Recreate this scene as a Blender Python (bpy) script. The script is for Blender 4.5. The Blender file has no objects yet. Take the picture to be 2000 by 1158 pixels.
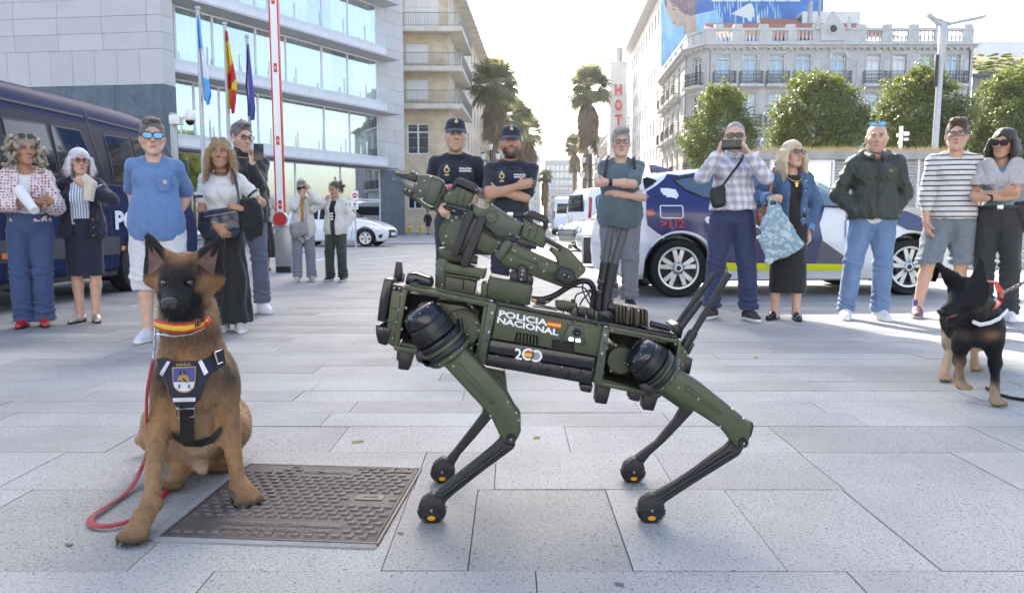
import bpy,bmesh,math,random
import numpy as np
from mathutils import Vector,Matrix,Quaternion
R=math.radians
PI=math.pi
random.seed(7)
SC=bpy.context.scene
COL=SC.collection
F_PX=1480.0
CAM_H=.9
HORIZ=433.0
PITCH=math.atan((579-HORIZ)/F_PX)
cam_d=bpy.data.cameras.new('camera')
cam_d.sensor_width=36
cam_d.lens=36*F_PX/2000
cam_d.clip_end=3000
cam_d.clip_start=.05
cam=bpy.data.objects.new('camera',cam_d)
COL.objects.link(cam)
cam.location=(0,0,CAM_H)
cam.rotation_euler=(PI/2-PITCH,0,0)
SC.camera=cam
SUN_AZ=R(-14)
SUN_EL=R(37)
world=bpy.data.worlds.new('World')
SC.world=world
world.use_nodes=True
wn=world.node_tree
bg=wn.nodes['Background']
sky=wn.nodes.new('ShaderNodeTexSky')
sky.sky_type='NISHITA'
sky.sun_disc=False
sky.sun_elevation=SUN_EL
sky.sun_rotation=SUN_AZ
sky.dust_density=2.6
sky.air_density=.93
sky.ozone_density=.0
wn.links.new(sky.outputs[0],bg.inputs[0])
bg.inputs[1].default_value=.15
sun_d=bpy.data.lights.new('sun','SUN')
sun_d.energy=4.5
sun_d.angle=R(.5)
sun_d.color=(1.0,.93,.82)
sun=bpy.data.objects.new('sun',sun_d)
COL.objects.link(sun)
SUN_DIR=Vector((math.sin(SUN_AZ)*math.cos(SUN_EL),math.cos(SUN_AZ)*math.cos(SUN_EL),math.sin(SUN_EL)))
sun.rotation_mode='QUATERNION'
sun.rotation_quaternion=SUN_DIR.to_track_quat('Z','Y')
sun.location=(0,0,60)
SC.view_settings.view_transform='Standard'
SC.view_settings.look='None'
SC.view_settings.exposure=1.85
SC.view_settings.gamma=1
SC.view_settings.use_curve_mapping=False
SC.cycles.max_bounces=6
SC.cycles.transparent_max_bounces=12
SC.cycles.volume_bounces=0
SC.cycles.use_denoising=True
CP,SP=math.cos(PITCH),math.sin(PITCH)
def ray(px,py):
 xc=(px-1000)/F_PX
 yc=(579-py)/F_PX
 return Vector((xc,CP+yc*SP,-SP+yc*CP))
def P(px,py,D):
 d=ray(px,py)
 t=D/d.y
 return Vector((d.x*t,D,CAM_H+d.z*t))
def G(px,py,z=.0):
 d=ray(px,py)
 t=(z-CAM_H)/d.z
 return Vector((d.x*t,d.y*t,z))
def PX(px,py,X):
 d=ray(px,py)
 t=X/d.x
 return Vector((X,d.y*t,CAM_H+d.z*t))
MATS={}
def nd(nt,t,**kw):
 n=nt.nodes.new(t)
 for k,v in kw.items():
  setattr(n,k,v)
 return n
def pm(name,col,rough=.5,metal=.0,var=.0,vscale=8.0,bump=.0,bscale=60.0,spec=.5,coat=.0,col2=None,trans=.0,emit=.0,attr=None,alpha=1.0,detail=3.0,sheen=.0,rvar=.0,bdist=.01,sss=.0,stretch=None,ior=None):
 if name in MATS:
  return MATS[name]
 m=bpy.data.materials.new(name)
 MATS[name]=m
 m.use_nodes=True
 nt=m.node_tree
 b=nt.nodes['Principled BSDF']
 L=nt.links.new
 b.inputs['Base Color'].default_value=(*col,1)
 b.inputs['Roughness'].default_value=rough
 b.inputs['Metallic'].default_value=metal
 b.inputs['Specular IOR Level'].default_value=spec
 b.inputs['Coat Weight'].default_value=coat
 b.inputs['Coat Roughness'].default_value=.08
 b.inputs['Transmission Weight'].default_value=trans
 b.inputs['Alpha'].default_value=alpha
 b.inputs['Sheen Weight'].default_value=sheen
 if ior:b.inputs['IOR'].default_value=ior
 if sss:
  b.inputs['Subsurface Weight'].default_value=sss
  b.inputs['Subsurface Radius'].default_value=(.02,.008,.004)
 if emit:
  b.inputs['Emission Color'].default_value=(*col,1)
  b.inputs['Emission Strength'].default_value=emit
 tc=nd(nt,'ShaderNodeTexCoord')
 vec=tc.outputs['Object']
 if stretch:
  mp=nd(nt,'ShaderNodeMapping')
  mp.inputs['Scale'].default_value=stretch
  L(vec,mp.inputs[0]);vec=mp.outputs[0]
 src=None
 if attr:
  a=nd(nt,'ShaderNodeVertexColor',layer_name=attr)
  src=a.outputs[0]
 if var or col2:
  nz=nd(nt,'ShaderNodeTexNoise')
  nz.inputs['Scale'].default_value=vscale
  nz.inputs['Detail'].default_value=detail
  nz.inputs['Roughness'].default_value=.65
  L(vec,nz.inputs['Vector'])
  rp=nd(nt,'ShaderNodeMapRange')
  rp.inputs[1].default_value=.3;rp.inputs[2].default_value=.7
  L(nz.outputs[0],rp.inputs[0])
  mx=nd(nt,'ShaderNodeMix',data_type='RGBA')
  L(rp.outputs[0],mx.inputs[0])
  if col2:
   mx.inputs[6].default_value=(*col,1);mx.inputs[7].default_value=(*col2,1)
  elif src:
   mu=nd(nt,'ShaderNodeMix',data_type='RGBA',blend_type='MULTIPLY')
   mu.inputs[0].default_value=1
   L(src,mu.inputs[6]);mu.inputs[7].default_value=(1-var,1-var,1-var,1)
   L(mu.outputs[2],mx.inputs[6]);L(src,mx.inputs[7])
  else:
   lo=tuple(c*(1-var)for c in col);hi=tuple(min(1,c*(1+var))for c in col)
   mx.inputs[6].default_value=(*lo,1);mx.inputs[7].default_value=(*hi,1)
  src=mx.outputs[2]
  if rvar:
   rr=nd(nt,'ShaderNodeMapRange')
   rr.inputs[1].default_value=.3;rr.inputs[2].default_value=.7
   rr.inputs[3].default_value=max(.02,rough-rvar);rr.inputs[4].default_value=min(1,rough+rvar)
   L(nz.outputs[0],rr.inputs[0]);L(rr.outputs[0],b.inputs['Roughness'])
 if src:
  L(src,b.inputs['Base Color'])
 if bump:
  n2=nd(nt,'ShaderNodeTexNoise')
  n2.inputs['Scale'].default_value=bscale
  n2.inputs['Detail'].default_value=4
  L(vec,n2.inputs['Vector'])
  bp=nd(nt,'ShaderNodeBump')
  bp.inputs['Strength'].default_value=bump
  bp.inputs['Distance'].default_value=bdist
  L(n2.outputs[0],bp.inputs['Height']);L(bp.outputs[0],b.inputs['Normal'])
 return m
def srgb(r,g,b):
 f=lambda c:(c/255/12.92)if c<=10 else((c/255+.055)/1.055)**2.4
 return(f(r),f(g),f(b))
def vec(a):return Vector(a)
def basis(axis):
 a=Vector(axis).normalized()
 t=Vector((0,0,1))if abs(a.z)<.9 else Vector((1,0,0))
 u=a.cross(t).normalized()
 v=a.cross(u).normalized()
 return u,v,a
class MB:
 def __init__(s):
  s.v=[];s.f=[];s.m=[];s.mi=0
 def mat(s,i):s.mi=i;return s
 def add(s,vs,fs):
  o=len(s.v)
  s.v+=[tuple(x)for x in vs]
  for f in fs:
   s.f.append([i+o for i in f]);s.m.append(s.mi)
  return s
 def box(s,c,d,rot=None):
  hx,hy,hz=d[0]/2,d[1]/2,d[2]/2
  vs=[Vector((x*hx,y*hy,z*hz))for x in(-1,1)for y in(-1,1)for z in(-1,1)]
  if rot is not None:vs=[rot@p for p in vs]
  c=Vector(c)
  return s.add([p+c for p in vs],[(0,1,3,2),(4,6,7,5),(0,4,5,1),(2,3,7,6),(0,2,6,4),(1,5,7,3)])
 def frame_box(s,o,u,v,w):
  o,u,v,w=map(Vector,(o,u,v,w))
  vs=[o+u*a+v*b+w*c for a in(0,1)for b in(0,1)for c in(0,1)]
  fs=[(0,1,3,2),(4,6,7,5),(0,4,5,1),(2,3,7,6),(0,2,6,4),(1,5,7,3)]
  if u.cross(v).dot(w)<0:fs=[f[::-1]for f in fs]
  return s.add(vs,fs)
 def prism(s,poly,ext):
  ext=Vector(ext);n=len(poly)
  a=[Vector(p)for p in poly]
  nn=Vector((0,0,0))
  for i in range(n):nn+=a[i].cross(a[(i+1)%n])
  if nn.dot(ext)<0:a=a[::-1]
  b=[p+ext for p in a]
  fs=[list(range(n))[::-1],[n+i for i in range(n)]]
  for i in range(n):
   j=(i+1)%n
   fs.append([i,j,n+j,n+i])
  return s.add(a+b,fs)
 def cyl(s,a,b,r1,r2=None,n=16,caps=True):
  if r2 is None:r2=r1
  a,b=Vector(a),Vector(b)
  u,v,w=basis(b-a)
  vs=[];fs=[]
  for i in range(n):
   t=2*PI*i/n
   d=u*math.cos(t)+v*math.sin(t)
   vs+=[a+d*r1,b+d*r2]
  for i in range(n):
   j=(i+1)%n
   fs.append([2*i,2*i+1,2*j+1,2*j][::-1])
  if caps:
   fs.append([2*i for i in range(n)]);fs.append([2*i+1 for i in range(n)][::-1])
  return s.add(vs,[f[::-1]for f in fs])
 def lathe(s,prof,o,axis,n=24,caps=True):
  o=Vector(o);u,v,w=basis(axis)
  vs=[];fs=[]
  k=len(prof)
  for i in range(n):
   t=2*PI*i/n
   d=u*math.cos(t)+v*math.sin(t)
   for r,h in prof:vs.append(o+d*r+w*h)
  for i in range(n):
   j=(i+1)%n
   for q in range(k-1):
    fs.append([i*k+q,i*k+q+1,j*k+q+1,j*k+q])
  if caps:
   if prof[0][0]>1e-5:fs.append([i*k for i in range(n)])
   if prof[-1][0]>1e-5:fs.append([i*k+k-1 for i in range(n)][::-1])
  return s.add(vs,fs)
 def tube(s,pts,r,n=8,caps=True,flat=None):
  pts=[Vector(p)for p in pts]
  k=len(pts)
  rr=r if isinstance(r,(list,tuple))else[r]*k
  vs=[];fs=[]
  t0=(pts[1]-pts[0]).normalized()
  u,v,_=basis(t0)
  if flat is not None:
   u=(Vector(flat[0])-t0*Vector(flat[0]).dot(t0)).normalized();v=t0.cross(u)
  for i in range(k):
   t=(pts[min(i+1,k-1)]-pts[max(i-1,0)]).normalized()
   u=(u-t*u.dot(t)).normalized();v=t.cross(u)
   for q in range(n):
    a=2*PI*q/n
    vs.append(pts[i]+(u*math.cos(a)*rr[i]+v*math.sin(a)*rr[i]*(flat[1]if flat else 1)))
  for i in range(k-1):
   for q in range(n):
    w=(q+1)%n
    fs.append([i*n+q,i*n+w,(i+1)*n+w,(i+1)*n+q])
  if caps:
   fs.append(list(range(n))[::-1]);fs.append([(k-1)*n+q for q in range(n)])
  return s.add(vs,fs)
 def ball(s,c,r,nu=16,nv=10,rot=None):
  c=Vector(c)
  if not isinstance(r,(list,tuple)):r=(r,r,r)
  vs=[Vector((0,0,-r[2]))]
  for j in range(1,nv):
   p=-PI/2+PI*j/nv
   for i in range(nu):
    t=2*PI*i/nu
    vs.append(Vector((math.cos(p)*math.cos(t)*r[0],math.cos(p)*math.sin(t)*r[1],math.sin(p)*r[2])))
  vs.append(Vector((0,0,r[2])))
  if rot is not None:vs=[rot@x for x in vs]
  fs=[]
  for i in range(nu):
   fs.append([0,1+(i+1)%nu,1+i])
   fs.append([len(vs)-1,1+(nv-2)*nu+i,1+(nv-2)*nu+(i+1)%nu])
  for j in range(nv-2):
   for i in range(nu):
    a=1+j*nu+i;b=1+j*nu+(i+1)%nu
    fs.append([a,b,b+nu,a+nu])
  return s.add([x+c for x in vs],fs)
 def quad(s,a,b,c,d):return s.add([a,b,c,d],[(0,1,2,3)])
 def sheet(s,fn,nu,nv):
  vs=[fn(i/nu,j/nv)for j in range(nv+1)for i in range(nu+1)]
  fs=[[j*(nu+1)+i,j*(nu+1)+i+1,(j+1)*(nu+1)+i+1,(j+1)*(nu+1)+i]for j in range(nv)for i in range(nu)]
  return s.add(vs,fs)
 def mesh(s,name,mats,bevel=0,seg=2,smooth=None):
  me=bpy.data.meshes.new(name)
  me.from_pydata(s.v,[],s.f)
  if not isinstance(mats,(list,tuple)):mats=[mats]
  for m in mats:me.materials.append(m)
  if len(mats)>1:me.polygons.foreach_set('material_index',s.m)
  if bevel:
   bm=bmesh.new();bm.from_mesh(me)
   ed=[e for e in bm.edges if len(e.link_faces)==2 and e.calc_face_angle(0)>.45]
   bmesh.ops.bevel(bm,geom=ed,offset=bevel,segments=seg,profile=.5,affect='EDGES',clamp_overlap=True)
   bm.to_mesh(me);bm.free()
  if smooth is None:smooth=40
  if smooth:
   me.polygons.foreach_set('use_smooth',[True]*len(me.polygons))
   me.set_sharp_from_angle(angle=R(smooth))
  me.update()
  return me
 def build(s,name,mats,parent=None,bevel=0,seg=2,smooth=None,loc=None):
  o=bpy.data.objects.new(name,s.mesh(name,mats,bevel,seg,smooth))
  COL.objects.link(o)
  if parent is not None:put(o,parent)
  return o
def put(o,parent):
 0
 o.parent=parent
 o.matrix_parent_inverse=WINV.get(parent.name)or Matrix.Identity(4)
WINV={}
def tag(o,label=None,cat=None,group=None,kind=None):
 if label:o['label']=label
 if cat:o['category']=cat
 if group:o['group']=group
 if kind:o['kind']=kind
 return o
def empty(name,loc,label=None,cat=None,group=None,rz=.0,world=True):
 0
 o=bpy.data.objects.new(name,None)
 COL.objects.link(o)
 o.empty_display_size=.1
 o.location=loc;o.rotation_euler=(0,0,rz)
 if world:
  WINV[o.name]=(Matrix.Translation(Vector(loc))@Matrix.Rotation(rz,4,'Z')).inverted()
 tag(o,label,cat,group)
 return o
CH={}
def children_of(o):return[c for c in bpy.data.objects if c.parent==o]
def copy_tree(o,parent=None):
 c=o.copy();COL.objects.link(c)
 if parent is not None:c.parent=parent
 for ch in o.children:copy_tree(ch,c)
 return c
def instance(me,name,parent,mat4=None):
 o=bpy.data.objects.new(name,me)
 COL.objects.link(o)
 o.parent=parent
 o.matrix_parent_inverse=WINV.get(parent.name)or Matrix.Identity(4)
 if mat4 is not None:o.matrix_basis=mat4
 return o
_txt={}
def text_geo(st,size=1.0,bold=.0,space=1.0):
 key=(st,size,bold,space)
 if key in _txt:return _txt[key]
 cu=bpy.data.curves.new('lettering','FONT')
 cu.body=st;cu.size=size;cu.offset=bold;cu.resolution_u=3
 cu.space_character=space
 ob=bpy.data.objects.new('lettering',cu);COL.objects.link(ob)
 dg=bpy.context.evaluated_depsgraph_get()
 me=bpy.data.meshes.new_from_object(ob.evaluated_get(dg))
 vs=[tuple(v.co)for v in me.vertices];fs=[tuple(p.vertices)for p in me.polygons]
 bpy.data.objects.remove(ob);bpy.data.meshes.remove(me);bpy.data.curves.remove(cu)
 _txt[key]=(vs,fs)
 return vs,fs
def text_fit(mb,st,fn,w=1.0,h=1.0,bold=.0,space=1.0):
 0
 vs,fs=text_geo(st,1.0,bold,space)
 xs=[v[0]for v in vs];ys=[v[1]for v in vs]
 x0,x1,y0,y1=min(xs),max(xs),min(ys),max(ys)
 mb.add([fn((v[0]-x0)/(x1-x0)*w,(v[1]-y0)/(y1-y0)*h)for v in vs],fs)
def vnoise(p,seed=0):
 0
 i=np.floor(p).astype(np.int64);f=p-i
 f=f*f*(3-2*f)
 def h(ix,iy,iz):
  n=(ix*374761393+iy*668265263+iz*2147483647+seed*974634777)&0x7fffffff
  n=((n^(n>>13))*1274126177)&0x7fffffff
  return((n^(n>>16))&0xffff)/32767.5-1
 r=0
 for dx in(0,1):
  for dy in(0,1):
   for dz in(0,1):
    w=(f[:,0]if dx else 1-f[:,0])*(f[:,1]if dy else 1-f[:,1])*(f[:,2]if dz else 1-f[:,2])
    r=r+w*h(i[:,0]+dx,i[:,1]+dy,i[:,2]+dz)
 return r
def fbm(p,o=3,seed=0):
 r=0;a=1.0
 for k in range(o):
  r=r+a*vnoise(p*(2**k),seed+k*17);a*=.5
 return r
class SDF:
 def __init__(s):s.ops=[]
 def cone(s,a,b,ra,rb=None,k=.02,flat=None,sub=False):
  if rb is None:rb=ra
  a=np.array(a,float);b=np.array(b,float)
  m=max(ra,rb)
  s.ops.append(('cone',(a,b,ra,rb,flat),k,sub,np.minimum(a,b)-m,np.maximum(a,b)+m));return s
 def chain(s,pts,k=.02,flat=None):
  for(a,ra),(b,rb)in zip(pts[:-1],pts[1:]):s.cone(a,b,ra,rb,k,flat)
  return s
 def ell(s,c,r,k=.02,rot=None,sub=False):
  c=np.array(c,float);r=np.array(r if hasattr(r,'__len__')else(r,r,r),float)
  M=np.array(rot.to_3x3().transposed())if rot is not None else None
  m=r if rot is None else np.full(3,r.max())
  s.ops.append(('ell',(c,r,M),k,sub,c-m,c+m));return s
 def box(s,c,hs,k=.01,rot=None,rd=.01,sub=False):
  c=np.array(c,float);hs=np.array(hs,float)
  M=np.array(rot.to_3x3().transposed())if rot is not None else None
  m=hs if rot is None else np.full(3,np.linalg.norm(hs))
  s.ops.append(('box',(c,hs,M,rd),k,sub,c-m,c+m));return s
 def cut(s,p,n,k=.0):
  s.ops.append(('cut',(np.array(p,float),np.array(Vector(n).normalized(),float)),k,True,None,None));return s
 def run(s,h,pad=3,bounds=None):
  lo=np.min([o[4]for o in s.ops if o[4]is not None and not o[3]],0)-h*pad-.01
  hi=np.max([o[5]for o in s.ops if o[5]is not None and not o[3]],0)+h*pad+.01
  n=np.ceil((hi-lo)/h).astype(int)+1
  ax=[lo[i]+h*np.arange(n[i])for i in range(3)]
  Fd=np.full(n,10.0,np.float32)
  for typ,pr,k,sub,a,b in s.ops:
   if typ=='cut':
    p,nn=pr
    d=(ax[0]-p[0])[:,None,None]*nn[0]+(ax[1]-p[1])[None,:,None]*nn[1]+(ax[2]-p[2])[None,None,:]*nn[2]
    np.maximum(Fd,d.astype(np.float32),out=Fd);continue
   m=k+2.5*h
   i0=np.maximum(0,np.floor((a-m-lo)/h).astype(int));i1=np.minimum(n,np.ceil((b+m-lo)/h).astype(int)+1)
   if np.any(i1<=i0):continue
   sl=tuple(slice(i0[q],i1[q])for q in range(3))
   X=ax[0][sl[0]][:,None,None];Y=ax[1][sl[1]][None,:,None];Z=ax[2][sl[2]][None,None,:]
   if typ=='cone':
    A,B,ra,rb,flat=pr
    ab=B-A;L2=max(1e-9,float(ab@ab))
    t=np.clip(((X-A[0])*ab[0]+(Y-A[1])*ab[1]+(Z-A[2])*ab[2])/L2,0,1)
    qx=X-A[0]-t*ab[0];qy=Y-A[1]-t*ab[1];qz=Z-A[2]-t*ab[2]
    if flat is not None:
     fn,ff=flat;fn=np.array(Vector(fn).normalized())
     c=qx*fn[0]+qy*fn[1]+qz*fn[2];e=(1/ff-1)
     qx=qx+c*e*fn[0];qy=qy+c*e*fn[1];qz=qz+c*e*fn[2]
     d=np.sqrt(qx*qx+qy*qy+qz*qz)-(ra+(rb-ra)*t)
     d=d*min(1,(ff+1)/2)
    else:
     d=np.sqrt(qx*qx+qy*qy+qz*qz)-(ra+(rb-ra)*t)
   else:
    c=pr[0];M=pr[2]
    qx,qy,qz=X-c[0],Y-c[1],Z-c[2]
    if M is not None:
     qx,qy,qz=(M[0,0]*qx+M[0,1]*qy+M[0,2]*qz,M[1,0]*qx+M[1,1]*qy+M[1,2]*qz,M[2,0]*qx+M[2,1]*qy+M[2,2]*qz)
    if typ=='ell':
     r=pr[1]
     k0=np.sqrt((qx/r[0])**2+(qy/r[1])**2+(qz/r[2])**2)
     k1=np.sqrt((qx/r[0]**2)**2+(qy/r[1]**2)**2+(qz/r[2]**2)**2)+1e-6
     d=k0*(k0-1)/k1
    else:
     hs=pr[1]-pr[3]
     ox,oy,oz=np.abs(qx)-hs[0],np.abs(qy)-hs[1],np.abs(qz)-hs[2]
     d=np.sqrt(np.maximum(ox,0)**2+np.maximum(oy,0)**2+np.maximum(oz,0)**2)+np.minimum(np.maximum(ox,np.maximum(oy,oz)),0)-pr[3]
   old=Fd[sl]
   d=d.astype(np.float32)
   if sub:
    d=-d
    if k>0:
     q=np.maximum(k-np.abs(old-d),0)/k
     Fd[sl]=np.maximum(old,d)+q*q*k*.25
    else:Fd[sl]=np.maximum(old,d)
   else:
    if k>0:
     q=np.maximum(k-np.abs(old-d),0)/k
     Fd[sl]=np.minimum(old,d)-q*q*k*.25
    else:Fd[sl]=np.minimum(old,d)
  return surface_nets(Fd,lo,h)
def surface_nets(Fd,lo,h):
 Fd[0]=Fd[-1]=1;Fd[:,0]=Fd[:,-1]=1;Fd[:,:,0]=Fd[:,:,-1]=1
 I=Fd<0
 c=[I[dx:I.shape[0]-1+dx,dy:I.shape[1]-1+dy,dz:I.shape[2]-1+dz]for dx in(0,1)for dy in(0,1)for dz in(0,1)]
 anyi=c[0].copy();alli=c[0].copy()
 for q in c[1:]:anyi|=q;alli&=q
 act=anyi&~alli
 ix,iy,iz=np.nonzero(act)
 idx=np.full(act.shape,-1,np.int64);idx[ix,iy,iz]=np.arange(len(ix))
 off=[(dx,dy,dz)for dx in(0,1)for dy in(0,1)for dz in(0,1)]
 val=[Fd[ix+o[0],iy+o[1],iz+o[2]]for o in off]
 acc=np.zeros((len(ix),3));cnt=np.zeros(len(ix))
 for a in range(8):
  for b in range(a+1,8):
   oa,ob=np.array(off[a]),np.array(off[b])
   if np.abs(oa-ob).sum()!=1:continue
   va,vb=val[a],val[b]
   m=(va<0)!=(vb<0)
   t=np.where(m,va/np.where(m,va-vb,1),0)
   acc+=np.where(m[:,None],oa+t[:,None]*(ob-oa),0);cnt+=m
 v=(np.stack([ix,iy,iz],1)+acc/np.maximum(cnt,1)[:,None])*h+lo
 quads=[]
 for axs in range(3):
  s0=[slice(None)]*3;s1=[slice(None)]*3
  s0[axs]=slice(0,-1);s1[axs]=slice(1,None)
  A=I[tuple(s0)];B=I[tuple(s1)]
  e=A!=B
  o1,o2=[q for q in range(3)if q!=axs]
  px,py,pz=np.nonzero(e)
  p=[px,py,pz]
  ok=(p[o1]>0)&(p[o2]>0)&(p[o1]<act.shape[o1])&(p[o2]<act.shape[o2])
  p=[q[ok]for q in p]
  def cell(d1,d2):
   q=list(p);q[o1]=q[o1]-d1;q[o2]=q[o2]-d2
   return idx[q[0],q[1],q[2]]
  Q=np.stack([cell(1,1),cell(0,1),cell(0,0),cell(1,0)],1)
  flip=A[tuple(p)]
  if axs==1:flip=~flip
  Q=np.where(flip[:,None],Q,Q[:,::-1])
  quads.append(Q)
 q=np.concatenate(quads)
 q=q[(q>=0).all(1)]
 return v,q
def np_mesh(name,v,q,mat,col=None,smooth=True):
 me=bpy.data.meshes.new(name)
 nv,nq=len(v),len(q)
 k=q.shape[1]
 me.vertices.add(nv);me.vertices.foreach_set('co',np.ascontiguousarray(v,np.float32).ravel())
 me.loops.add(nq*k);me.loops.foreach_set('vertex_index',np.ascontiguousarray(q,np.int32).ravel())
 me.polygons.add(nq)
 me.polygons.foreach_set('loop_start',np.arange(0,nq*k,k,dtype=np.int32))
 me.polygons.foreach_set('loop_total',np.full(nq,k,np.int32))
 if smooth:me.polygons.foreach_set('use_smooth',np.ones(nq,bool))
 if not isinstance(mat,(list,tuple)):mat=[mat]
 for m in mat:me.materials.append(m)
 me.update(calc_edges=True)
 if col is not None:
  ca=me.color_attributes.new('Col','FLOAT_COLOR','POINT')
  ca.data.foreach_set('color',np.concatenate([col,np.ones((nv,1))],1).astype(np.float32).ravel())
 return me
def np_obj(name,v,q,mat,parent=None,col=None,smooth=True):
 o=bpy.data.objects.new(name,np_mesh(name,v,q,mat,col,smooth))
 COL.objects.link(o)
 if parent is not None:put(o,parent)
 return o
def normals(v,q):
 n=np.zeros_like(v)
 fn=np.cross(v[q[:,1]]-v[q[:,0]],v[q[:,2]]-v[q[:,0]])
 for i in range(q.shape[1]):np.add.at(n,q[:,i],fn)
 return n/(np.linalg.norm(n,axis=1,keepdims=True)+1e-12)
def relax(v,q,it=2,f=.5):
 a=np.concatenate([q[:,[0,1]],q[:,[1,2]],q[:,[2,3]],q[:,[3,0]]])
 cnt=np.bincount(a.ravel(),minlength=len(v)).astype(float)[:,None]
 for _ in range(it):
  s=np.zeros_like(v)
  for c in range(3):
   s[:,c]=np.bincount(a[:,0],v[a[:,1],c],len(v))+np.bincount(a[:,1],v[a[:,0],c],len(v))
  v=v*(1-f)+f*s/np.maximum(cnt,1)
 return v
def granite_mat(name,base,dark,light,s1=150,s2=420,rough=.62,tint=.10,coat=.0,stain=.12):
 m=bpy.data.materials.new(name);m.use_nodes=True
 nt=m.node_tree;L=nt.links.new;b=nt.nodes['Principled BSDF']
 tc=nd(nt,'ShaderNodeTexCoord');oi=nd(nt,'ShaderNodeObjectInfo')
 def noise(sc,de=2.0):
  n=nd(nt,'ShaderNodeTexNoise');n.inputs['Scale'].default_value=sc;n.inputs['Detail'].default_value=de
  L(tc.outputs['Object'],n.inputs['Vector']);return n.outputs[0]
 def ramp(src,a,c):
  r=nd(nt,'ShaderNodeMapRange');r.inputs[1].default_value=a;r.inputs[2].default_value=c;L(src,r.inputs[0]);return r.outputs[0]
 def mix(f,a,c):
  x=nd(nt,'ShaderNodeMix',data_type='RGBA');L(f,x.inputs[0])
  for k,q in((6,a),(7,c)):
   if isinstance(q,tuple):x.inputs[k].default_value=(*q,1)
   else:L(q,x.inputs[k])
  return x.outputs[2]
 c=mix(ramp(noise(s1,3),.42,.66),base,light)
 c=mix(ramp(noise(s2,2),.56,.66),c,dark)
 c=mix(ramp(noise(s1*.62,2),.60,.70),c,tuple(d*1.15 for d in dark))
 st=mix(ramp(noise(1.7,5),.35,.75),c,tuple(q*(1-stain*2.2)for q in base))
 x=nd(nt,'ShaderNodeMix',data_type='RGBA');x.inputs[0].default_value=.5;L(c,x.inputs[6]);L(st,x.inputs[7])
 mm=nd(nt,'ShaderNodeMapRange');mm.inputs[3].default_value=1-tint;mm.inputs[4].default_value=1+tint*.5
 L(oi.outputs['Random'],mm.inputs[0])
 mu=nd(nt,'ShaderNodeMix',data_type='RGBA',blend_type='MULTIPLY');mu.inputs[0].default_value=1
 L(x.outputs[2],mu.inputs[6])
 cb=nd(nt,'ShaderNodeCombineColor');
 for q in range(3):L(mm.outputs[0],cb.inputs[q])
 L(cb.outputs[0],mu.inputs[7]);L(mu.outputs[2],b.inputs['Base Color'])
 b.inputs['Roughness'].default_value=rough
 b.inputs['Coat Weight'].default_value=coat
 bp=nd(nt,'ShaderNodeBump');bp.inputs['Strength'].default_value=.25;bp.inputs['Distance'].default_value=.002
 L(noise(s1*.8,4),bp.inputs['Height']);L(bp.outputs[0],b.inputs['Normal'])
 MATS[name]=m
 return m
M_SLAB=granite_mat('granite_slab',(.345,.345,.334),(.072,.073,.074),(.44,.44,.428),150,360,tint=.2,stain=.28)
M_JOINT=pm('joint_dirt',(.10,.095,.09),.9,var=.3,vscale=40)
M_ASPHALT=pm('asphalt',(.26,.26,.27),.8,var=.2,vscale=3,bump=.3,bscale=200)
plaza=MB().quad((-400,-60,-.03),(400,-60,-.03),(400,900,-.03),(-400,900,-.03)).build('ground',M_ASPHALT,smooth=0)
tag(plaza,kind='structure')
plaza_root=MB().box((0,16,-.0165),(70,34.5,.012)).build('plaza_paving',M_JOINT,smooth=0)
tag(plaza_root,kind='structure')
WINV[plaza_root.name]=Matrix.Identity(4)
MC=[G(315,1048),G(737,1063),G(822,917),G(488,908)]
def mc(u,v,z=.0):
 a=MC[0].lerp(MC[1],u);b=MC[3].lerp(MC[2],u);p=a.lerp(b,v);p.z+=z;return p
rows=[-.55,.1,.70,1.28,1.885,2.485,2.9,3.28,3.52]
while rows[-1]<30:rows.append(rows[-1]+.235)
rng=random.Random(3)
far_mb=MB()
nsl=0
CX0,CX1=min(p.x for p in MC)-.035,max(p.x for p in MC)+.01
for ri in range(len(rows)-1):
 d0,d1=rows[ri],rows[ri+1]
 half=.76*d1+1.0
 single=d1<8.6
 if d1<.8:single=False
 if not single:half=max(half,2)if d1<1 else min(.8*d1+4,26)
 x=-half-rng.random()*.8
 lens=(.42,.85)if d1<=2.5 else((.55,.95)if d1<3.6 else(.8,1.5))
 joints=[x]
 while x<half:
  x+=rng.uniform(*lens);joints.append(x)
 if ri==4:joints=[q for q in joints if q<-1.75]+[-1.62,-.98-.02,-.34,-.115,.315,.715,1.115,1.56,2.05,2.6,3.1]
 if ri==5:joints=[q for q in joints if q<-1.9]+[-1.75,-1.0,-.335,-.06,.555,1.125,1.72,2.3,2.9,3.5]
 if ri==6:joints=[q for q in joints if q<-1.9]+[-1.6,-.72,.23,1.13,2.02,2.75,3.4]
 for j in range(len(joints)-1):
  x0,x1=joints[j]+.0016,joints[j+1]-.0016
  dz=rng.uniform(-.0016,.0008)
  tl=rng.uniform(-.0012,.0012)
  y0,y1=d0+(.0015 if rng.random()<.7 else .003),d1-.0016
  a=[(x0,y0,dz),(x1,y0,dz+tl),(x1,y1,dz+tl),(x0,y1,dz)]
  bt=[(p[0],p[1],-.02)for p in a]
  fs=[(0,1,2,3),(4,7,6,5),(0,4,5,1),(1,5,6,2),(2,6,7,3),(3,7,4,0)]
  if single:
   MB().add(a+bt,fs).build('paving_slab',M_SLAB,plaza_root,smooth=0);nsl+=1
  else:far_mb.add(a+bt,fs)
o=far_mb.build('paving_slabs_far',M_SLAB,plaza_root,smooth=0);o['kind']='stuff'
road=MB().box((0,330,-.02),(300,596,.02)).build('street',M_ASPHALT,smooth=0);tag(road,kind='structure')
M_PAINTW=pm('road_paint',(.62,.62,.60),.7,var=.25,vscale=6)
mk=MB()
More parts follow.
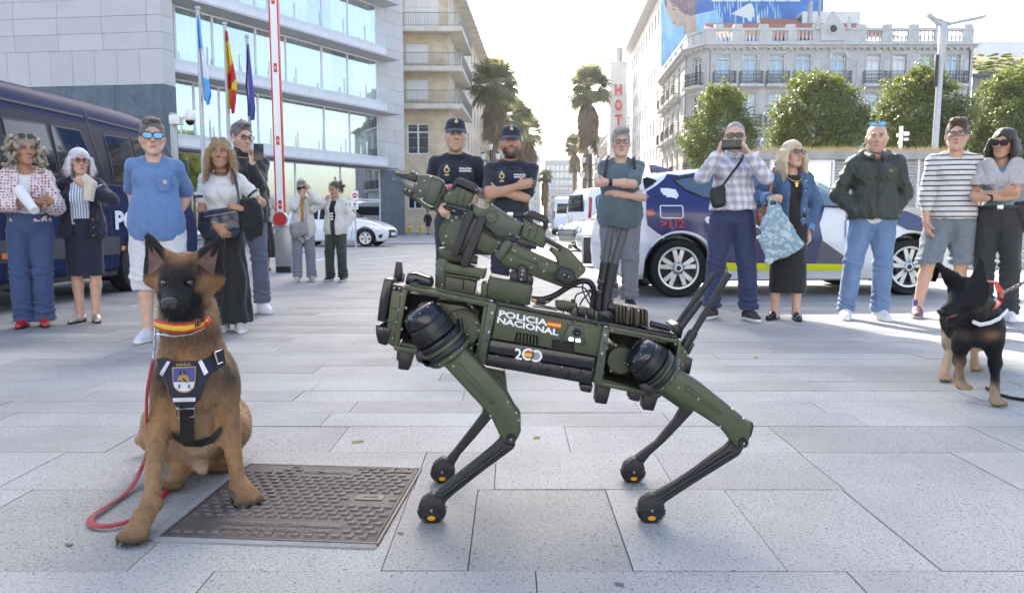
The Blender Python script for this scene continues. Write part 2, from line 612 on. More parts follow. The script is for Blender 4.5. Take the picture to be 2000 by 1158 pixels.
for(a,b)in(((560,500),(760,487)),((600,512),(640,505)),((700,508),(800,500)),((560,476),(840,472))):
 p,q=G(*a),G(*b)
 d=(q-p).normalized();n=Vector((-d.y,d.x,0))*.07
 mk.add([p-n+Vector((0,0,.006)),q-n+Vector((0,0,.006)),q+n+Vector((0,0,.006)),p+n+Vector((0,0,.006))],[(0,1,2,3)])
for k in range(9):
 mk.quad((1.2+k*.9,40,.002),(1.65+k*.9,40,.002),(1.65+k*.9,43,.002),(1.2+k*.9,43,.002))
tag(mk.build('parking_bay_line',M_PAINTW,smooth=0),kind='structure')
M_IRON=pm('cast_iron',(.066,.057,.055),.62,.1,var=.25,vscale=9,bump=.25,bscale=260,rvar=.12,bdist=.003)
M_IRON2=pm('worn_iron',(.105,.094,.090),.5,.25,var=.2,vscale=30)
M_MORTAR=pm('mortar',(.27,.27,.265),.85,var=.15,vscale=30,bump=.3,bscale=150)
man=empty('manhole_cover',mc(.5,.5),'square rusty brown cast iron manhole cover with raised studs, under the sitting dog\'s paw','manhole cover')
mm=MB()
zt=.0055
def quadbox(mb,u0,v0,u1,v1,z0,z1):
 a=[mc(u0,v0,z1),mc(u1,v0,z1),mc(u1,v1,z1),mc(u0,v1,z1)]
 b=[mc(u0,v0,z0),mc(u1,v0,z0),mc(u1,v1,z0),mc(u0,v1,z0)]
 mb.add(a+b,[(0,1,2,3),(4,7,6,5),(0,4,5,1),(1,5,6,2),(2,6,7,3),(3,7,4,0)])
quadbox(mm,.012,.012,.988,.988,-.015,zt)
mm.build('plate',M_IRON,man,smooth=0)
fr=MB()
for q in((-.006,-.006,1.006,.006),(-.006,.994,1.006,1.006),(-.006,.006,.006,.994),(.994,.006,1.006,.994)):quadbox(fr,*q,-.012,.0062)
fr.build('frame',M_IRON2,man,smooth=0)
mo=MB();quadbox(mo,-.055,-.03,-.0065,1.0,-.02,.0032);quadbox(mo,-.0065,-.045,1.0,-.0065,-.02,.0034)
mo.build('mortar_edge',M_MORTAR,man,smooth=0)
stud=MB()
W_,D_=(MC[1]-MC[0]).length,(MC[3]-MC[0]).length
sw,sd,sh=.026,.0135,.0055
stud.add([(-sw/2,-sd/2,0),(sw/2,-sd/2,0),(sw/2,sd/2,0),(-sw/2,sd/2,0),(-sw/2.6,-sd/2.8,sh),(sw/2.6,-sd/2.8,sh),(sw/2.6,sd/2.8,sh),(-sw/2.6,sd/2.8,sh)],[(4,5,6,7),(0,1,5,4),(1,2,6,5),(2,3,7,6),(3,0,4,7)])
stud_me=stud.mesh('stud',M_IRON2,smooth=0)
nu,nv=15,19
for j in range(nv):
 for i in range(nu):
  u=.045+(i+.5*(j%2))*.91/(nu-.5);v=.045+j*.91/(nv-1)
  if v<.20 and v>.045 and u<.80:continue
  if v>.82 and .33<u<.66:continue
  if v>.90 and(u<.25 or u>.83):continue
  if .44<v<.60 and .73<u<.93:continue
  p=mc(u,v,zt);d=mc(u+.01,v)-mc(u,v)
  instance(stud_me,'stud',man,Matrix.Translation(p)@Matrix.Rotation(math.atan2(d.y,d.x),4,'Z'))
lt=MB()
def mtext(st,u0,v0,u1,v1):
 for z in(zt+.0035,):
  text_fit(lt,st,lambda a,b:mc(u0+(u1-u0)*a,v0+(v1-v0)*b,z),1,1,.02)
mtext('FUNDICION DUCTIL FABREGAS',.20,.135,.79,.18)
mtext('AVALADA EN124-2 D-400',.24,.075,.76,.12)
mtext('ALUMBRADO',.36,.865,.63,.915)
mtext('70',.875,.925,.935,.97)
lt.build('raised_lettering',M_IRON2,man,smooth=0)
kb=MB()
quadbox(kb,.76,.49,.90,.56,zt,zt+.003);kb.mat(1);quadbox(kb,.79,.515,.87,.535,zt+.003,zt+.0034)
for q in((.85,.91,.96,.918),(.85,.976,.96,.984),(.85,.918,.858,.976),(.952,.918,.96,.976)):kb.mat(0);quadbox(kb,*q,zt,zt+.004)
kb.build('keyhole',[M_IRON2,M_JOINT],man,smooth=0)
M_LEAFD=pm('dry_leaf',(.28,.22,.07),.8,var=.3,vscale=60);M_GUM=pm('old_gum',(.13,.13,.135),.85);M_SCRAP=pm('paper_scrap',(.62,.62,.60),.8)
for px,py,r_,mt,lab,cat in((1048,856,.013,M_LEAFD,'small yellowed leaf on the paving between the robot legs','leaf'),(698,863,.014,M_LEAFD,'small dry leaf on the paving right of the sitting dog','leaf'),(262,598,.03,M_SCRAP,'scrap of white paper on the paving behind the sitting dog','litter'),(1476,699,.013,M_LEAFD,'dry leaf far right of the robot on the paving','leaf'),(783,1041,.007,M_GUM,'flattened gum spot on the paving by the manhole cover','gum spot'),(135,1063,.008,M_GUM,'grey gum spot on the paving at the lower left','gum spot'),(1210,1140,.008,M_GUM,'faint gum spot on the paving at the bottom edge','gum spot')):
 p=G(px,py,.0015);m=MB();q=[]
 for k in range(10):
  a=2*PI*k/10;rr_=r_*(1+.35*math.sin(a*2+px)+.15*math.sin(a*3));q.append(p+Vector((math.cos(a)*rr_*1.5,math.sin(a)*rr_,.004*(cat!='gum spot')*math.sin(a))))
 m.prism(q,(0,0,.0012));tag(m.build(lab.split(' on ')[0].split(' of ')[0].replace(' ','_').split('_')[-1]if cat!='gum spot' else 'gum_spot',mt,smooth=0),lab,cat)
class Fac:
 0
 def __init__(s,o,d,side=1):
  s.o=Vector((o[0],o[1],0));s.u=Vector((d[0],d[1],0)).normalized()
  s.n=Vector((s.u.y,-s.u.x,0))*side
 def pt(s,u,z,n=.0):return s.o+s.u*u+s.n*n+Vector((0,0,z))
 def at(s,px,n=.0):
  0
  k=(px-1000)/F_PX
  o=s.o+s.n*n
  return(k*o.y-o.x)/(s.u.x-k*s.u.y)
 def box(s,mb,u0,u1,z0,z1,n0,n1):
  mb.frame_box(s.pt(u0,z0,n0),s.u*(u1-u0),Vector((0,0,z1-z0)),s.n*(n1-n0));return mb
def holed_wall(mb,fc,u0,u1,z0,z1,holes,depth=.3,n=.0):
 us=sorted({u0,u1,*[q for h in holes for q in(h[0],h[1])if u0<q<u1]})
 zs=sorted({z0,z1,*[q for h in holes for q in(h[2],h[3])if z0<q<z1]})
 for a,b in zip(us[:-1],us[1:]):
  for c,d in zip(zs[:-1],zs[1:]):
   m,w=(a+b)/2,(c+d)/2
   if any(h[0]<m<h[1]and h[2]<w<h[3]for h in holes):continue
   mb.quad(fc.pt(a,c,n),fc.pt(b,c,n),fc.pt(b,d,n),fc.pt(a,d,n))
 for h in holes:
  a,b,c,d=h[:4]
  for p,q in(((a,c),(b,c)),((b,c),(b,d)),((b,d),(a,d)),((a,d),(a,c))):
   mb.quad(fc.pt(*p,n),fc.pt(*p,n-depth),fc.pt(*q,n-depth),fc.pt(*q,n))
def glass_mat(name,tint,refl,rough=.02,tcol=(.8,.9,.9)):
 m=bpy.data.materials.new(name);m.use_nodes=True;nt=m.node_tree;L=nt.links.new
 for n in list(nt.nodes):nt.nodes.remove(n)
 out=nd(nt,'ShaderNodeOutputMaterial');mx=nd(nt,'ShaderNodeMixShader')
 g=nd(nt,'ShaderNodeBsdfGlossy');t=nd(nt,'ShaderNodeBsdfTransparent')
 g.inputs['Color'].default_value=(*tint,1);g.inputs['Roughness'].default_value=rough
 t.inputs['Color'].default_value=(*tcol,1)
 fr=nd(nt,'ShaderNodeLayerWeight');fr.inputs[0].default_value=.5
 mr=nd(nt,'ShaderNodeMapRange');mr.inputs[1].default_value=.45;mr.inputs[2].default_value=1.0;mr.inputs[3].default_value=refl;mr.inputs[4].default_value=1
 L(fr.outputs[1],mr.inputs[0]);L(mr.outputs[0],mx.inputs[0]);L(t.outputs[0],mx.inputs[1]);L(g.outputs[0],mx.inputs[2]);L(mx.outputs[0],out.inputs[0])
 MATS[name]=m;return m
GL_FACADE=glass_mat('facade_glass',(.94,.98,.98),.42,.02,(.93,.965,.965))
GL_RAIL=glass_mat('balustrade_glass',(.9,.95,.96),.03,.02,(.975,.985,.985))
GL_WIN=glass_mat('window_glass',(.8,.86,.9),.22,.03,(.50,.54,.56))
M_GRAN=granite_mat('granite_cladding',(.57,.55,.53),(.32,.31,.30),(.64,.62,.60),60,170,.65,.06,stain=.06)
M_DSTONE=granite_mat('dark_stone',(.10,.13,.155),(.06,.08,.10),(.14,.17,.195),3,90,.45,.04,stain=.2)
M_WHITEFRAME=pm('white_frame',(.72,.73,.72),.4,var=.04)
M_FASCIA=pm('fascia_panel',(.70,.69,.71),.55,var=.05,vscale=2)
M_SOFFIT=pm('soffit',(.48,.46,.46),.7,var=.08,vscale=1.5)
M_CURT=pm('curtain',(.78,.80,.80),.9,var=.25,vscale=9,stretch=(1,1,.05))
M_DARKIN=pm('dark_interior',(.03,.04,.04),.8)
M_STEEL=pm('brushed_steel',(.55,.56,.58),.32,.9,var=.06,vscale=40)
M_COLUMN=pm('interior_column',(.5,.55,.55),.7)
A0=P(355,433,35.7);A0.z=0
E0=P(786,433,49.9)
ch=empty('city_hall',(A0.x,A0.y,0),'modern grey granite city hall with long glazed balconies behind the flagpoles','building')
fc=Fac(A0,(E0.x-A0.x,E0.y-A0.y))
UL=(Vector((E0.x,E0.y,0))-fc.o).length
NB=-1.25
UE=fc.at(743,NB);UP=fc.at(793,NB)
SZ=[4.32+3.43*k for k in range(6)]
sh=MB()
sh.frame_box(fc.pt(-.3,0,-9),fc.u*(UP+.3),Vector((0,0,23.5)),fc.n*3.0)
fc.box(sh,UE+.02,UP,4.3,23.5,-9,NB-.04)
sh.build('core_wall',M_GRAN,ch,smooth=0)
tw=MB();tw.box((-29.3,69,33),(30,13,66));tw.build('tower',M_GRAN,ch,smooth=0)
dk=MB();fc.box(dk,UE+.02,UP,0,4.3,-9,NB-.04);dk.build('dark_stone_pier',M_DSTONE,ch,smooth=0)
tk=MB();
for k in range(6):
 fc.box(tk,-.2,UP-.02,SZ[k]+.45,SZ[k]+.62,-9,NB-.10)
tk.build('floor_slab',M_SOFFIT,ch,smooth=0)
dw=MB();fc.box(dw,0,UE,.02,4.2,-6.05,-5.9);dw.build('lobby_wall',M_DARKIN,ch,smooth=0)
for k in range(6):
 z0=SZ[k]
 f=MB();fc.box(f,-.1,UL,z0,z0+.10,-1.3,.0);f.build('balcony_slab',M_SOFFIT,ch,smooth=0)
 us=[-.1+i*(UL+.1-1.3)/7 for i in range(8)]
 for a,b in zip(us[:-1],us[1:]):
  m=MB();fc.box(m,a+.006,b-.006,z0+.10,z0+.66,-.30,-.17);m.build('fascia_panel',M_FASCIA,ch,smooth=0)
 e=MB();fc.box(e,UL-1.3,UL-1.17,z0+.10,z0+.66,-1.25,-.17);e.build('fascia_panel',M_FASCIA,ch,smooth=0)
 tp=MB();fc.box(tp,-.1,UL-1.18,z0+.62,z0+.655,-1.25,-.305);tp.build('balcony_floor',M_SOFFIT,ch,smooth=0)
 if k>=5:continue
 zf,zc=z0+.66,SZ[k+1]
 cols=[fc.at(x,NB)for x in(354,361,432,513,570,638,687,743)]
 if k%2==0:cols=[fc.at(x,NB)for x in(354,392,440,514,560,640,689,743)]
 for a,b in zip(cols[:-1],cols[1:]):
  w=MB()
  fw=.055
  fc.box(w,a,a+fw,zf,zc-.02,NB-.08,NB);fc.box(w,b-fw,b,zf,zc-.02,NB-.08,NB)
  fc.box(w,a+fw,b-fw,zf,zf+fw,NB-.08,NB);fc.box(w,a+fw,b-fw,zc-.12,zc-.02,NB-.08,NB)
  wo=w.build('window',M_WHITEFRAME,ch,smooth=0)
  g=MB();fc.box(g,a+fw,b-fw,zf+fw,zc-.12,NB-.05,NB-.035);g.build('pane',GL_FACADE,wo,smooth=0)
 cu=MB()
 n_=110
 for i in range(n_):
  if(i//14+k)%4==3 and k!=0:continue
  a=.1+i*(UE-.2)/n_;b=a+(UE-.2)/n_
  j=.03*math.sin(i*2.1)+.02*math.sin(i*5.3);j2=.03*math.sin((i+1)*2.1)+.02*math.sin((i+1)*5.3)
  cu.quad(fc.pt(a,zf,NB-.35+j),fc.pt(b,zf,NB-.35+j2),fc.pt(b,zc,NB-.35+j2),fc.pt(a,zc,NB-.35+j))
 cu.build('curtain',M_CURT,ch)
 us=[.05+i*(UL-1.25)/8 for i in range(9)]
 for a,b in zip(us[:-1],us[1:]):
  m=MB();fc.box(m,a+.01,b-.01,z0+.45,z0+1.62,-.15,-.135);m.build('balustrade_pane',GL_RAIL,ch,smooth=0)
  p=MB();fc.box(p,b-.02,b+.02,z0+.66,z0+1.5,-.26,-.16);p.build('balustrade_post',M_STEEL,ch,smooth=0)
cols=[fc.at(x,NB)for x in(354,430,506,582,669,745)]
for a,b in zip(cols[:-1],cols[1:]):
 for z0,z1 in((.05,2.3),(2.3,4.26)):
  w=MB();fw=.05
  fc.box(w,a,a+fw,z0,z1,NB-.08,NB);fc.box(w,b-fw,b,z0,z1,NB-.08,NB)
  fc.box(w,a+fw,b-fw,z0,z0+fw,NB-.08,NB);fc.box(w,a+fw,b-fw,z1-fw,z1,NB-.08,NB)
  wo=w.build('window',M_WHITEFRAME,ch,smooth=0)
  g=MB();fc.box(g,a+fw,b-fw,z0+fw,z1-fw,NB-.05,NB-.035);g.build('pane',GL_FACADE,wo,smooth=0)
for x in(470,560,633,705):
 u=fc.at(x,-3.5)
 c=MB();c.cyl(fc.pt(u,0,-3.5),fc.pt(u,4.2,-3.5),.3,n=20);c.build('lobby_column',M_COLUMN,ch)
C0=P(332,433,34.9);C0.z=0
fl=Fac((C0.x,C0.y),(1,-.125))
fl.o=fl.o-fl.u*19.0
LW=19.0
bk=MB();bk.prism([fl.pt(-6,0,-.05),fl.pt(LW-.02,0,-.05),fc.pt(-.06,0,-.25),fc.pt(-.11,0,-8.9),fl.pt(-6,0,-8)],(0,0,24));bk.build('wing_core',M_JOINT,ch,smooth=0)
def panel(fcx,u0,u1,z0,z1,mt,nm='stone_panel'):
 m=MB();fcx.box(m,u0+.008,u1-.008,z0+.008,z1-.008,-.045,random.uniform(-.002,.003));return m.build(nm,mt,ch,smooth=0)
zz=[0,1.75,3.5,5.3,7.06,8.62,9.36,10.1,10.86,11.6,12.35,13.1,13.9]
for i in range(len(zz)-1):
 z0,z1=zz[i],zz[i+1]
 if i<4:wd,off,mt=2.4,.0,M_DSTONE
 elif i==4:wd,off,mt=1.09,.25,M_GRAN
 else:wd,off,mt=2.18,(.7 if i%2 else .9),M_GRAN
 u=LW
 us=[LW];u=LW-(.55 if i>4 else wd)-off*.2
 while u>2.0:us.append(u);u-=wd
 for b,a in zip(us[:-1],us[1:]):panel(fl,a,b,z0,z1,mt)
ff=Fac((C0.x,C0.y),(A0.x-C0.x,A0.y-C0.y));FL=(Vector((A0.x-C0.x,A0.y-C0.y))).length
for i in range(len(zz)-1):
 panel(ff,.01,FL-.01,zz[i],zz[i+1],M_DSTONE if i<4 else M_GRAN)
fp=Fac(fc.pt(0,0,NB),fc.u)
ppx=[UE+.02,UE+1.2,UP]
for i in range(24):
 z0=4.35+i*.86
 for j,(a,b)in enumerate(((ppx[0],UE+(.9 if i%2 else 1.7)),(UE+(.9 if i%2 else 1.7),UP))):
  if z0<15:panel(fp,a,b,z0,z0+.86,M_GRAN)
M_SHUT=pm('white_shutter',(.80,.80,.80),.6,var=.04,vscale=2)
def window(parent,fcx,u0,u1,z0,z1,n=-.2,frame=M_WHITEFRAME,pane=GL_WIN,bars=1,transom=.0,fw=.09,shut=False):
 w=MB()
 fcx.box(w,u0,u0+fw,z0,z1,n-.08,n);fcx.box(w,u1-fw,u1,z0,z1,n-.08,n)
 fcx.box(w,u0+fw,u1-fw,z0,z0+fw,n-.08,n);fcx.box(w,u0+fw,u1-fw,z1-fw,z1,n-.08,n)
 for i in range(bars):
  u=u0+(u1-u0)*(i+1)/(bars+1);fcx.box(w,u-fw*.6,u+fw*.6,z0+fw,z1-fw,n-.07,n+.012)
 if transom:fcx.box(w,u0+fw,u1-fw,z0+(z1-z0)*transom-fw*.5,z0+(z1-z0)*transom+fw*.5,n-.07,n+.008)
 wo=w.build('window',frame,parent,smooth=0)
 g=MB();fcx.box(g,u0+fw,u1-fw,z0+fw,z1-fw,n-.06,n-.045)
 g.build('shutter' if shut else 'pane',M_SHUT if shut else pane,wo,smooth=0)
 return wo
def interior(parent,fcx,u0,u1,z0,z1,n=-.6,mt=None):
 m=MB();m.quad(fcx.pt(u0,z0,n),fcx.pt(u1,z0,n),fcx.pt(u1,z1,n),fcx.pt(u0,z1,n))
 m.build('room_dark',mt or M_DARKIN,parent,smooth=0)
SD=Vector((.047,1.0)).normalized()
M_SAND=pm('sandstone',(.62,.51,.36),.85,var=.22,vscale=1.2,bump=.3,bscale=30)
M_SANDL=pm('pale_render',(.62,.57,.49),.85,var=.18,vscale=.8)
M_IRONRAIL=pm('painted_rail',(.10,.10,.11),.5,.3)
M_GREYRAIL=pm('grey_rail',(.22,.22,.22),.5,.3)
sb=empty('apartment_building',(-7,62,0),'sandstone coloured apartment block with wraparound balconies beside the palm trees','building')
q0=P(793,433,62);q1=P(879,433,62)
fa=Fac((-15,62.0),(1,0));UF=q1.x+15
uw=lambda x:P(x,433,62).x+15
ZB=[10.1,12.98,16.0]
hl=[]
for z0,z1 in((6.3,8.75),(10.6,12.2),(13.45,15.0)):hl.append((uw(797),uw(840),z0,z1))
hl.append((uw(797),uw(838),1.9,3.2))
hl.append((uw(795),uw(862),16.2,18.6))
m=MB();holed_wall(m,fa,0,UF,0,19.2,hl,.35)
fside=Fac((q1.x,62.0),SD);SL=32.0
hs=[]
for f in range(6):
 for c in range(8):
  u=4.0+c*3.4;hs.append((u,u+1.2,2.0+f*3.0,3.7+f*3.0))
m.mat(1);holed_wall(m,fside,0,SL,0,19.2,hs,.3)
m.mat(0);m.box(((q1.x-15)/2,80,19.15),(UF-.1,35,.1))
m.build('wall',[M_SAND,M_SANDL],sb,smooth=0)
interior(sb,fa,0,UF,0,19,-.7);interior(sb,fside,.75,SL,0,19,-.7)
for h in hl[:3]:window(sb,fa,*h,n=-.12,shut=h[2]>10,bars=0 if h[2]>10 else 1,transom=0 if h[2]>10 else .72,fw=.11)
window(sb,fa,*hl[3],n=-.12,bars=2);window(sb,fa,*hl[4],n=-.12,bars=2,transom=.68,pane=M_SHUT)
for h in hs:window(sb,fside,*h,n=-.2,bars=1)
cs=MB()
for i in range(24):
 z=.8*i+.4
 if z>9.8:break
 fa.box(cs,0,UF,z,z+.02,.0,.006)
cs.build('stone_course',M_SANDL,sb,smooth=0)
BX=-q1.x
for zb in ZB:
 s_=MB()
 x0,x1,xo=-15,q1.x,q1.x+1.15
 s_.prism([(x0,60.7,zb-.28),(xo,60.7,zb-.28),(xo+.3,70.0,zb-.28),(x1+.4,70.0,zb-.28),(x1,61.98,zb-.28),(x0,61.98,zb-.28)],(0,0,.28))
 bo=s_.build('balcony',M_SANDL,sb,smooth=0)
 bl=MB()
 for i in range(46):bl.box((x0+i*.245+.12,60.69,zb-.33),(.17,.14,.14))
 o=bl.build('slab_edge_blocks',M_SANDL,bo,smooth=0);o['kind']='stuff'
 r_=MB()
 r_.box(((x0+xo)/2,60.76,zb+1.05),(xo-x0,.05,.05));r_.box(((x0+xo)/2,60.76,zb+.1),(xo-x0,.03,.03))
 for i in range(80):r_.box((x0+i*.139,60.76,zb+.55),(.022,.022,1.0))
 for z in(1.05,.1):r_.cyl((xo-.03,60.76,zb+z),(xo+.27,70,zb+z),.025,n=6)
 for i in range(66):r_.box((xo-.03+i*.3/66,60.76+i*.14,zb+.55),(.022,.022,1.0))
 o=r_.build('railing',M_GREYRAIL,bo,smooth=0)
ev=MB();ev.prism([(-15,60.3,19.2),(q1.x+1.0,60.3,19.2),(q1.x+2.6,94,19.2),(-15,94,19.2)],(0,0,.35));ev.build('roof',M_SANDL,sb,smooth=0)
def block(name,label,x,y,w,d,h,mt,fl_h=3.1,wc=2.8,ww=1.3,wh=1.6,front=True,side=None,balc=None,group=None,z0w=1.2,frame=M_WHITEFRAME,pane=GL_WIN,roof=None,sg=1):
 0
 b=empty(name,(x+w/2,y,0),label,'building',group)
 m=MB()
 ff_=Fac((x,y),(1,0))
 dv=Vector((SD.x,SD.y,0))
 sets=[(ff_,w,front)]
 if side=='L':fs_=Fac(Vector((x,y,0))+dv*d,(-SD.x,-SD.y));sets.append((fs_,d,True))
 if side=='R':fs_=Fac((x+w,y),SD);sets.append((fs_,d,True))
 allw=[]
 for fcx,ln,on in sets:
  holes=[]
  if on:
   n=max(1,int((ln-1.0)/wc));st=(ln-(n-1)*wc)/2
   for f in range(int((h-1.0)/fl_h)):
    for c in range(n):
     u=st+c*wc;holes.append((u-ww/2,u+ww/2,z0w+f*fl_h,z0w+wh+f*fl_h))
  holed_wall(m,fcx,0,ln,0,h,holes,.25)
  allw.append((fcx,holes,ln))
 nx,ny=x+w,y
 m.prism([(x,y,h),(x+w,y,h),(x+w+dv.x*d,y+dv.y*d,h),(x+dv.x*d,y+dv.y*d,h)],(0,0,.25))
 m.build('wall',mt,b,smooth=0)
 for fcx,holes,ln in allw:
  interior(b,fcx,.5,ln-.5,.1,h-.1,-.5)
  for q in holes:
   window(b,fcx,*q,n=-.15,frame=frame,pane=pane)
  if balc:
   for f in range(1,int((h-1.0)/fl_h)):
    bb=MB();fcx.box(bb,.5,ln-.5,f*fl_h+.3,f*fl_h+.48,.003,balc);bo=bb.build('balcony',mt,b,smooth=0)
    rr=MB();fcx.box(rr,.5,ln-.5,f*fl_h+1.3,f*fl_h+1.38,balc-.06,balc-.01)
    for i in range(int((ln-1)/.3)):fcx.box(rr,.5+i*.3,.53+i*.3,f*fl_h+.48,f*fl_h+1.3,balc-.05,balc-.02)
    rr.build('railing',M_GREYRAIL,bo,smooth=0)
 return b
M_WHITEW=pm('white_render',(.66,.65,.63),.85,var=.10,vscale=.6)
M_GREYW=pm('grey_render',(.46,.46,.46),.85,var=.12,vscale=.5)
M_BEIGEW=pm('beige_render',(.52,.47,.38),.85,var=.14,vscale=.5)
block('apartment_building','beige street block with small balconies behind the left palm trees',-16.4,95.5,13.0,34,21,M_BEIGEW,side='R',balc=.9)
block('apartment_building','pale grey block further down the left side of the street',-14.0,132,12.2,60,24,M_GREYW,side='R',balc=.8)
block('apartment_building','white high block deep in the street on its left side',-12.0,196,13.0,60,27,M_WHITEW,side='R')
block('apartment_building','dark glassy tower block closing the far end of the street',14.0,330,15,12,27,pm('far_glass_wall',(.16,.17,.2),.4),wc=1.9,ww=1.5,wh=1.9)
block('apartment_building','pale hazy apartment block closing the far end of the street on its left',-3.0,350,16,12,33,M_GREYW,wc=2.2,balc=None)
block('apartment_building','white balconied block below the red hotel letters',17.3,120,12,36,20.5,M_WHITEW,side='L',balc=1.1)
block('apartment_building','pale block beyond the palm pair on the right side of the street',17.0,158,12,90,18,M_BEIGEW,side='L')
ht=empty('hotel_building',(24,84,0),'tall white hotel with a blue mural of a woman on its gable end','building')
hx=16.05;hy=82.0;HL=33.0;HH=25.6;HW=16.6
fh=Fac(Vector((hx,hy,0))+Vector((SD.x,SD.y,0))*HL,(-SD.x,-SD.y))
hh=[]
for f in range(8):
 for c in range(12):u=1.4+c*2.65;hh.append((u,u+1.15,1.8+f*2.95,3.65+f*2.95))
m=MB();holed_wall(m,fh,0,HL,0,HH,hh,.3)
fg=Fac((hx,hy),(1,0))
m.mat(0);fg.box(m,0,.75,0,HH+6,-.6,.0)
m.build('wall',M_WHITEW,ht,smooth=0)
interior(ht,fh,.5,HL-.5,.1,HH-.1,-.6)
for q in hh:window(ht,fh,*q,n=-.18,bars=1,fw=.1)
ev=MB();fh.box(ev,-1,HL+.0,HH,HH+.4,-3,1.15);ev.build('eave',M_SOFFIT,ht,smooth=0)
M_BLUE=pm('mural_blue',(.025,.10,.40),.8,var=.35,vscale=.5,col2=(.07,.24,.55))
M_LBLUE=pm('mural_pale_blue',(.17,.42,.64),.8,var=.25,vscale=.8,col2=(.42,.68,.80),stretch=(1,1,.3))
gb=MB();fg.box(gb,.76,HW,0,34,-.6,-.01);gb.build('gable_wall',M_BLUE,ht,smooth=0)
MD=hy
def mural(name,pts,mt,t):
 m=MB();m.prism([P(x,y,MD-.02-t)for x,y in pts],(0,.02+t,0));return m.build(name,mt,ht,smooth=0)
MSKIN=pm('mural_skin',(.55,.40,.31),.8,var=.12,vscale=1.5);MSH=pm('mural_skin_tone',(.46,.33,.28),.8)
MHAIR=pm('mural_hair',(.18,.10,.14),.8,col2=(.36,.25,.28),vscale=2.5,stretch=(1,1,.5))
MWHT=pm('mural_white',(.72,.72,.68),.8,var=.05);MLINE=pm('mural_line',(.12,.07,.08),.8)
mural('painted_water',[(1291,-60),(1345,-60),(1352,30),(1400,20),(1420,60),(1395,130),(1291,130)],M_LBLUE,.002)
for i in range(26):
 x=1395+i*5.2;a=random.uniform(0,26);b=a+random.uniform(14,40)
 mural('painted_streak',[(x-1.6,a+4),(x,a-4),(x+1.7,(a+b)/2),(x+.3,b),(x-1.2,(a+b)/2)],M_LBLUE,.003)
mural('painted_face',[(1302,-10),(1300,12),(1303,24),(1307,30),(1309,38),(1313,40),(1313,45),(1318,50),(1324,54),(1331,51),(1336,43),(1341,52),(1338,66),(1360,66),(1360,44),(1356,26),(1350,0),(1330,-14)],MSKIN,.006)
mural('painted_hair',[(1300,-20),(1304,-2),(1311,8),(1320,10),(1328,22),(1337,28),(1349,32),(1357,30),(1360,14),(1361,-20)],MHAIR,.010)
mural('painted_hair',[(1299,-6),(1303,4),(1302,17),(1300,15),(1297,2)],MHAIR,.010)
for p in([(1312,17),(1320,20),(1321,21),(1312,19)],[(1313,10),(1322,12),(1322,13.4),(1313,12)],[(1314,44),(1320,45),(1316,46.5)]):mural('painted_line',p,MLINE,.014)
mural('painted_shadow',[(1333,46),(1336,43),(1341,52),(1338,66),(1335,66),(1336,54)],MSH,.012)
mural('painted_sail',[(1428,28),(1460,9),(1468,7),(1474,20),(1472,32),(1464,44),(1459,36),(1440,31)],MWHT,.006)
mural('painted_sail',[(1478,33),(1481,28),(1484,34),(1482,50),(1478,50)],MWHT,.006)
for x in range(1390,1541,25):
 wb=MB();wb.prism([P(x,3.5,MD-.03),P(x+23,3.5,MD-.03),P(x+23,-30,MD-.03),P(x,-30,MD-.03)],(0,.05,0));wb.build('window',M_WHITEFRAME,ht,smooth=0)
hs_=empty('hotel_sign',P(1208,380,112),'tall red vertical rooftop letters beside the white hotel','sign')
hs_o=P(1208,290,112)
M_REDL=pm('red_letter',(.60,.035,.03),.5)
for i,chx in enumerate('HOTEL'):
 y0,y1=165+29.5*i,187+29.5*i
 a,b=P(1201,y1,112),P(1215,y0,112)
 m=MB();vs,fs=text_geo(chx,1.0,.035)
 text_fit(m,chx,lambda u,v:Vector((a.x+(b.x-a.x)*u,112,a.z+(b.z-a.z)*v)),1,1,.035)
 text_fit(m,chx,lambda u,v:Vector((a.x+(b.x-a.x)*u,112.18,a.z+(b.z-a.z)*v)),1,1,.035)
 m.build('letter',M_REDL,hs_,smooth=0)
m=MB();a=P(1197,330,112.3);b=P(1219,120,112.3)
m.box(((a.x+b.x)/2,113.6,b.z/2),(b.x-a.x+1.0,2.4,b.z));m.build('sign_tower',M_WHITEW,hs_,smooth=0)
m=MB();m.cyl((b.x-.6,113,b.z),(b.x-.6,113,b.z+2),.5,n=8);m.build('chimney',M_GREYW,hs_,smooth=0)
M_ASHLAR=pm('ashlar',(.47,.45,.42),.85,var=.16,vscale=.9,bump=.3,bscale=20)
M_ASHL=pm('carved_stone',(.52,.50,.47),.85,var=.12,vscale=1.5)
M_TILE=pm('clay_tile',(.36,.13,.085),.85,var=.3,vscale=1.4)
cb=empty('stone_building',(27,65,0),'ornate pale stone corner building with iron balconies and a roof balustrade above the round trees','building')
DB=65.0
bx=lambda px:P(px,433,DB).x
bz=lambda py:P(1000,py,DB).z
XL=bx(1373);XR=bx(1882)
fm=Fac((XL,DB),(1,0))
cl=P(1334,433,67.2)
fk=Fac((cl.x,67.2),(XL-cl.x,DB-67.2));KL=math.hypot(XL-cl.x,DB-67.2)
fs2=Fac(Vector((cl.x,67.2,0))+Vector((SD.x,SD.y,0))*14.6,(-SD.x,-SD.y));S2=14.6
ZC=bz(95)
wx=[1405,1456,1507,1558,1692,1742,1793,1845]
FZ=[bz(166),bz(250),bz(250)-3.85]
mh=[];shut={1692,1742}
for x in wx:
 for i,z in enumerate(FZ):
  mh.append((bx(x)-XL-.56,bx(x)-XL+.56,z+.02,z+(2.42 if i==0 else 2.85),x,i))
am=bx(1625)-XL
for i,z in enumerate(FZ):mh.append((am-.62,am+.62,z+.02,z+2.5,1625,i))
m=MB();holed_wall(m,fm,0,XR-XL,0,ZC,[h[:4]for h in mh],.35)
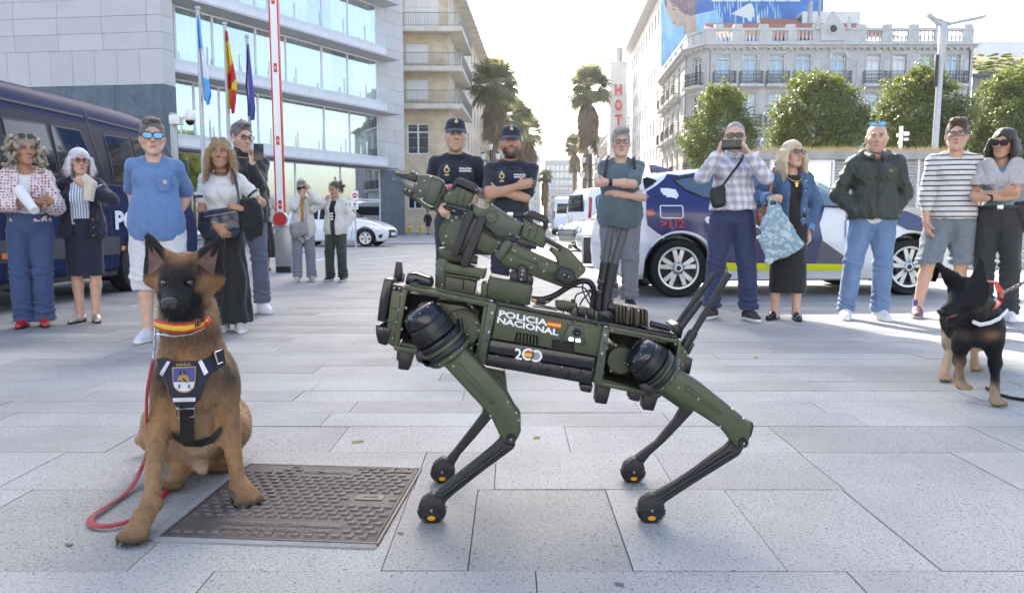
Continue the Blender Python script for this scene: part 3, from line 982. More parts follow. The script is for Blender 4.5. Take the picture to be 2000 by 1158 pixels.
kh=[(KL/2-.55,KL/2+.55,z+.02,z+(2.42 if i==0 else 2.85))for i,z in enumerate(FZ)]
holed_wall(m,fk,0,KL,0,ZC,kh,.35)
sh2=[(u-.5,u+.5,z+.02,z+2.5)for z in FZ for u in(2.0,5.0,8.0,11.0)]
holed_wall(m,fs2,0,S2,0,ZC,sh2,.35)
fr2=Fac((XR,DB),(0,1));m.quad(fr2.pt(0,0),fr2.pt(20,0),fr2.pt(20,ZC),fr2.pt(0,ZC))
m.build('wall',M_ASHLAR,cb,smooth=0)
interior(cb,fm,.3,XR-XL-.3,.1,ZC-.1,-.42,M_CURT);interior(cb,fk,.6,KL-.6,.1,ZC-.1,-.42,M_CURT);interior(cb,fs2,.3,S2-.9,.1,ZC-.1,-.8)
for h in mh:window(cb,fm,*h[:4],n=-.22,bars=1,transom=.80,fw=.085,shut=h[4]in shut and h[5]==0)
for h in kh:window(cb,fk,*h,n=-.22,bars=1,transom=.8)
for h in sh2:window(cb,fs2,*h,n=-.22,bars=1,transom=.8)
mo=MB()
def mould(fcx,ln,z0,z1,pr,a=.0):
 fcx.box(mo,-a,ln+a,z0,z1,.003,pr)
for fcx,ln in((fm,XR-XL),(fk,KL),(fs2,S2)):
 mould(fcx,ln,ZC-.95,ZC-.88,.06);mould(fcx,ln,FZ[0]-.35,FZ[0]-.22,.09);mould(fcx,ln,FZ[1]-.35,FZ[1]-.22,.09)
for h in mh:
 for u in(h[0]-.16,h[1]+.02):fm.box(mo,u,u+.14,h[2],h[3]+.1,.003,.05)
 fm.box(mo,h[0]-.22,h[1]+.22,h[3]+.12,h[3]+.24,.003,.11)
for px in(1380,1431,1481,1532,1583,1667,1717,1768,1819,1872):
 u=bx(px)-XL;fm.box(mo,u-.3,u+.3,FZ[2],ZC-.96,.004,.045)
mo.build('moulding',M_ASHL,cb,smooth=0)
cn=MB()
for fcx,ln in((fm,XR-XL),(fk,KL),(fs2,S2)):
 fcx.box(cn,-.12,ln+.12,ZC,ZC+.18,-.3,.30);fcx.box(cn,-.2,ln+.2,ZC+.185,ZC+.36,-.3,.55)
cn.build('cornice',M_ASHL,cb,smooth=0)
ck=MB()
for fcx,ln in((fm,XR-XL),(fk,KL),(fs2,S2)):
 n_=int(ln/.55)
 for i in range(n_):fcx.box(ck,i*ln/n_+.1,i*ln/n_+.3,ZC-.16,ZC-.003,.004,.28)
o=ck.build('cornice_brackets',M_ASHL,cb,smooth=0);o['kind']='stuff'
ZP0,ZP1=ZC+.37,bz(55)
pb=MB();bal=MB()
def parapet(fcx,ln,opens):
 fcx.box(pb,0,ln,ZP0,ZP0+.22,-.32,-.02);fcx.box(pb,0,ln,ZP1-.2,ZP1,-.36,.02)
 u=0
 for a,b in sorted(opens):
  fcx.box(pb,u,a,ZP0+.22,ZP1-.2,-.3,-.04);u=b
  n_=max(3,int((b-a)/.27))
  for i in range(n_):
   p=fcx.pt(a+(i+.5)*(b-a)/n_,ZP0+.22,-.17);hh_=ZP1-.2-ZP0-.22
   bal.lathe([(.075,0),(.05,.1*hh_),(.10,.35*hh_),(.045,.72*hh_),(.07,.9*hh_),(.075,hh_)],p,(0,0,1),6,caps=False)
 fcx.box(pb,u,ln,ZP0+.22,ZP1-.2,-.3,-.04)
op=[(bx(x)-XL-.65,bx(x)-XL+.65)for x in(1405,1459,1512,1560,1692,1742,1793,1845)]
parapet(fm,XR-XL,op);parapet(fk,KL,[(KL/2-.6,KL/2+.6)]);parapet(fs2,S2,[(2,3.4),(5,6.4),(8,9.4),(11,12.4)])
pb.build('parapet',M_ASHL,cb,smooth=0);o=bal.build('balusters',M_ASHL,cb);o['kind']='stuff'
for px in(1395,1431,1481,1532,1583,1667,1717,1768,1819,1870):
 u=bx(px)-XL;c=MB();fm.box(c,u-.35,u+.35,ZP1+.003,ZP1+.3,-.38,.04);c.build('parapet_block',M_ASHL,cb,smooth=0)
pd=MB();ctr=lambda px,py:P(px,py,DB-.1)
out_=[(1604,55),(1606,48),(1612,45),(1615,36),(1620,31),(1622,25),(1627,20),(1632,25),(1634,31),(1639,36),(1642,45),(1648,48),(1650,55),(1650,80),(1604,80)]
pd.prism([ctr(*q)for q in out_],(0,.5,0));pd.build('pediment',M_ASHL,cb,smooth=0)
ro=MB();c_=P(1627,57,DB-.13);ro.lathe([(.30,0),(.42,0),(.42,.1),(.30,.1)],c_,(0,-1,0),20,caps=False);wo=ro.build('window',M_ASHL,cb)
ro=MB();ro.cyl(c_,c_+Vector((0,-.03,0)),.30,n=20);ro.build('pane',M_DARKIN,wo)
for x in(1597,1658):
 f_=MB();p=P(x,58,DB-.1);f_.lathe([(.25,0),(.12,.2),(.2,.5),(.08,.8),(.12,.95),(0,1.15)],p,(0,0,1),10);f_.build('finial',M_ASHL,cb)
ah=MB()
for i in range(10):
 t0,t1=PI*i/10,PI*(i+1)/10
 f0=lambda t,r:fm.pt(am+r*math.cos(t),FZ[0]+2.1+r*math.sin(t),.004)
 ah.prism([f0(t0,.66),f0(t1,.66),f0(t1,.9),f0(t0,.9)],(0,-.10,0))
ah.build('window_arch',M_ASHL,cb,smooth=0)
M_BALC=pm('wrought_iron',(.025,.026,.03),.5,.3)
def balcony(fcx,u0,u1,z,pr=.62):
 b=MB();fcx.box(b,u0-.06,u1+.06,z-.24,z-.01,.004,pr+.08)
 bo=b.build('balcony',M_ASHL,cb,smooth=0)
 r=MB()
 for zz_ in(z+.08,z+.98):
  fcx.box(r,u0,u1,zz_,zz_+.045,pr-.04,pr)
  for u in(u0,u1-.04):fcx.box(r,u,u+.04,zz_,zz_+.045,.004,pr-.04)
 n_=int((u1-u0)/.13)
 for i in range(n_+1):
  u=u0+.02+i*(u1-u0-.04)/n_
  fcx.box(r,u-.012,u+.012,z-.01,z+.98,pr-.03,pr-.01)
  if i<n_:
   for zc_,rr_ in((z+.74,.055),(z+.40,.05),(z+.2,.045)):
    r.lathe([(rr_-.018,-.01),(rr_,-.01),(rr_,.01),(rr_-.018,.01)],fcx.pt(u+.065,zc_,pr-.02),fcx.n,6,caps=False)
 for u in(u0+.01,u1-.03):
  for i in range(4):fcx.box(r,u,u+.02,z-.01,z+.98,.05+i*.14,.07+i*.14)
 r.build('railing',M_BALC,bo,smooth=0)
for x in wx+[1625]:
 for z in FZ:balcony(fm,bx(x)-XL-.92,bx(x)-XL+.92,z)
for z in FZ:
 balcony(fk,KL/2-.9,KL/2+.9,z)
 for u in(2,5,8,11):balcony(fs2,u-.9,u+.9,z)
dp=MB();p=P(1379,433,DB-.06);dp.cyl((p.x,p.y,0),(p.x,p.y,ZC),.055,n=8);dp.build('drainpipe',M_GREYRAIL,cb)
dp=MB();p=P(1876,433,DB-.06);dp.cyl((p.x,p.y,0),(p.x,p.y,ZC),.06,n=8);dp.build('drainpipe',M_IRONRAIL,cb)
p=P(1334,433,67.1);dp=MB();dp.cyl((p.x-.05,p.y,0),(p.x-.05,p.y,ZC),.055,n=8);dp.build('drainpipe',M_GREYRAIL,cb)
def tile_roof(name,parent,a,b,c,d,mt,rows_=14,colsn=90):
 0
 a,b,c,d=map(Vector,(a,b,c,d))
 nn=(b-a).cross(d-a).normalized()
 if nn.z<0:nn=-nn
 m=MB();n_=colsn*4
 m.sheet(lambda u,v:a.lerp(b,u).lerp(d.lerp(c,u),v)+nn*(.06*abs(math.sin(u*colsn*PI))+.04*((v*rows_)%1)),n_,rows_*2)
 return m.build(name,mt,parent)
zt=ZP1-.5
tile_roof('roof',cb,(XL,DB+1.2,zt),(XR-5.5,DB+1.2,zt),(XR-6,DB+9,P(0,47,DB+9).z),(XL+2,DB+9,P(0,47,DB+9).z),M_TILE)
rx0,rx1=bx(1532),bx(1600)
tile_roof('roof',cb,(rx0-.5,DB+4,bz(58)),(rx1+1,DB+4,bz(58)),(rx1+1,DB+9.5,P(0,40,DB+9.5).z),(rx0+.3,DB+9.5,P(0,36,DB+9.5).z),M_TILE,8,22)
for(a,b,y0,y1)in((1578,1586,5,55),(1598,1602,0,55)):
 c=MB();p0,p1=P(a,y1,DB+10.5),P(b,y0,DB+10.5);c.box(((p0.x+p1.x)/2,DB+10.5,(p0.z+p1.z)/2),(p1.x-p0.x,.5,p1.z-p0.z));c.build('chimney',M_GREYW,cb,smooth=0)
block('apartment_building','plain white block showing above the stone building\'s tiled roof',bx(1552)*80/65,80,6.0,10,P(1000,28,80).z,M_WHITEW,wc=4,ww=1.2)
oh=empty('old_house',(47,68,0),'run-down low house with a mossy overgrown tiled roof at the right edge','building')
M_MOSS=pm('mossy_tile',(.30,.22,.13),.95,var=.4,vscale=1.2,col2=(.22,.24,.06),detail=6)
M_OLDW=pm('stained_render',(.44,.42,.40),.9,var=.5,vscale=.5,detail=6,col2=(.12,.11,.105),stretch=(1,1,.4))
ox0,ox1=P(1883,433,68).x,P(2150,433,68).x
oz=P(1000,150,68).z
fo=Fac((ox0,68),(1,0))
holes=[(2.0+i*2.6,3.4+i*2.6,oz-2.2,oz-.5)for i in range(4)]
m=MB();holed_wall(m,fo,0,ox1-ox0,0,oz,holes,.2);m.build('wall',M_OLDW,oh,smooth=0)
for h in holes:window(oh,fo,*h,n=-.1,bars=2,pane=M_OLDW,frame=M_GREYW)
m=MB();fo.box(m,-.3,ox1-ox0,oz,oz+.18,-.4,.55);m.build('eave',M_IRONRAIL,oh,smooth=0)
tile_roof('roof',oh,(ox0-.3,67.4,oz+.2),(ox1,67.4,oz+.2),(ox1,74,P(1000,113,74).z),(ox0+.2,74,P(1000,113,74).z),M_MOSS,14,50)
m=MB();fo.box(m,0,ox1-ox0,oz-4.0,oz-3.85,.003,.12);m.build('string_course',M_GREYW,oh,smooth=0)
M_MOSSG=pm('moss_clump',(.16,.19,.03),.95,var=.4,vscale=6)
mg=MB();rr=random.Random(5)
for i in range(260):
 u=rr.uniform(.3,ox1-ox0-.5);v=rr.random()**2
 p=Vector((ox0+u,67.5+v*6,oz+.28+v*(P(1000,113,74).z-oz)))
 s=rr.uniform(.05,.22)*(2.2 if rr.random()<.06 else 1);mg.ball(p,(s*1.5,s,s*.55),7,5)
o=mg.build('moss_clumps',M_MOSSG,oh);o['kind']='stuff'
block('apartment_building','distant glass fronted building faint above the mossy roof',P(1893,433,130).x,130,9.5,12,P(1000,84,130).z,M_WHITEW,wc=1.6,ww=1.3,wh=2.2)
for x_,w_,h_,lab_ in((-34,30,21,'pale sunlit apartment block across the square, mirrored in the van windows'),(-2,34,24,'long cream apartment block across the square, mirrored in the city hall glass')):
 b_=empty('apartment_building',(x_+w_/2,-42,0),lab_,'building')
 fb=Fac((x_+w_,-42),(-1,0));hb_=[(2+c*3.4,3.4+c*3.4,1.5+f*3.2,3.5+f*3.2)for c in range(int((w_-3)/3.4))for f in range(int(h_/3.2)-1)]
 m=MB();holed_wall(m,fb,0,w_,0,h_,hb_,.3);m.box((x_+w_/2,-46.5,h_-.1),(w_,8.8,.2));m.build('wall',M_WHITEW,b_,smooth=0);interior(b_,fb,.2,w_-.2,.1,h_-.3,-.6)
 m=MB();m.box((x_+w_/2,-46,h_+.6),(w_+.6,9,1.1));m.build('roof',M_TILE,b_,smooth=0)
M_POLE=pm('galvanised_pole',(.42,.43,.44),.45,.3,var=.06)
M_WHITEP=pm('white_paint',(.76,.76,.76),.4)
M_REDP=pm('red_paint',(.52,.02,.025),.4)
M_CAB=pm('cabinet_grey',(.36,.36,.36),.35,.5,var=.08)
M_BLACKP=pm('black_plastic',(.012,.013,.016),.42)
M_YELP=pm('yellow_paint',(.75,.42,.02),.5)
DBR=13.4
b0=P(554,532,DBR);b0.z=0
br=empty('barrier_gate',b0,'raised car park barrier with red edged white arm and round red disc','barrier')
m=MB();a,c=P(538,440,DBR),P(570,440,DBR);m.box((b0.x,DBR+.15,a.z/2),(c.x-a.x,.3,a.z));m.build('cabinet',M_CAB,br,bevel=.01)
m=MB();m.box((b0.x,DBR-.004,.06),(c.x-a.x-.03,.01,.1));m.build('cabinet_foot',M_BLACKP,br)
t=P(548,428,DBR-.06);q0,q1=P(548,430,DBR+.02),P(528,-150,DBR+.02)
dirb=(q1-q0).normalized();lat=Vector((dirb.z,0,-dirb.x))
m=MB();m.frame_box(q0-lat*.058,dirb*6.1,lat*.116,Vector((0,.06,0)));m.build('arm',M_WHITEP,br,smooth=0)
m=MB();m.frame_box(q0-lat*.084,dirb*6.1,lat*.023,Vector((0,.065,0)));m.build('red_edge',M_REDP,br,smooth=0)
m=MB();m.frame_box(q0+lat*.060,dirb*6.1,lat*.020,Vector((0,.065,0)));m.build('red_edge',M_REDP,br,smooth=0)
for py in(400,275,133,0):
 p=P(548-(430-py)*20/580,py,DBR+.02)
 m=MB();m.frame_box(p-lat*.028-dirb*.075,dirb*.15,lat*.056,Vector((0,-.006,0)));r_=m.build('reflector',M_REDP,br,smooth=0)
 m=MB();m.frame_box(p-lat*.008-dirb*.02,dirb*.04,lat*.016,Vector((0,-.009,0)));m.build('reflector_mark',M_WHITEP,r_,smooth=0)
m=MB();m.lathe([(0,.05),(.112,.05),(.118,.03),(.118,-.02),(0,-.02)],t,(0,-1,0),28);d_=m.build('disc',M_REDP,br)
m=MB();m.lathe([(.118,.052),(.130,.045),(.130,-.025),(.118,-.025)],t,(0,-1,0),28,caps=False);m.build('disc_rim',M_CAB,d_)
def flag_mat(name,stops,wave=.0,base=None):
 m=bpy.data.materials.new(name);m.use_nodes=True;nt=m.node_tree;L=nt.links.new;b=nt.nodes['Principled BSDF']
 a=nd(nt,'ShaderNodeVertexColor',layer_name='Col');L(a.outputs[0],b.inputs['Base Color']);b.inputs['Roughness'].default_value=.8
 return m
M_FLAG=flag_mat('flag_cloth',None)
def hang_flag(pole,pxs,D,fcol):
 0
 nu,nv=26,44
 vs=[];cols=[]
 rows_=pxs
 for j in range(nv+1):
  t=j/nv*(len(rows_)-1);k=min(int(t),len(rows_)-2);f=t-k
  y=rows_[k][0]*(1-f)+rows_[k+1][0]*f;x0=rows_[k][1]*(1-f)+rows_[k+1][1]*f;x1=rows_[k][2]*(1-f)+rows_[k+1][2]*f
  for i in range(nu+1):
   u=i/nu
   p=P(x0+(x1-x0)*u,y+5*math.sin(u*5+j*.1)*(1 if j==nv else .2),D)
   p.y+=.10*math.sin(u*13+j*.06)+.05*math.sin(u*29+j*.15)
   vs.append(tuple(p));cols.append(fcol(u,j/nv))
 q=np.array([[j*(nu+1)+i,j*(nu+1)+i+1,(j+1)*(nu+1)+i+1,(j+1)*(nu+1)+i]for j in range(nv)for i in range(nu)])
 return np_obj('flag',np.array(vs),q,M_FLAG,None,np.array(cols))
WH,BL,RD,YE,PU=(.66,.68,.72),(.08,.35,.70),(.48,.012,.02),(.68,.45,.015),(.075,.065,.30)
def poly_col(rows_,u,v):return rows_(u,v)
poles=[(386,20,26.0,[(33,388,390),(75,388,394),(130,389,402),(160,391,406),(185,394,411),(201,403,407)],lambda u,v:BL if(v<.28 and u<.9)or(v>.55 and u>.62-(v-.55)*.3)or v>.92 else WH,'blue and white flag hanging limp from the leftmost flagpole'),(439,50,28.0,[(62,442,444),(95,442,449),(135,442,456),(165,444,460),(195,445,459),(218,452,456)],lambda u,v:RD if(v<.12)or(.43<v+.2*u-.1<.63)or(v>.66 and u>.45+(.9-v)*.5)else YE,'red and yellow flag hanging limp from the middle flagpole'),(482,75,30.0,[(88,484,486),(120,482,489),(170,477,493),(180,480,494),(212,484,497),(231,485,496)],lambda u,v:PU,'deep violet blue flag hanging limp from the rightmost flagpole')]
for px,py,D,rw,fcn,lab in poles:
 p=P(px,py,D);p0=P(px+10,433,D);p0.z=0
 px0=p.x
 fp_=empty('flagpole',(px0,D,0),'tall slim steel flagpole %s'%{386:'carrying the blue and white flag',439:'carrying the red and yellow flag',482:'carrying the violet blue flag'}[px],'flagpole','flagpoles before the city hall')
 m=MB();m.cyl((px0,D,0),(px0,D,p.z),.085,.06,12);m.build('pole',M_POLE,fp_)
 m=MB();m.lathe([(.06,0),(.09,.02),(.09,.10),(0,.13)],p,(0,0,1),12);m.build('pole_cap',M_POLE,fp_)
 m=MB();m.cyl((px0,D,0),(px0,D,.04),.2,n=12);m.build('base_plate',M_POLE,fp_)
 fl_=hang_flag(None,rw,D-.05,fcn);tag(fl_,lab,'flag','flags on the city hall flagpoles')
cx=P(346,240,12.2)
cc=empty('cctv_camera',(cx.x,12.2,0),'white dome surveillance camera on an arm above the dark police van','camera')
m=MB();p=P(338,235,12.2);m.cyl((p.x-.04,12.3,0),(p.x-.04,12.3,p.z+.12),.05,n=10);m.build('mast',M_POLE,cc)
m=MB();m.box((p.x+.05,12.2,p.z),(.17,.16,.14));m.build('bracket',M_WHITEP,cc,bevel=.01)
q=P(371,228,12.2);m=MB();m.cyl((p.x+.12,12.2,p.z+.02),(q.x,12.2,q.z+.06),.025,n=8);m.build('arm',M_WHITEP,cc)
m=MB();m.lathe([(0,.08),(.06,.08),(.085,.05),(.09,-.06),(.075,-.08)],q+Vector((0,0,.02)),(0,0,1),18,caps=False);m.build('housing',M_WHITEP,cc)
m=MB();m.ball(q+Vector((0,0,-.07)),.07,16,10);m.build('dome',pm('smoked_dome',(.01,.01,.012),.08),cc)
DS=25.5
s0=P(693,390,DS)
sg=empty('road_sign',(s0.x,DS,0),'small white board with a red no entry disc behind the woman in a cream jacket','sign')
m=MB();m.cyl((s0.x,DS+.03,0),(s0.x,DS+.03,s0.z+.3),.03,n=8);m.build('post',M_POLE,sg)
a,b=P(686.5,391,DS),P(699.5,373,DS)
m=MB();m.frame_box(Vector((a.x,DS,a.z)),(b.x-a.x,0,0),(0,0,b.z-a.z),(0,-.01,0));m.build('board',M_WHITEP,sg,smooth=0)
m=MB();c_=Vector(((a.x+b.x)/2,DS-.012,(a.z+b.z)/2));m.cyl(c_,c_+Vector((0,-.006,0)),.085,n=20);dd=m.build('red_disc',M_REDP,sg)
m=MB();m.box(c_+Vector((0,-.009,0)),(.11,.004,.03));m.build('white_bar',M_WHITEP,dd,smooth=0)
a,b=P(686.5,409,DS),P(699.5,393,DS)
m=MB();m.frame_box(Vector((a.x,DS,a.z)),(b.x-a.x,0,0),(0,0,b.z-a.z),(0,-.01,0));pl=m.build('text_board',M_WHITEP,sg,smooth=0)
m=MB();c_=Vector(((a.x+b.x)/2,DS-.011,(a.z+b.z)/2+.03))
m.cyl(c_,c_+Vector((0,-.004,0)),.055,n=14)
for k in range(3):m.box(c_+Vector((0,-.002,-.085-k*.025)),(.14,.004,.01))
m.build('printed_rows',pm('print_grey',(.25,.25,.26),.6),pl,smooth=0)
DL=30.0
l0,l1=P(1836,300,DL),P(1843,42,DL)
xx=l1.x
lp=empty('street_lamp',(xx-.1,DL,0),'tall grey twin armed street lamp in front of the stone building','street lamp')
m=MB();zj=P(1000,130,DL).z
m.cyl((xx-.12,DL,0),(xx-.03,DL,zj),.13,.11,12);m.build('pole',M_POLE,lp)
m=MB();w0,w1=.10,.15
m.prism([(xx-.03-w0,DL-.1,zj-.02),(xx-.03+w0,DL-.1,zj-.02),(xx+w1,DL-.1,l1.z),(xx-w1,DL-.1,l1.z)],(0,.2,0));m.build('head',M_POLE,lp,bevel=.02)
for(px,py,tag_)in((1812,31,-1),(1922,36,1)):
 e=P(px,py,DL)
 m=MB();m.frame_box(Vector((xx+tag_*.16,DL-.16,l1.z-.16)),Vector((e.x-xx-tag_*.16,0,e.z-l1.z+.16)),(0,.3,0),(0,0,.10));ar=m.build('arm',M_POLE,lp,bevel=.02)
 m=MB();d=Vector((e.x-xx,0,e.z-l1.z)).normalized();m.frame_box(e-d*.9+Vector((0,-.13,-.03)),d*.85,(0,.24,0),(0,0,.025));m.build('lamp_panel',M_WHITEP,ar,smooth=0)
m=MB();bx0=P(1833,140,DL);m.box((xx-.25,DL-.12,P(0,140,DL).z),(.11,.1,1.2));m.build('sensor_box',M_BLACKP,lp,bevel=.01)
DW=24.0
w0=P(1758,300,DW)
wp=empty('sensor_post',(w0.x,DW,0),'slim white post with small cameras in front of the round trees','post')
m=MB();m.cyl((w0.x,DW,0),(w0.x,DW,P(0,247,DW).z),.06,n=8);m.build('pole',M_WHITEP,wp)
for(dx,py,s_)in((-.1,265,.12),(.12,262,.15),(-.06,280,.1),(.13,273,.1)):
 m=MB();m.box((w0.x+dx,DW-.08,P(0,py,DW).z),(s_,.12,s_*.8));m.build('camera',M_WHITEP,wp,bevel=.01)
for i,(px,lab)in enumerate(((800,'yellow bollard beside the dark stone pier'),(822,'yellow bollard nearer the policemen\'s backs'))):
 p=P(px,447,58)
 yb=empty('bollard',(p.x,58,0),lab,'bollard','yellow bollards by the apartment block')
 m=MB();m.cyl((p.x,58,0),(p.x,58,.74),.14,n=12);m.build('post',M_YELP,yb)
 m=MB();m.cyl((p.x,58,.5),(p.x,58,.6),.145,n=12);m.build('band',M_WHITEP,yb)
gp=P(1113,485,25.6)
g_=empty('bollard',(gp.x,25.6,0),'square grey metal post beside the white van','bollard')
m=MB();m.box((gp.x,25.6,.56),(.15,.15,1.12));m.build('post',M_CAB,g_,bevel=.01)
m=MB();m.box((gp.x+.01,25.52,1.05),(.06,.01,.05));m.build('plate',M_WHITEP,g_,smooth=0)
k0,k1=P(1139,520,15.2),P(1172,468,15.2)
kb_=empty('signal_box',((k0.x+k1.x)/2,15.2,0),'dark box on posts with a pale metal edge behind the robot','box')
m=MB();m.box(((k0.x+k1.x)/2+.1,15.4,(k0.z+k1.z)/2+.05),(k1.x-k0.x+.2,.4,k1.z-k0.z));m.build('panel',M_BLACKP,kb_,bevel=.01)
m=MB();m.box((k0.x-.02,15.2,k1.z/2+.04),(.04,.05,k1.z+.04));m.build('post',M_POLE,kb_)
m=MB();m.box(((k0.x+k1.x)/2+.1,15.2,k1.z+.075),(k1.x-k0.x+.24,.05,.03));m.build('edge',M_POLE,kb_)
m=MB();m.box((k1.x+.15,15.4,.3),(.05,.05,.6));m.build('post',M_POLE,kb_)
DK=19.0
x0,x1=P(1480,433,DK).x,P(1868,433,DK).x
zk=P(1000,312,DK).z
kk=empty('ramp_pavilion',(x0+2,DK,0),'low white louvred pavilion with dry grass on its flat roof','pavilion')
M_CONC=pm('concrete_band',(.33,.32,.31),.8,var=.15,vscale=3)
m=MB();m.box(((x0+x1)/2,DK+1.5,zk+.10),(x1-x0+.1,3.2,.20));m.build('roof_slab',M_CONC,kk,bevel=.01)
m=MB();m.box(((x0+x1)/2,DK+1.6,zk/2),(x1-x0-.2,2.6,zk));m.build('core_wall',pm('pale_wall',(.6,.6,.6),.8),kk,smooth=0)
fk_=Fac((0,DK),(1,0))
M_LOUV=pm('louvre_white',(.70,.69,.70),.45)
u0,u1=P(1626,433,DK).x,x1
nl=30
for s0_ in range(3):
 a,b=u0+s0_*(u1-u0)/3+.03,u0+(s0_+1)*(u1-u0)/3-.03
 for i in range(nl):
  z=.08+i*(zk-.1)/nl
  m=MB();m.frame_box(Vector((a,DK+.02,z)),Vector((b-a,0,0)),Vector((0,.10,.055)),Vector((0,-.006,.01)));m.build('slat',M_LOUV,kk,smooth=0)
 m=MB();m.box((b+.03,DK+.02,zk/2),(.05,.14,zk-.01));m.build('mullion',M_LOUV,kk,smooth=0)
a,b=P(1500,433,DK).x,P(1626,433,DK).x
for i in range(2):
 p,q=a+(b-a)*i/2,a+(b-a)*(i+1)/2
 w=window(kk,fk_,p,q-.02,.05,zk-.01,n=.06,frame=M_LOUV,bars=0,pane=GL_FACADE,fw=.06)
m=MB();g=random.Random(9)
for i in range(2600):
 x=g.uniform(x0,x1);y=DK-.08+abs(g.gauss(0,.5));h=g.uniform(.05,.17);l=g.uniform(-.08,.08)
 m.add([(x-.008,y,zk+.19),(x+.008,y,zk+.19),(x+l,y+g.uniform(-.05,.05),zk+.2+h)],[(0,1,2)])
o=m.build('dry_grass',pm('dry_grass',(.42,.33,.17),.9,var=.3,vscale=3),kk,smooth=0);o['kind']='stuff'
ss=empty('stone_steps',(9.3,13.5,0),'wide flight of pale stone steps behind the couple on the right','steps')
M_STEP=granite_mat('step_stone',(.48,.46,.42),(.3,.29,.27),(.52,.5,.47),40,120,.7,.05)
for i in range(7):
 m=MB();m.box((11.6,14.5+i*.34,.085+i*.17),(8.4,.345,.166));m.build('step',M_STEP,ss,bevel=.008)
 if i:
  m=MB();m.box((11.62,14.52+i*.34,i*.085-.01),(8.38,.30,max(.02,i*.17-.03)));m.build('riser_core',M_STEP,ss,smooth=0)
def leaf_mat(name,c1,c2,tr=.35):
 m=bpy.data.materials.new(name);m.use_nodes=True;nt=m.node_tree;L=nt.links.new
 b=nt.nodes['Principled BSDF'];out=nt.nodes['Material Output']
 a=nd(nt,'ShaderNodeVertexColor',layer_name='Col')
 mx=nd(nt,'ShaderNodeMix',data_type='RGBA');L(a.outputs[0],mx.inputs[0]);mx.inputs[6].default_value=(*c1,1);mx.inputs[7].default_value=(*c2,1)
 L(mx.outputs[2],b.inputs['Base Color']);b.inputs['Roughness'].default_value=.5
 t=nd(nt,'ShaderNodeBsdfTranslucent');L(mx.outputs[2],t.inputs[0])
 ms=nd(nt,'ShaderNodeMixShader');ms.inputs[0].default_value=tr
 L(b.outputs[0],ms.inputs[1]);L(t.outputs[0],ms.inputs[2]);L(ms.outputs[0],out.inputs[0])
 MATS[name]=m;return m
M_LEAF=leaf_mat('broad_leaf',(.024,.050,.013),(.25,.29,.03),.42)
M_BARK=pm('bark',(.10,.075,.055),.9,var=.3,vscale=12,bump=.6,bscale=30,stretch=(1,1,.3))
def leaf_cloud(name,parent,pts,nrm,size,cols,mat,rs,asp=.62):
 n=len(pts)
 d=rs.normal(size=(n,3));d/=np.linalg.norm(d,axis=1,keepdims=True)
 nn=nrm+.8*rs.normal(size=(n,3));nn/=np.linalg.norm(nn,axis=1,keepdims=True)
 u=np.cross(nn,d);u/=np.linalg.norm(u,axis=1,keepdims=True)+1e-9
 w=np.cross(nn,u)
 s=size[:,None]
 v=np.stack([pts-u*s*.5,pts+w*s*asp*.5+nn*s*.08,pts+u*s*.5,pts-w*s*asp*.5+nn*s*.08],1).reshape(-1,3)
 q=np.arange(4*n).reshape(-1,4)
 c=np.repeat(cols,4)[:,None]*np.ones((1,3))
 return np_obj(name,v,q,mat,parent,c,smooth=False)
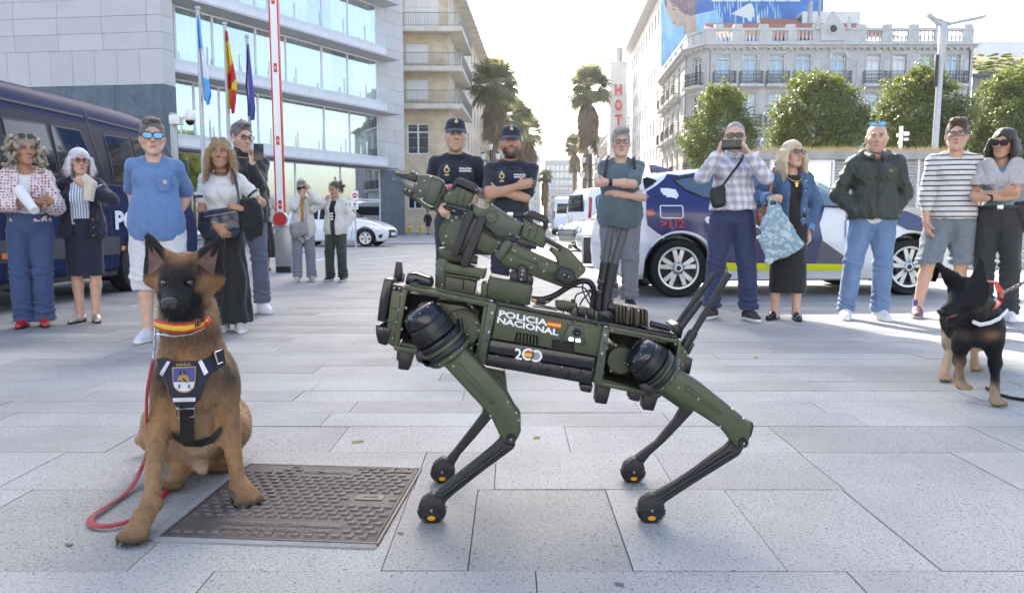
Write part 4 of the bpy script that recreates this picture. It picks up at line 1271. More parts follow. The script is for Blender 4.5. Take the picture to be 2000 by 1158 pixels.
def round_tree(px,py,rx,ry,D,seed,label):
 rs=np.random.RandomState(seed)
 c=P(px,py,D);sc_=D/F_PX
 a,h=rx*sc_,ry*sc_
 t=empty('round_tree',(c.x,D,0),label,'tree','clipped round trees by the pavilion')
 tr=MB();tr.tube([(c.x,D,0),(c.x+.03,D,c.z*.35),(c.x-.02,D,c.z*.7),(c.x,D,c.z)],[.17,.13,.12,.08],10)
 for k in range(7):
  an=k*2.4;tr.tube([(c.x,D,c.z-h*.75),(c.x+math.cos(an)*a*.3,D+math.sin(an)*a*.3,c.z-h*.3),(c.x+math.cos(an)*a*.7,D+math.sin(an)*a*.7,c.z+h*.25*math.sin(k))],[.07,.05,.02],6)
 tr.build('trunk',M_BARK,t)
 nc=330
 th=rs.uniform(0,2*PI,nc);cz=rs.uniform(-1,1,nc)
 rad=np.cbrt(rs.uniform(.28,1,nc))
 fl_=np.sqrt(1-cz*cz)
 taper=np.where(cz>0,1-.22*cz,1-.05*cz)
 lump=1+.26*vnoise(np.stack([np.cos(th)*fl_*2+seed,np.sin(th)*fl_*2,cz*2],1),seed)
 C=np.stack([np.cos(th)*fl_*rad*a*taper*lump,np.sin(th)*fl_*rad*a*taper*lump,cz*rad*h*lump],1)
 ns=60;st=rs.uniform(0,2*PI,ns);sr=rs.uniform(0,.75,ns)
 S=np.stack([np.cos(st)*sr*a,np.sin(st)*sr*a,h*np.sqrt(1-sr**2)*1.0+rs.uniform(-.1,.6,ns)*rs.uniform(.3,1,ns)],1)
 C=np.concatenate([C,S]);nc=len(C)
 per=62
 k=np.repeat(np.arange(nc),per)
 sig=np.repeat(np.concatenate([rs.uniform(.20,.34,nc-ns),rs.uniform(.10,.16,ns)]),per)[:,None]*(a/2.4)
 off=rs.normal(size=(nc*per,3))*sig*np.array([1,1,.9])
 pts=C[k]+off
 nrm=pts/np.array([a,a,h]);nrm/=np.linalg.norm(nrm,axis=1,keepdims=True)+1e-6
 nrm=nrm*.8+np.array([0,0,.5])
 kc=np.clip(rs.uniform(.0,.75,nc)**1.5+.55*np.clip(C[:,2]/h-.15,0,1)-.2*np.clip(C[:,0]/a,-1,1),0,1);kc[nc-ns:]=rs.uniform(.6,1,ns)  # leaf colour lightened towards top and left, sunlight painted into the crown
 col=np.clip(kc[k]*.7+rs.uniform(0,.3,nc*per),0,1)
 pts=pts+np.array([c.x,D,c.z])
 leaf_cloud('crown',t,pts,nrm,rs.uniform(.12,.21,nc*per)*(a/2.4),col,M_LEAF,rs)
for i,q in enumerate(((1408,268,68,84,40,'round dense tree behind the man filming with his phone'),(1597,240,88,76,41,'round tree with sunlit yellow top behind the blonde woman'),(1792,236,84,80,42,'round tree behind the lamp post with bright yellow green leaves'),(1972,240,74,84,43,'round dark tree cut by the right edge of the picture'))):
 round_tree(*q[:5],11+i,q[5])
M_FROND=leaf_mat('palm_frond',(.16,.18,.075),(.33,.33,.17),.55)
M_DEADF=leaf_mat('dead_frond',(.22,.16,.09),(.34,.26,.16),.4)
M_PTRUNK=pm('palm_trunk',(.20,.145,.105),.95,var=.4,vscale=7,bump=.8,bscale=22)
def palm(px,py_crown,px_base,D,R_,label,seed,skirt=.5,green=1.0):
 rs=np.random.RandomState(seed);rr_=random.Random(seed)
 c=P(px,py_crown,D);b=P(px_base,433,D);b.z=0
 t=empty('palm_tree',b,label,'palm tree','palms along the street')
 m=MB()
 pts=[b.lerp(c,k/16)for k in range(17)]
 m.tube(pts,[.31+.03*math.sin(k*2.1)-.005*k for k in range(17)],12)
 m.build('trunk',M_PTRUNK,t)
 st=MB()
 for k in range(150):
  f=rr_.uniform(.55,1);p=b.lerp(c,f);an=rr_.uniform(0,2*PI)
  d=Vector((math.cos(an),math.sin(an),0));s=rr_.uniform(.12,.22)
  st.tube([p+d*.22,p+d*.38+Vector((0,0,.3))],[.06,.02],4)
 o=st.build('leaf_bases',M_PTRUNK,t);o['kind']='stuff'
 V=[];Cc=[];VD=[];CD=[]
 def fan(o,dr,ln,r,dead,droop):
  0
  d=Vector(dr).normalized();side=d.cross(Vector((0,0,1)))
  side=side.normalized()if side.length>.05 else Vector((1,0,0));up=side.cross(d)
  e=o+d*ln
  tv,tc_=(VD,CD)if dead else(V,Cc)
  col=rr_.random()
  tv.append([tuple(o-side*.03),tuple(o+side*.03),tuple(e+side*.02),tuple(e-side*.02)]);tc_.append(col)
  nb=15
  for i in range(nb):
   a=(i/(nb-1)-.5)*(2.9 if not dead else 1.5)
   bd=(d*math.cos(a)+side*math.sin(a)).normalized()
   l2=r*(1-.25*abs(a)/1.5)*rr_.uniform(.85,1.1)
   m1=e+bd*l2*.55+up*(.05 if i%2 else-.05);tp=e+bd*l2+Vector((0,0,-droop*l2*.5))
   pw=side*math.cos(a)-d*math.sin(a)
   tv.append([tuple(e),tuple(m1-pw*l2*.085),tuple(tp),tuple(m1+pw*l2*.085)]);tc_.append(min(1,max(0,col+rr_.uniform(-.25,.25))))
 for k in range(int(92*green)):
  el=rr_.uniform(-.65,1.35);an=rr_.uniform(0,2*PI)
  fan(c+Vector((0,0,rr_.uniform(-.5,.3)*R_*.3)),(math.cos(an)*math.cos(el),math.sin(an)*math.cos(el),math.sin(el)),R_*rr_.uniform(.38,.55),R_*rr_.uniform(.42,.58),False,.5 if el>.2 else .9)
 for k in range(int(85*skirt)):
  an=rr_.uniform(0,2*PI);z=rr_.random()
  fan(c+Vector((0,0,-R_*.25-z*R_*1.5*skirt)),(math.cos(an)*.55,math.sin(an)*.55,-1),R_*rr_.uniform(.15,.35),R_*rr_.uniform(.4,.6),True,.5)
 for nm_,vv,cc_,mt in(('crown',V,Cc,M_FROND),('dead_fronds',VD,CD,M_DEADF)):
  if vv:
   a=np.array(vv).reshape(-1,3);np_obj(nm_,a,np.arange(len(a)).reshape(-1,4),mt,t,np.repeat(np.array(cc_),4)[:,None]*np.ones((1,3)),smooth=False)
palm(966,165,966,70,2.9,'tall palm with ragged green crown rising behind the two policemen',1,.55)
palm(1003,232,1002,92,3.3,'shaggy palm just right of the tallest left hand palm',2,.9,.8)
palm(1032,262,1028,112,3.4,'farther shaggy palm half hidden by the bearded policeman',3,.9,.7)
palm(1150,172,1154,84,3.1,'tall palm with long brown skirt above the grey haired man',4,.95)
palm(1146,235,1140,88,1.6,'short crowned palm trunk beside the tall skirted palm',14,.8,.35)
palm(1123,285,1122,118,2.3,'smaller hazy palm left of the tall skirted palm',5,.6)
palm(1064,345,1066,100,1.3,'slim dark shaggy palm in the middle of the street view',6,1.3,.6)
M_GLOBE=pm('lamp_globe',(.7,.7,.68),.3)
for px,top,D,lab in((1153,300,62,'ornate street lamp with several white lanterns behind the grey haired man'),(958,292,58,'ornate street lamp between the two policemen')):
 p=P(px,top,D);t=empty('ornate_lamp',(p.x,D,0),lab,'street lamp','old lanterns along the street')
 m=MB();m.cyl((p.x,D,0),(p.x,D,p.z),.09,.06,8);m.cyl((p.x,D,0),(p.x,D,1.1),.2,.12,8);m.build('post',M_BALC,t)
 for dx,dz in((0,.2),(-.55,-.5),(.55,-.5),(-.6,-1.7),(.6,-1.7)):
  m=MB();m.tube([(p.x,D,p.z+dz-.5),(p.x+dx,D,p.z+dz-.3)]if dx else[(p.x,D,p.z-.1),(p.x,D,p.z+.1)],.04,6);a_=m.build('bracket',M_BALC,t)
  m=MB();m.lathe([(.0,0),(.13,.02),(.2,.4),(.12,.5)],(p.x+dx,D,p.z+dz-.25),(0,0,1),8,caps=False);m.build('lantern',M_GLOBE,a_)
  m=MB();m.lathe([(.22,0),(.0,.2)],(p.x+dx,D,p.z+dz+.18),(0,0,1),8,caps=False);m.build('lantern_cap',M_BALC,a_)
def catmull(pts,n=6,closed=True):
 out=[];k=len(pts)
 for i in range(k):
  p0,p1,p2,p3=[np.array(pts[(i+d)%k],float)for d in(-1,0,1,2)]
  for j in range(n):
   t=j/n
   out.append(tuple(.5*(2*p1+(p2-p0)*t+(2*p0-5*p1+4*p2-p3)*t*t+(3*p1-p0-3*p2+p3)*t**3)))
 return out
def poly_sd(px,pz,poly):
 d=np.full(px.shape,1e9);s=np.ones(px.shape)
 n=len(poly)
 for i in range(n):
  ax,az=poly[i];bx_,bz_=poly[i-1]
  ex,ez=bx_-ax,bz_-az;wx_,wz_=px-ax,pz-az
  t=np.clip((wx_*ex+wz_*ez)/(ex*ex+ez*ez+1e-12),0,1)
  qx,qz=wx_-ex*t,wz_-ez*t
  d=np.minimum(d,qx*qx+qz*qz)
  c1=pz>=az;c2=pz<bz_;c3=ex*wz_>ez*wx_
  s=np.where((c1&c2&c3)|(~c1&~c2&~c3),-s,s)
 return s*np.sqrt(d)
def car_shell(sil,w,wheels,ra,h=.025,k=.10,arch_in=.28):
 sil=catmull(sil,5)
 a=np.array(sil)
 x0,x1,z0,z1=a[:,0].min()-.08,a[:,0].max()+.08,a[:,1].min()-.08,a[:,1].max()+.08
 wm=1.1
 X=np.arange(x0,x1,h);Y=np.arange(-wm,wm,h);Z=np.arange(z0,z1,h)
 gx,gz=np.meshgrid(X,Z,indexing='ij')
 d2=poly_sd(gx,gz,sil)[:,None,:]
 W=w(gx,gz)[:,None,:]
 dy=np.abs(Y)[None,:,None]-W
 d2,dy=np.broadcast_arrays(d2,dy)
 q=np.maximum(k-np.abs(d2-dy),0)/k
 F_=np.maximum(d2,dy)+q*q*k*.25
 for(wx_,wz_)in wheels:
  c=np.sqrt((gx-wx_)**2+(gz-wz_)**2)[:,None,:]-ra
  c=np.maximum(c,(W-arch_in)-np.abs(Y)[None,:,None])
  F_=np.maximum(F_,-c)
 v,q=surface_nets(F_.astype(np.float32).copy(),np.array([x0,-wm,z0]),h)
 return relax(v,q,1,.5),q
def side_panel(poly,w,side,off,dx=.25,dz=.07):
 0
 bm=bmesh.new()
 vs=[bm.verts.new((p[0],0,p[1]))for p in poly]
 bm.faces.new(vs)
 xs=[p[0]for p in poly];zs=[p[1]for p in poly]
 z=math.ceil(min(zs)/dz)*dz
 while z<max(zs):
  bmesh.ops.bisect_plane(bm,geom=bm.verts[:]+bm.edges[:]+bm.faces[:],plane_co=(0,0,z),plane_no=(0,0,1));z+=dz
 x=math.ceil(min(xs)/dx)*dx
 while x<max(xs):
  bmesh.ops.bisect_plane(bm,geom=bm.verts[:]+bm.edges[:]+bm.faces[:],plane_co=(x,0,0),plane_no=(1,0,0));x+=dx
 bm.verts.index_update()
 V=[Vector((v.co.x,side*(float(w(np.array(v.co.x),np.array(v.co.z)))+off),v.co.z))for v in bm.verts]
 Fs=[[v.index for v in f.verts]for f in bm.faces]
 bm.free()
 mb=MB()
 if len(Fs):
  f=Fs[0];n=(V[f[1]]-V[f[0]]).cross(V[f[2]]-V[f[1]])
  if n.y*side<0:Fs=[q[::-1]for q in Fs]
 mb.add(V,Fs);return mb
def band(pts,r):
 0
 L_,R_=[],[]
 for i,p in enumerate(pts):
  a=pts[max(i-1,0)];b=pts[min(i+1,len(pts)-1)]
  d=math.hypot(b[0]-a[0],b[1]-a[1]);nx,nz=-(b[1]-a[1])/d,(b[0]-a[0])/d
  L_.append((p[0]+nx*r,p[1]+nz*r));R_.append((p[0]-nx*r,p[1]-nz*r))
 return L_+R_[::-1]
M_TYRE=pm('tyre_rubber',(.012,.012,.013),.85,bump=.2,bscale=200)
M_RIM=pm('alloy_rim',(.55,.56,.58),.28,.85)
M_RIMD=pm('rim_dark_metal',(.05,.05,.055),.5,.5)  # dark metal for brake discs, van rims and small fittings
M_CARW=pm('car_white',(.72,.73,.76),.22,0,coat=.7)
M_CARBL=pm('car_blue',(.011,.018,.110),.25,0,coat=.4)
M_VANN=pm('van_navy',(.010,.020,.072),.45,0,coat=0,spec=.06)
M_CARK=pm('car_black',(.012,.012,.014),.2,0,coat=.8)
M_CARS=pm('car_silver',(.50,.51,.53),.3,.5,coat=.6)
M_TRIMK=pm('black_trim',(.014,.014,.016),.5)
M_TINT=pm('tinted_glass',(.010,.012,.016),.03,0,spec=.4)
M_CGLASS=glass_mat('car_glass',(.8,.9,.95),.25,.02,(.30,.36,.36))
M_LAMPR=pm('tail_lamp',(.30,.008,.01),.12,coat=.6)
M_LAMPO=pm('orange_lamp',(.65,.16,.01),.25,coat=.5)
M_LAMPW=pm('head_lamp',(.62,.64,.68),.08,.3,coat=.8)
M_DECW=pm('decal_white',(.74,.75,.77),.35)
M_DECY=pm('decal_yellow',(.70,.72,.005),.35)
M_DECR=pm('decal_red',(.52,.025,.03),.35)
M_DECG=pm('decal_grey',(.095,.095,.12),.35)
M_DECB=pm('decal_cyan',(.10,.35,.62),.4)
def wheel(parent,x,z,yo,side,r,rr_,spokes=5,double=True,width=.21,rim=None):
 0
 o=(x,side*(yo-width),z);ax=(0,side,0)
 t=MB();t.lathe([(rr_,0),(r-.02,0),(r,.03),(r,width-.03),(r-.02,width),(rr_+.02,width+.004),(rr_,width-.02)],o,ax,40,caps=False)
 tr=t.build('wheel',M_TYRE,parent,smooth=35)
 c=Vector((x,side*yo,z))
 m=MB();m.lathe([(rr_+.002,0),(rr_+.002,width-.01),(rr_-.02,width-.012),(rr_-.035,width-.05),(rr_-.04,0)],o,ax,40,caps=False)
 m.lathe([(0,width-.01),(.045,width-.01),(.075,width-.03),(.08,width-.06)],o,ax,20,caps=False)
 for s in range(spokes):
  for dd in((-.16,.16)if double else(0,)):
   a=2*PI*s/spokes+PI/2
   a0,a1=a+dd*.35,a+dd*1.45
   p0=Vector((math.cos(a0)*.05,0,math.sin(a0)*.05));p1=Vector((math.cos(a1)*(rr_-.012),0,math.sin(a1)*(rr_-.012)))
   dn=(p1-p0).normalized();sd_=Vector((-dn.z,0,dn.x))
   w0,w1=(.026,.024)if double else(.04,.045)
   q=[c+p0-sd_*w0,c+p1-sd_*w1,c+p1+sd_*w1,c+p0+sd_*w0]
   q=[p-Vector((0,side*.03,0))for p in q]
   m.prism(q,(0,-side*.03,0))
 m.build('rim',rim or M_RIM,tr,smooth=30)
 m=MB();m.lathe([(0,width-.075),(rr_-.1,width-.075),(rr_-.1,width-.10),(rr_-.03,width-.10),(rr_-.03,.02),(0,.02)],o,ax,28,caps=False);m.build('brake_disc',M_RIMD,tr)
 m=MB();m.lathe([(0,width-.004),(.028,width-.006),(.03,width-.012)],o,ax,14,caps=False)
 for s in range(5):
  a=2*PI*s/5+.3;p=Vector((x+math.cos(a)*.055,side*(yo-.018),z+math.sin(a)*.055));m.cyl(p,p+Vector((0,side*.006,0)),.009,n=6)
 m.build('hub_cap',M_TRIMK,tr)
 return tr
def wells(parent,wheels,w,ra,side_in=.30):
 for(x,z)in wheels:
  for s in(-1,1):
   yo=float(w(np.array(x),np.array(z)))
   m=MB();n=20
   for i in range(n):
    a0,a1=-.5+(PI+1.0)*i/n,-.5+(PI+1.0)*(i+1)/n
    p=lambda a,y:(x+math.cos(a)*(ra-.012),s*y,z+math.sin(a)*(ra-.012))
    m.quad(p(a0,yo-side_in),p(a1,yo-side_in),p(a1,yo-.015),p(a0,yo-.015))
    m.add([(x,s*(yo-side_in),z),p(a0,yo-side_in),p(a1,yo-side_in)],[(0,1,2)])
   m.build('wheel_arch_liner',M_TRIMK,parent)
def wtab(zs,ws,xc=1.4,xl=2.4,nose=.16,pw=3.0):
 zs,ws=np.array(zs),np.array(ws)
 def w(x,z):
  b=np.interp(z,zs,ws)
  return b*(1-nose*np.clip(np.abs(x-xc)/xl,0,1.3)**pw)
 return w
def strip_surface(mb,sil,w,za,zb,front=True,inset=.08,off=.006,n=10):
 0
 c=catmull(sil,10);
 return c
pc_sil=[(-.60,.22),(-.67,.40),(-.68,.62),(-.64,.84),(-.58,1.02),(-.50,1.22),(-.40,1.33),(-.05,1.41),(.45,1.455),(.95,1.45),(1.40,1.38),(1.75,1.23),(2.08,1.035),(2.35,.985),(2.8,.92),(3.2,.82),(3.48,.68),(3.58,.52),(3.56,.32),(3.42,.20),(3.0,.17),(1.4,.17),(.0,.18)]
pcw=wtab([.1,.2,.35,.62,.80,.95,1.05,1.25,1.42,1.6],[.80,.84,.90,.925,.915,.90,.86,.74,.63,.5],1.4,2.3,.17,3.2)
pc=empty('police_car',(0,0,0),'white and navy police hatchback with a yellow stripe behind the man filming','car',world=False)
WR=.328
PCW=[(0,WR),(2.735,WR)]
v,q=car_shell(pc_sil,pcw,PCW,.385,.022)
np_obj('body',v,q,M_CARW,pc)
wells(pc,PCW,pcw,.385)
for x,z in PCW:
 for s in(-1,1):wheel(pc,x,z,float(pcw(np.array(x),np.array(.35)))-.02,s,WR,.235)
px2=lambda px,py:((px-1320)/163.0,(579-py)/163.0)
def pts(*a):return[px2(*p)for p in a]
cpx=lambda cx,cy:((1120+cx/2.857-1320)/163.0,(579-(330+cy/2.857))/163.0)
def cp(*a):return[cpx(*p)for p in a]
arch=[(math.cos(a)*.40,WR+math.sin(a)*.40)for a in np.linspace(PI*.93,PI*.02,14)]
for s in(-1,1):
 blue=cp((528,66),(590,76),(700,58),(810,50),(1000,42),(1200,52),(1320,78),(1345,235),(1310,330),(1330,420),(1520,545))+[(1.0,.345),(.45,.345)]+arch[::-1]+cp((470,400),(400,345),(392,270),(404,165),(470,120))
 side_panel(blue,pcw,s,.009).build('blue_livery',M_CARBL,pc,smooth=60)
 side_panel([cpx(1318,410),cpx(1520,540),cpx(1300,540)],pcw,s,.011).build('grey_livery',M_DECG,pc)
 side_panel(cp((752,528),(1520,542),(1520,576),(756,568)),pcw,s,.013).build('yellow_stripe',M_DECY,pc)
 line=cp((523,68),(500,95),(460,125),(400,160));side_panel(band(line,.010),pcw,s,.013).build('white_line',M_DECW,pc)
 line=cp((398,342),(435,372),(482,403));side_panel(band(line,.010),pcw,s,.013).build('white_line',M_DECW,pc)
 ar2=[(math.cos(a)*.408,WR+math.sin(a)*.408)for a in np.linspace(PI*.80,PI*.06,18)];side_panel(band(ar2,.010),pcw,s,.013).build('white_line',M_DECW,pc)
 g1=side_panel(cp((556,100),(600,88),(790,62),(790,212),(700,190),(610,150)),pcw,s,.012).build('window',M_CGLASS,pc)
 side_panel(band(cp((554,101),(600,87),(790,60)),.012),pcw,s,.016).build('window_trim',M_TRIMK,g1)
 side_panel(band(cp((556,102),(610,152),(700,192),(790,214),(1000,232),(1340,238),(1535,246)),.010),pcw,s,.016).build('window_trim',M_TRIMK,g1)
 side_panel(cp((800,60),(1000,52),(1060,54),(1060,232),(1000,230),(800,213)),pcw,s,.012).build('window',M_CGLASS,pc)
 side_panel(cp((1085,56),(1200,66),(1325,96),(1440,165),(1520,242),(1340,235),(1085,230)),pcw,s,.012).build('window',M_CGLASS,pc)
 side_panel(cp((395,92),(420,84),(470,104),(440,128),(398,152)),pcw,s,.014).build('rear_window',M_TINT,pc)
 for ln in(cp((775,215),(760,330),(765,440),(820,560),(830,590)),cp((1072,232),(1080,400),(1085,590)),cp((1535,248),(1560,420),(1555,590)),cp((790,595),(1560,598))):
  side_panel(band(ln,.004),pcw,s,.014).build('panel_seam',M_TRIMK,pc)
 m=side_panel(cp((692,305),(705,292),(760,290),(790,300),(785,322),(740,332),(705,326)),pcw,s,.018);m.build('door_handle',M_DECW,pc)
 m=side_panel(cp((1120,300),(1190,300),(1190,322),(1120,322)),pcw,s,.018);m.build('door_handle',M_DECW,pc)
 m=side_panel(cp((392,258),(425,252),(440,270),(428,288),(394,292)),pcw,s,.018);m.build('tail_lamp',M_LAMPR,pc)
 fu=cp((468,236),(578,236),(582,242),(582,294),(574,299),(472,299),(466,292),(466,244),(468,236));side_panel(band(fu,.006),pcw,s,.014).build('fuel_cap_outline',M_DECW,pc)
 for k,(a,b)in enumerate((((480,152),(560,160)),((482,162),(566,172)),((490,174),(568,184)),((505,184),(560,193)))):
  side_panel(band(cp((a[0],a[1]),((a[0]+b[0])/2,(a[1]+b[1])/2-4),b),.016),pcw,s,.014).build('brush_mark',M_DECW,pc)
 def lettering(st,x0,z0,x1,z1,mt,nm='lettering',bold=.02):
  mb=MB();mir=s>0
  text_fit(mb,st,lambda u,v_:(lambda x,z:Vector((x,s*(float(pcw(np.array(x),np.array(z)))+.019),z)))((x1-(x1-x0)*u)if mir else(x0+(x1-x0)*u),z0+(z1-z0)*v_),1,1,bold)
  mb.build(nm,mt,pc,smooth=0)
 a,b=cpx(466,350),cpx(586,306);lettering('>112',a[0],a[1],b[0],b[1],M_DECR,bold=.03)
 a,b=cpx(745,408),cpx(1075,336);lettering('POLICÍA',a[0],a[1],b[0],b[1]+.05,M_DECW,bold=.035)
 side_panel(cp((1452,308),(1580,308),(1580,400),(1565,435),(1516,458),(1470,435),(1452,400)),pcw,s,.014).build('door_crest',M_DECB,pc)
 side_panel(cp((1456,312),(1576,312),(1576,398),(1562,431),(1516,453),(1473,431),(1456,398)),pcw,s,.0155).build('door_crest',M_DECW,pc)
 a,b=cpx(1462,352),cpx(1570,332);lettering('POLICÍA',a[0],a[1],b[0],b[1],M_DECB)
 cup=cp((1500,395),(1532,395),(1526,415),(1519,420),(1519,432),(1528,438),(1504,438),(1513,432),(1513,420),(1506,415));side_panel(cup,pcw,s,.018).build('crest_chalice',pm('crest_gold',(.45,.33,.06),.4),pc)
 for cc_ in((1482,382),(1516,375),(1550,382),(1485,410),(1547,410)):
  side_panel(cp((cc_[0]-6,cc_[1]-6),(cc_[0]+6,cc_[1]-6),(cc_[0]+6,cc_[1]+6),(cc_[0]-6,cc_[1]+6)),pcw,s,.018).build('crest_star',M_DECB,pc)
 side_panel(cp((1560,250),(1800,262),(1950,320),(2010,350),(1990,400),(1900,372),(1800,360),(1740,330),(1640,300)),pcw,s,.009).build('blue_livery',M_CARBL,pc,smooth=60)
 m=MB()
 xm,zm=cpx(1478,215)
 m.ball((xm+.02,s*(float(pcw(np.array(xm),np.array(zm)))+.15),zm),(.085,.10,.075),16,10)
 mo_=m.build('door_mirror',M_CARBL,pc)
 m=MB();m.box((xm+.08,s*(float(pcw(np.array(xm),np.array(zm)))+.04),zm-.05),(.08,.12,.04));m.build('mirror_arm',M_TRIMK,mo_)
 m=side_panel([(3.2,.74),(3.42,.68),(3.5,.60),(3.3,.62)],pcw,s,.018);m.build('headlamp',M_LAMPW,pc)
 m=side_panel([(.45,.20),(2.3,.20),(2.32,.26),(.43,.26)],pcw,s,.018);m.build('sill',M_CARW,pc)
m=MB();m.prism([(-.1,-.008,1.43),(.18,-.008,1.455),(.14,-.008,1.475),(-.06,-.008,1.53),(-.12,-.008,1.53)],(0,.016,0));m.build('roof_fin',M_CARBL,pc,bevel=.004)
m=MB();m.sheet(lambda u,w_:Vector((2.04-.62*(1-w_)if False else 1.46+.58*w_,(-.60-.12*w_)*(1-2*u),1.365-.32*w_+.006+.012)),10,6);m.build('windscreen',M_TINT,pc)
m=MB();m.box((1.4,0,.30),(3.2,1.3,.20));m.build('underbody',M_TRIMK,pc,smooth=0)
m=MB();m.box((.35,.35,.85),(.5,.5,.5));m.box((.35,-.35,.85),(.5,.5,.5));m.box((1.2,.35,.8),(.5,.5,.5));m.box((1.2,-.35,.8),(.5,.5,.5));m.build('seats',M_TRIMK,pc,bevel=.06)
a,b=G(1320,579.5),G(1765,575)
dv=(b-a).normalized()
yw=float(pcw(np.array(0.),np.array(.35)))
pc.rotation_euler=(0,0,math.atan2(dv.y,dv.x))
pc.location=a+Vector((-dv.y,dv.x,0))*(yw-.06)
pc.scale=((b-a).length/2.735,)*3
vn_sil=[(-.30,.28),(-.36,.7),(-.36,1.6),(-.30,2.12),(-.1,2.26),(.8,2.30),(3.5,2.35),(4.6,2.32),(5.0,2.22),(5.3,1.90),(5.55,1.38),(5.8,1.12),(5.95,.90),(6.0,.55),(5.92,.30),(5.6,.24),(3,.24)]
vnw=wtab([.2,.35,.6,1.0,1.33,1.6,2.0,2.2,2.4],[.88,.92,.945,.95,.945,.915,.84,.80,.7],3.0,3.4,.10,4)
van=empty('police_van',(0,0,0),'dark navy police van with tinted windows behind the people on the left','van',world=False)
VY0=6.0;VW=[(.75,.36),(3.9,.36)]
v,q=car_shell(vn_sil,vnw,VW,.43,.032,.12)
np_obj('body',v,q,M_VANN,van);wells(van,VW,vnw,.43)
for x,z in VW:
 for s in(-1,1):wheel(van,x,z,float(vnw(np.array(x),np.array(.36)))-.02,s,.36,.21,6,False,rim=M_RIMD)
M_VGLASS=pm('van_black_band',(.009,.012,.026),.35,0,coat=0,spec=.12)
def vp(px,py):
 d=ray(px,py)
 y=-4.87/d.x*d.y;z=CAM_H+d.z*(-4.87/d.x)
 return(y-VY0,z)
vc=lambda cx,cy:vp(cx/2.757,160+cy/2.757)
def vpp(*a):return[vc(*p)for p in a]
for s in(-1,1):
 upper=[(-.2,1.34),(-.2,2.0),(2.9,2.03),(4.55,2.03),(4.95,1.95),(5.25,1.62),(5.35,1.34)]
 ub=side_panel(upper,vnw,s,.003).build('window_band',M_VGLASS,van,smooth=60)
 wins=[[(-.1,1.40),(-.1,1.92),(.95,1.93),(.95,1.40)],[(1.5,1.40),(1.5,1.90),(2.19,1.93),(2.24,1.40)],[(2.28,1.40),(2.28,1.93),(2.84,1.94),(2.93,1.70),(2.74,1.40)],[(3.38,1.41),(3.36,1.95),(3.95,1.97),(4.02,1.41)],[(4.06,1.41),(4.06,1.98),(4.5,1.98),(4.8,1.85),(5.1,1.45),(5.1,1.41)]]
 for w_ in wins:
  g=side_panel(w_,vnw,s,.007).build('window',M_TINT,van)
  side_panel(band(w_+[w_[0]],.012),vnw,s,.009).build('window_seal',M_TRIMK,g)
 side_panel(band([(1.55,1.62),(2.2,1.62)],.012),vnw,s,.011).build('sliding_window_bar',M_TRIMK,van)
 for ln in([(3.05,2.22),(3.06,1.9),(3.20,1.35),(3.25,.8),(3.25,.30)],[(1.35,2.1),(1.32,.3)],[(4.62,2.0),(4.72,1.3),(4.6,.75),(4.2,.70)],[(1.35,1.34),(5.3,1.34)],[(-.3,.70),(3.25,.70),(3.45,.72)]):
  side_panel(band(ln,.007),vnw,s,.010).build('panel_seam',M_TRIMK,van)
 side_panel([(-.3,.50),(-.3,.72),(3.42,.72),(3.42,.50)],vnw,s,.014).build('rub_strip',pm('dark_grey_plastic',(.035,.037,.05),.5),van)
 side_panel([(-.3,.24),(-.3,.30),(3.42,.30),(3.42,.24)],vnw,s,.012).build('sill',M_TRIMK,van)
 for xx_ in(1.27,3.48):side_panel([(xx_-.045,.545),(xx_+.045,.545),(xx_+.045,.60),(xx_-.045,.60)],vnw,s,.022).build('marker_lamp',M_LAMPO,van)
 side_panel([(-.3,2.06),(2.98,2.10),(2.98,2.125),(-.3,2.085)],vnw,s,.014).build('roof_gutter',M_TRIMK,van)
 side_panel([(3.08,2.10),(4.9,2.10),(4.9,2.12),(3.08,2.125)],vnw,s,.014).build('roof_gutter',M_TRIMK,van)
 mb=MB();mir=s>0
 text_fit(mb,'POLICÍA',lambda u,v_:(lambda x,z:Vector((x,s*(float(vnw(np.array(x),np.array(z)))+.012),z)))((4.85-1.52*u)if mir else(3.33+1.52*u),.80+.29*v_),1,1,.045)
 mb.build('lettering',M_DECW,van,smooth=0)
 m=MB();x=3.25;
 side_panel([(3.05,1.08),(3.17,1.08),(3.17,1.13),(3.05,1.13)],vnw,s,.02).build('door_handle',M_TRIMK,van)
 m=MB();m.box((5.02,s*(float(vnw(np.array(5.),np.array(1.6)))+.16),1.62),(.10,.2,.34));mr_=m.build('door_mirror',M_TRIMK,van,bevel=.03)
 m=MB();m.box((4.95,s*.76,2.12),(.16,.12,.16));m.build('blue_beacon',pm('blue_beacon',(.02,.10,.42),.1,coat=.8),van,bevel=.03)
m=MB();m.box((3,0,.3),(6,1.4,.12));m.build('underbody',M_TRIMK,van,smooth=0)
m=MB();m.sheet(lambda u,w_:Vector((5.08+.60*w_,(.72+.12*w_)*(2*u-1),2.16-.74*w_+.03)),8,5);m.build('windscreen',M_TINT,van)
van.rotation_euler=(0,0,PI/2)
van.location=(-5.82,VY0,0)
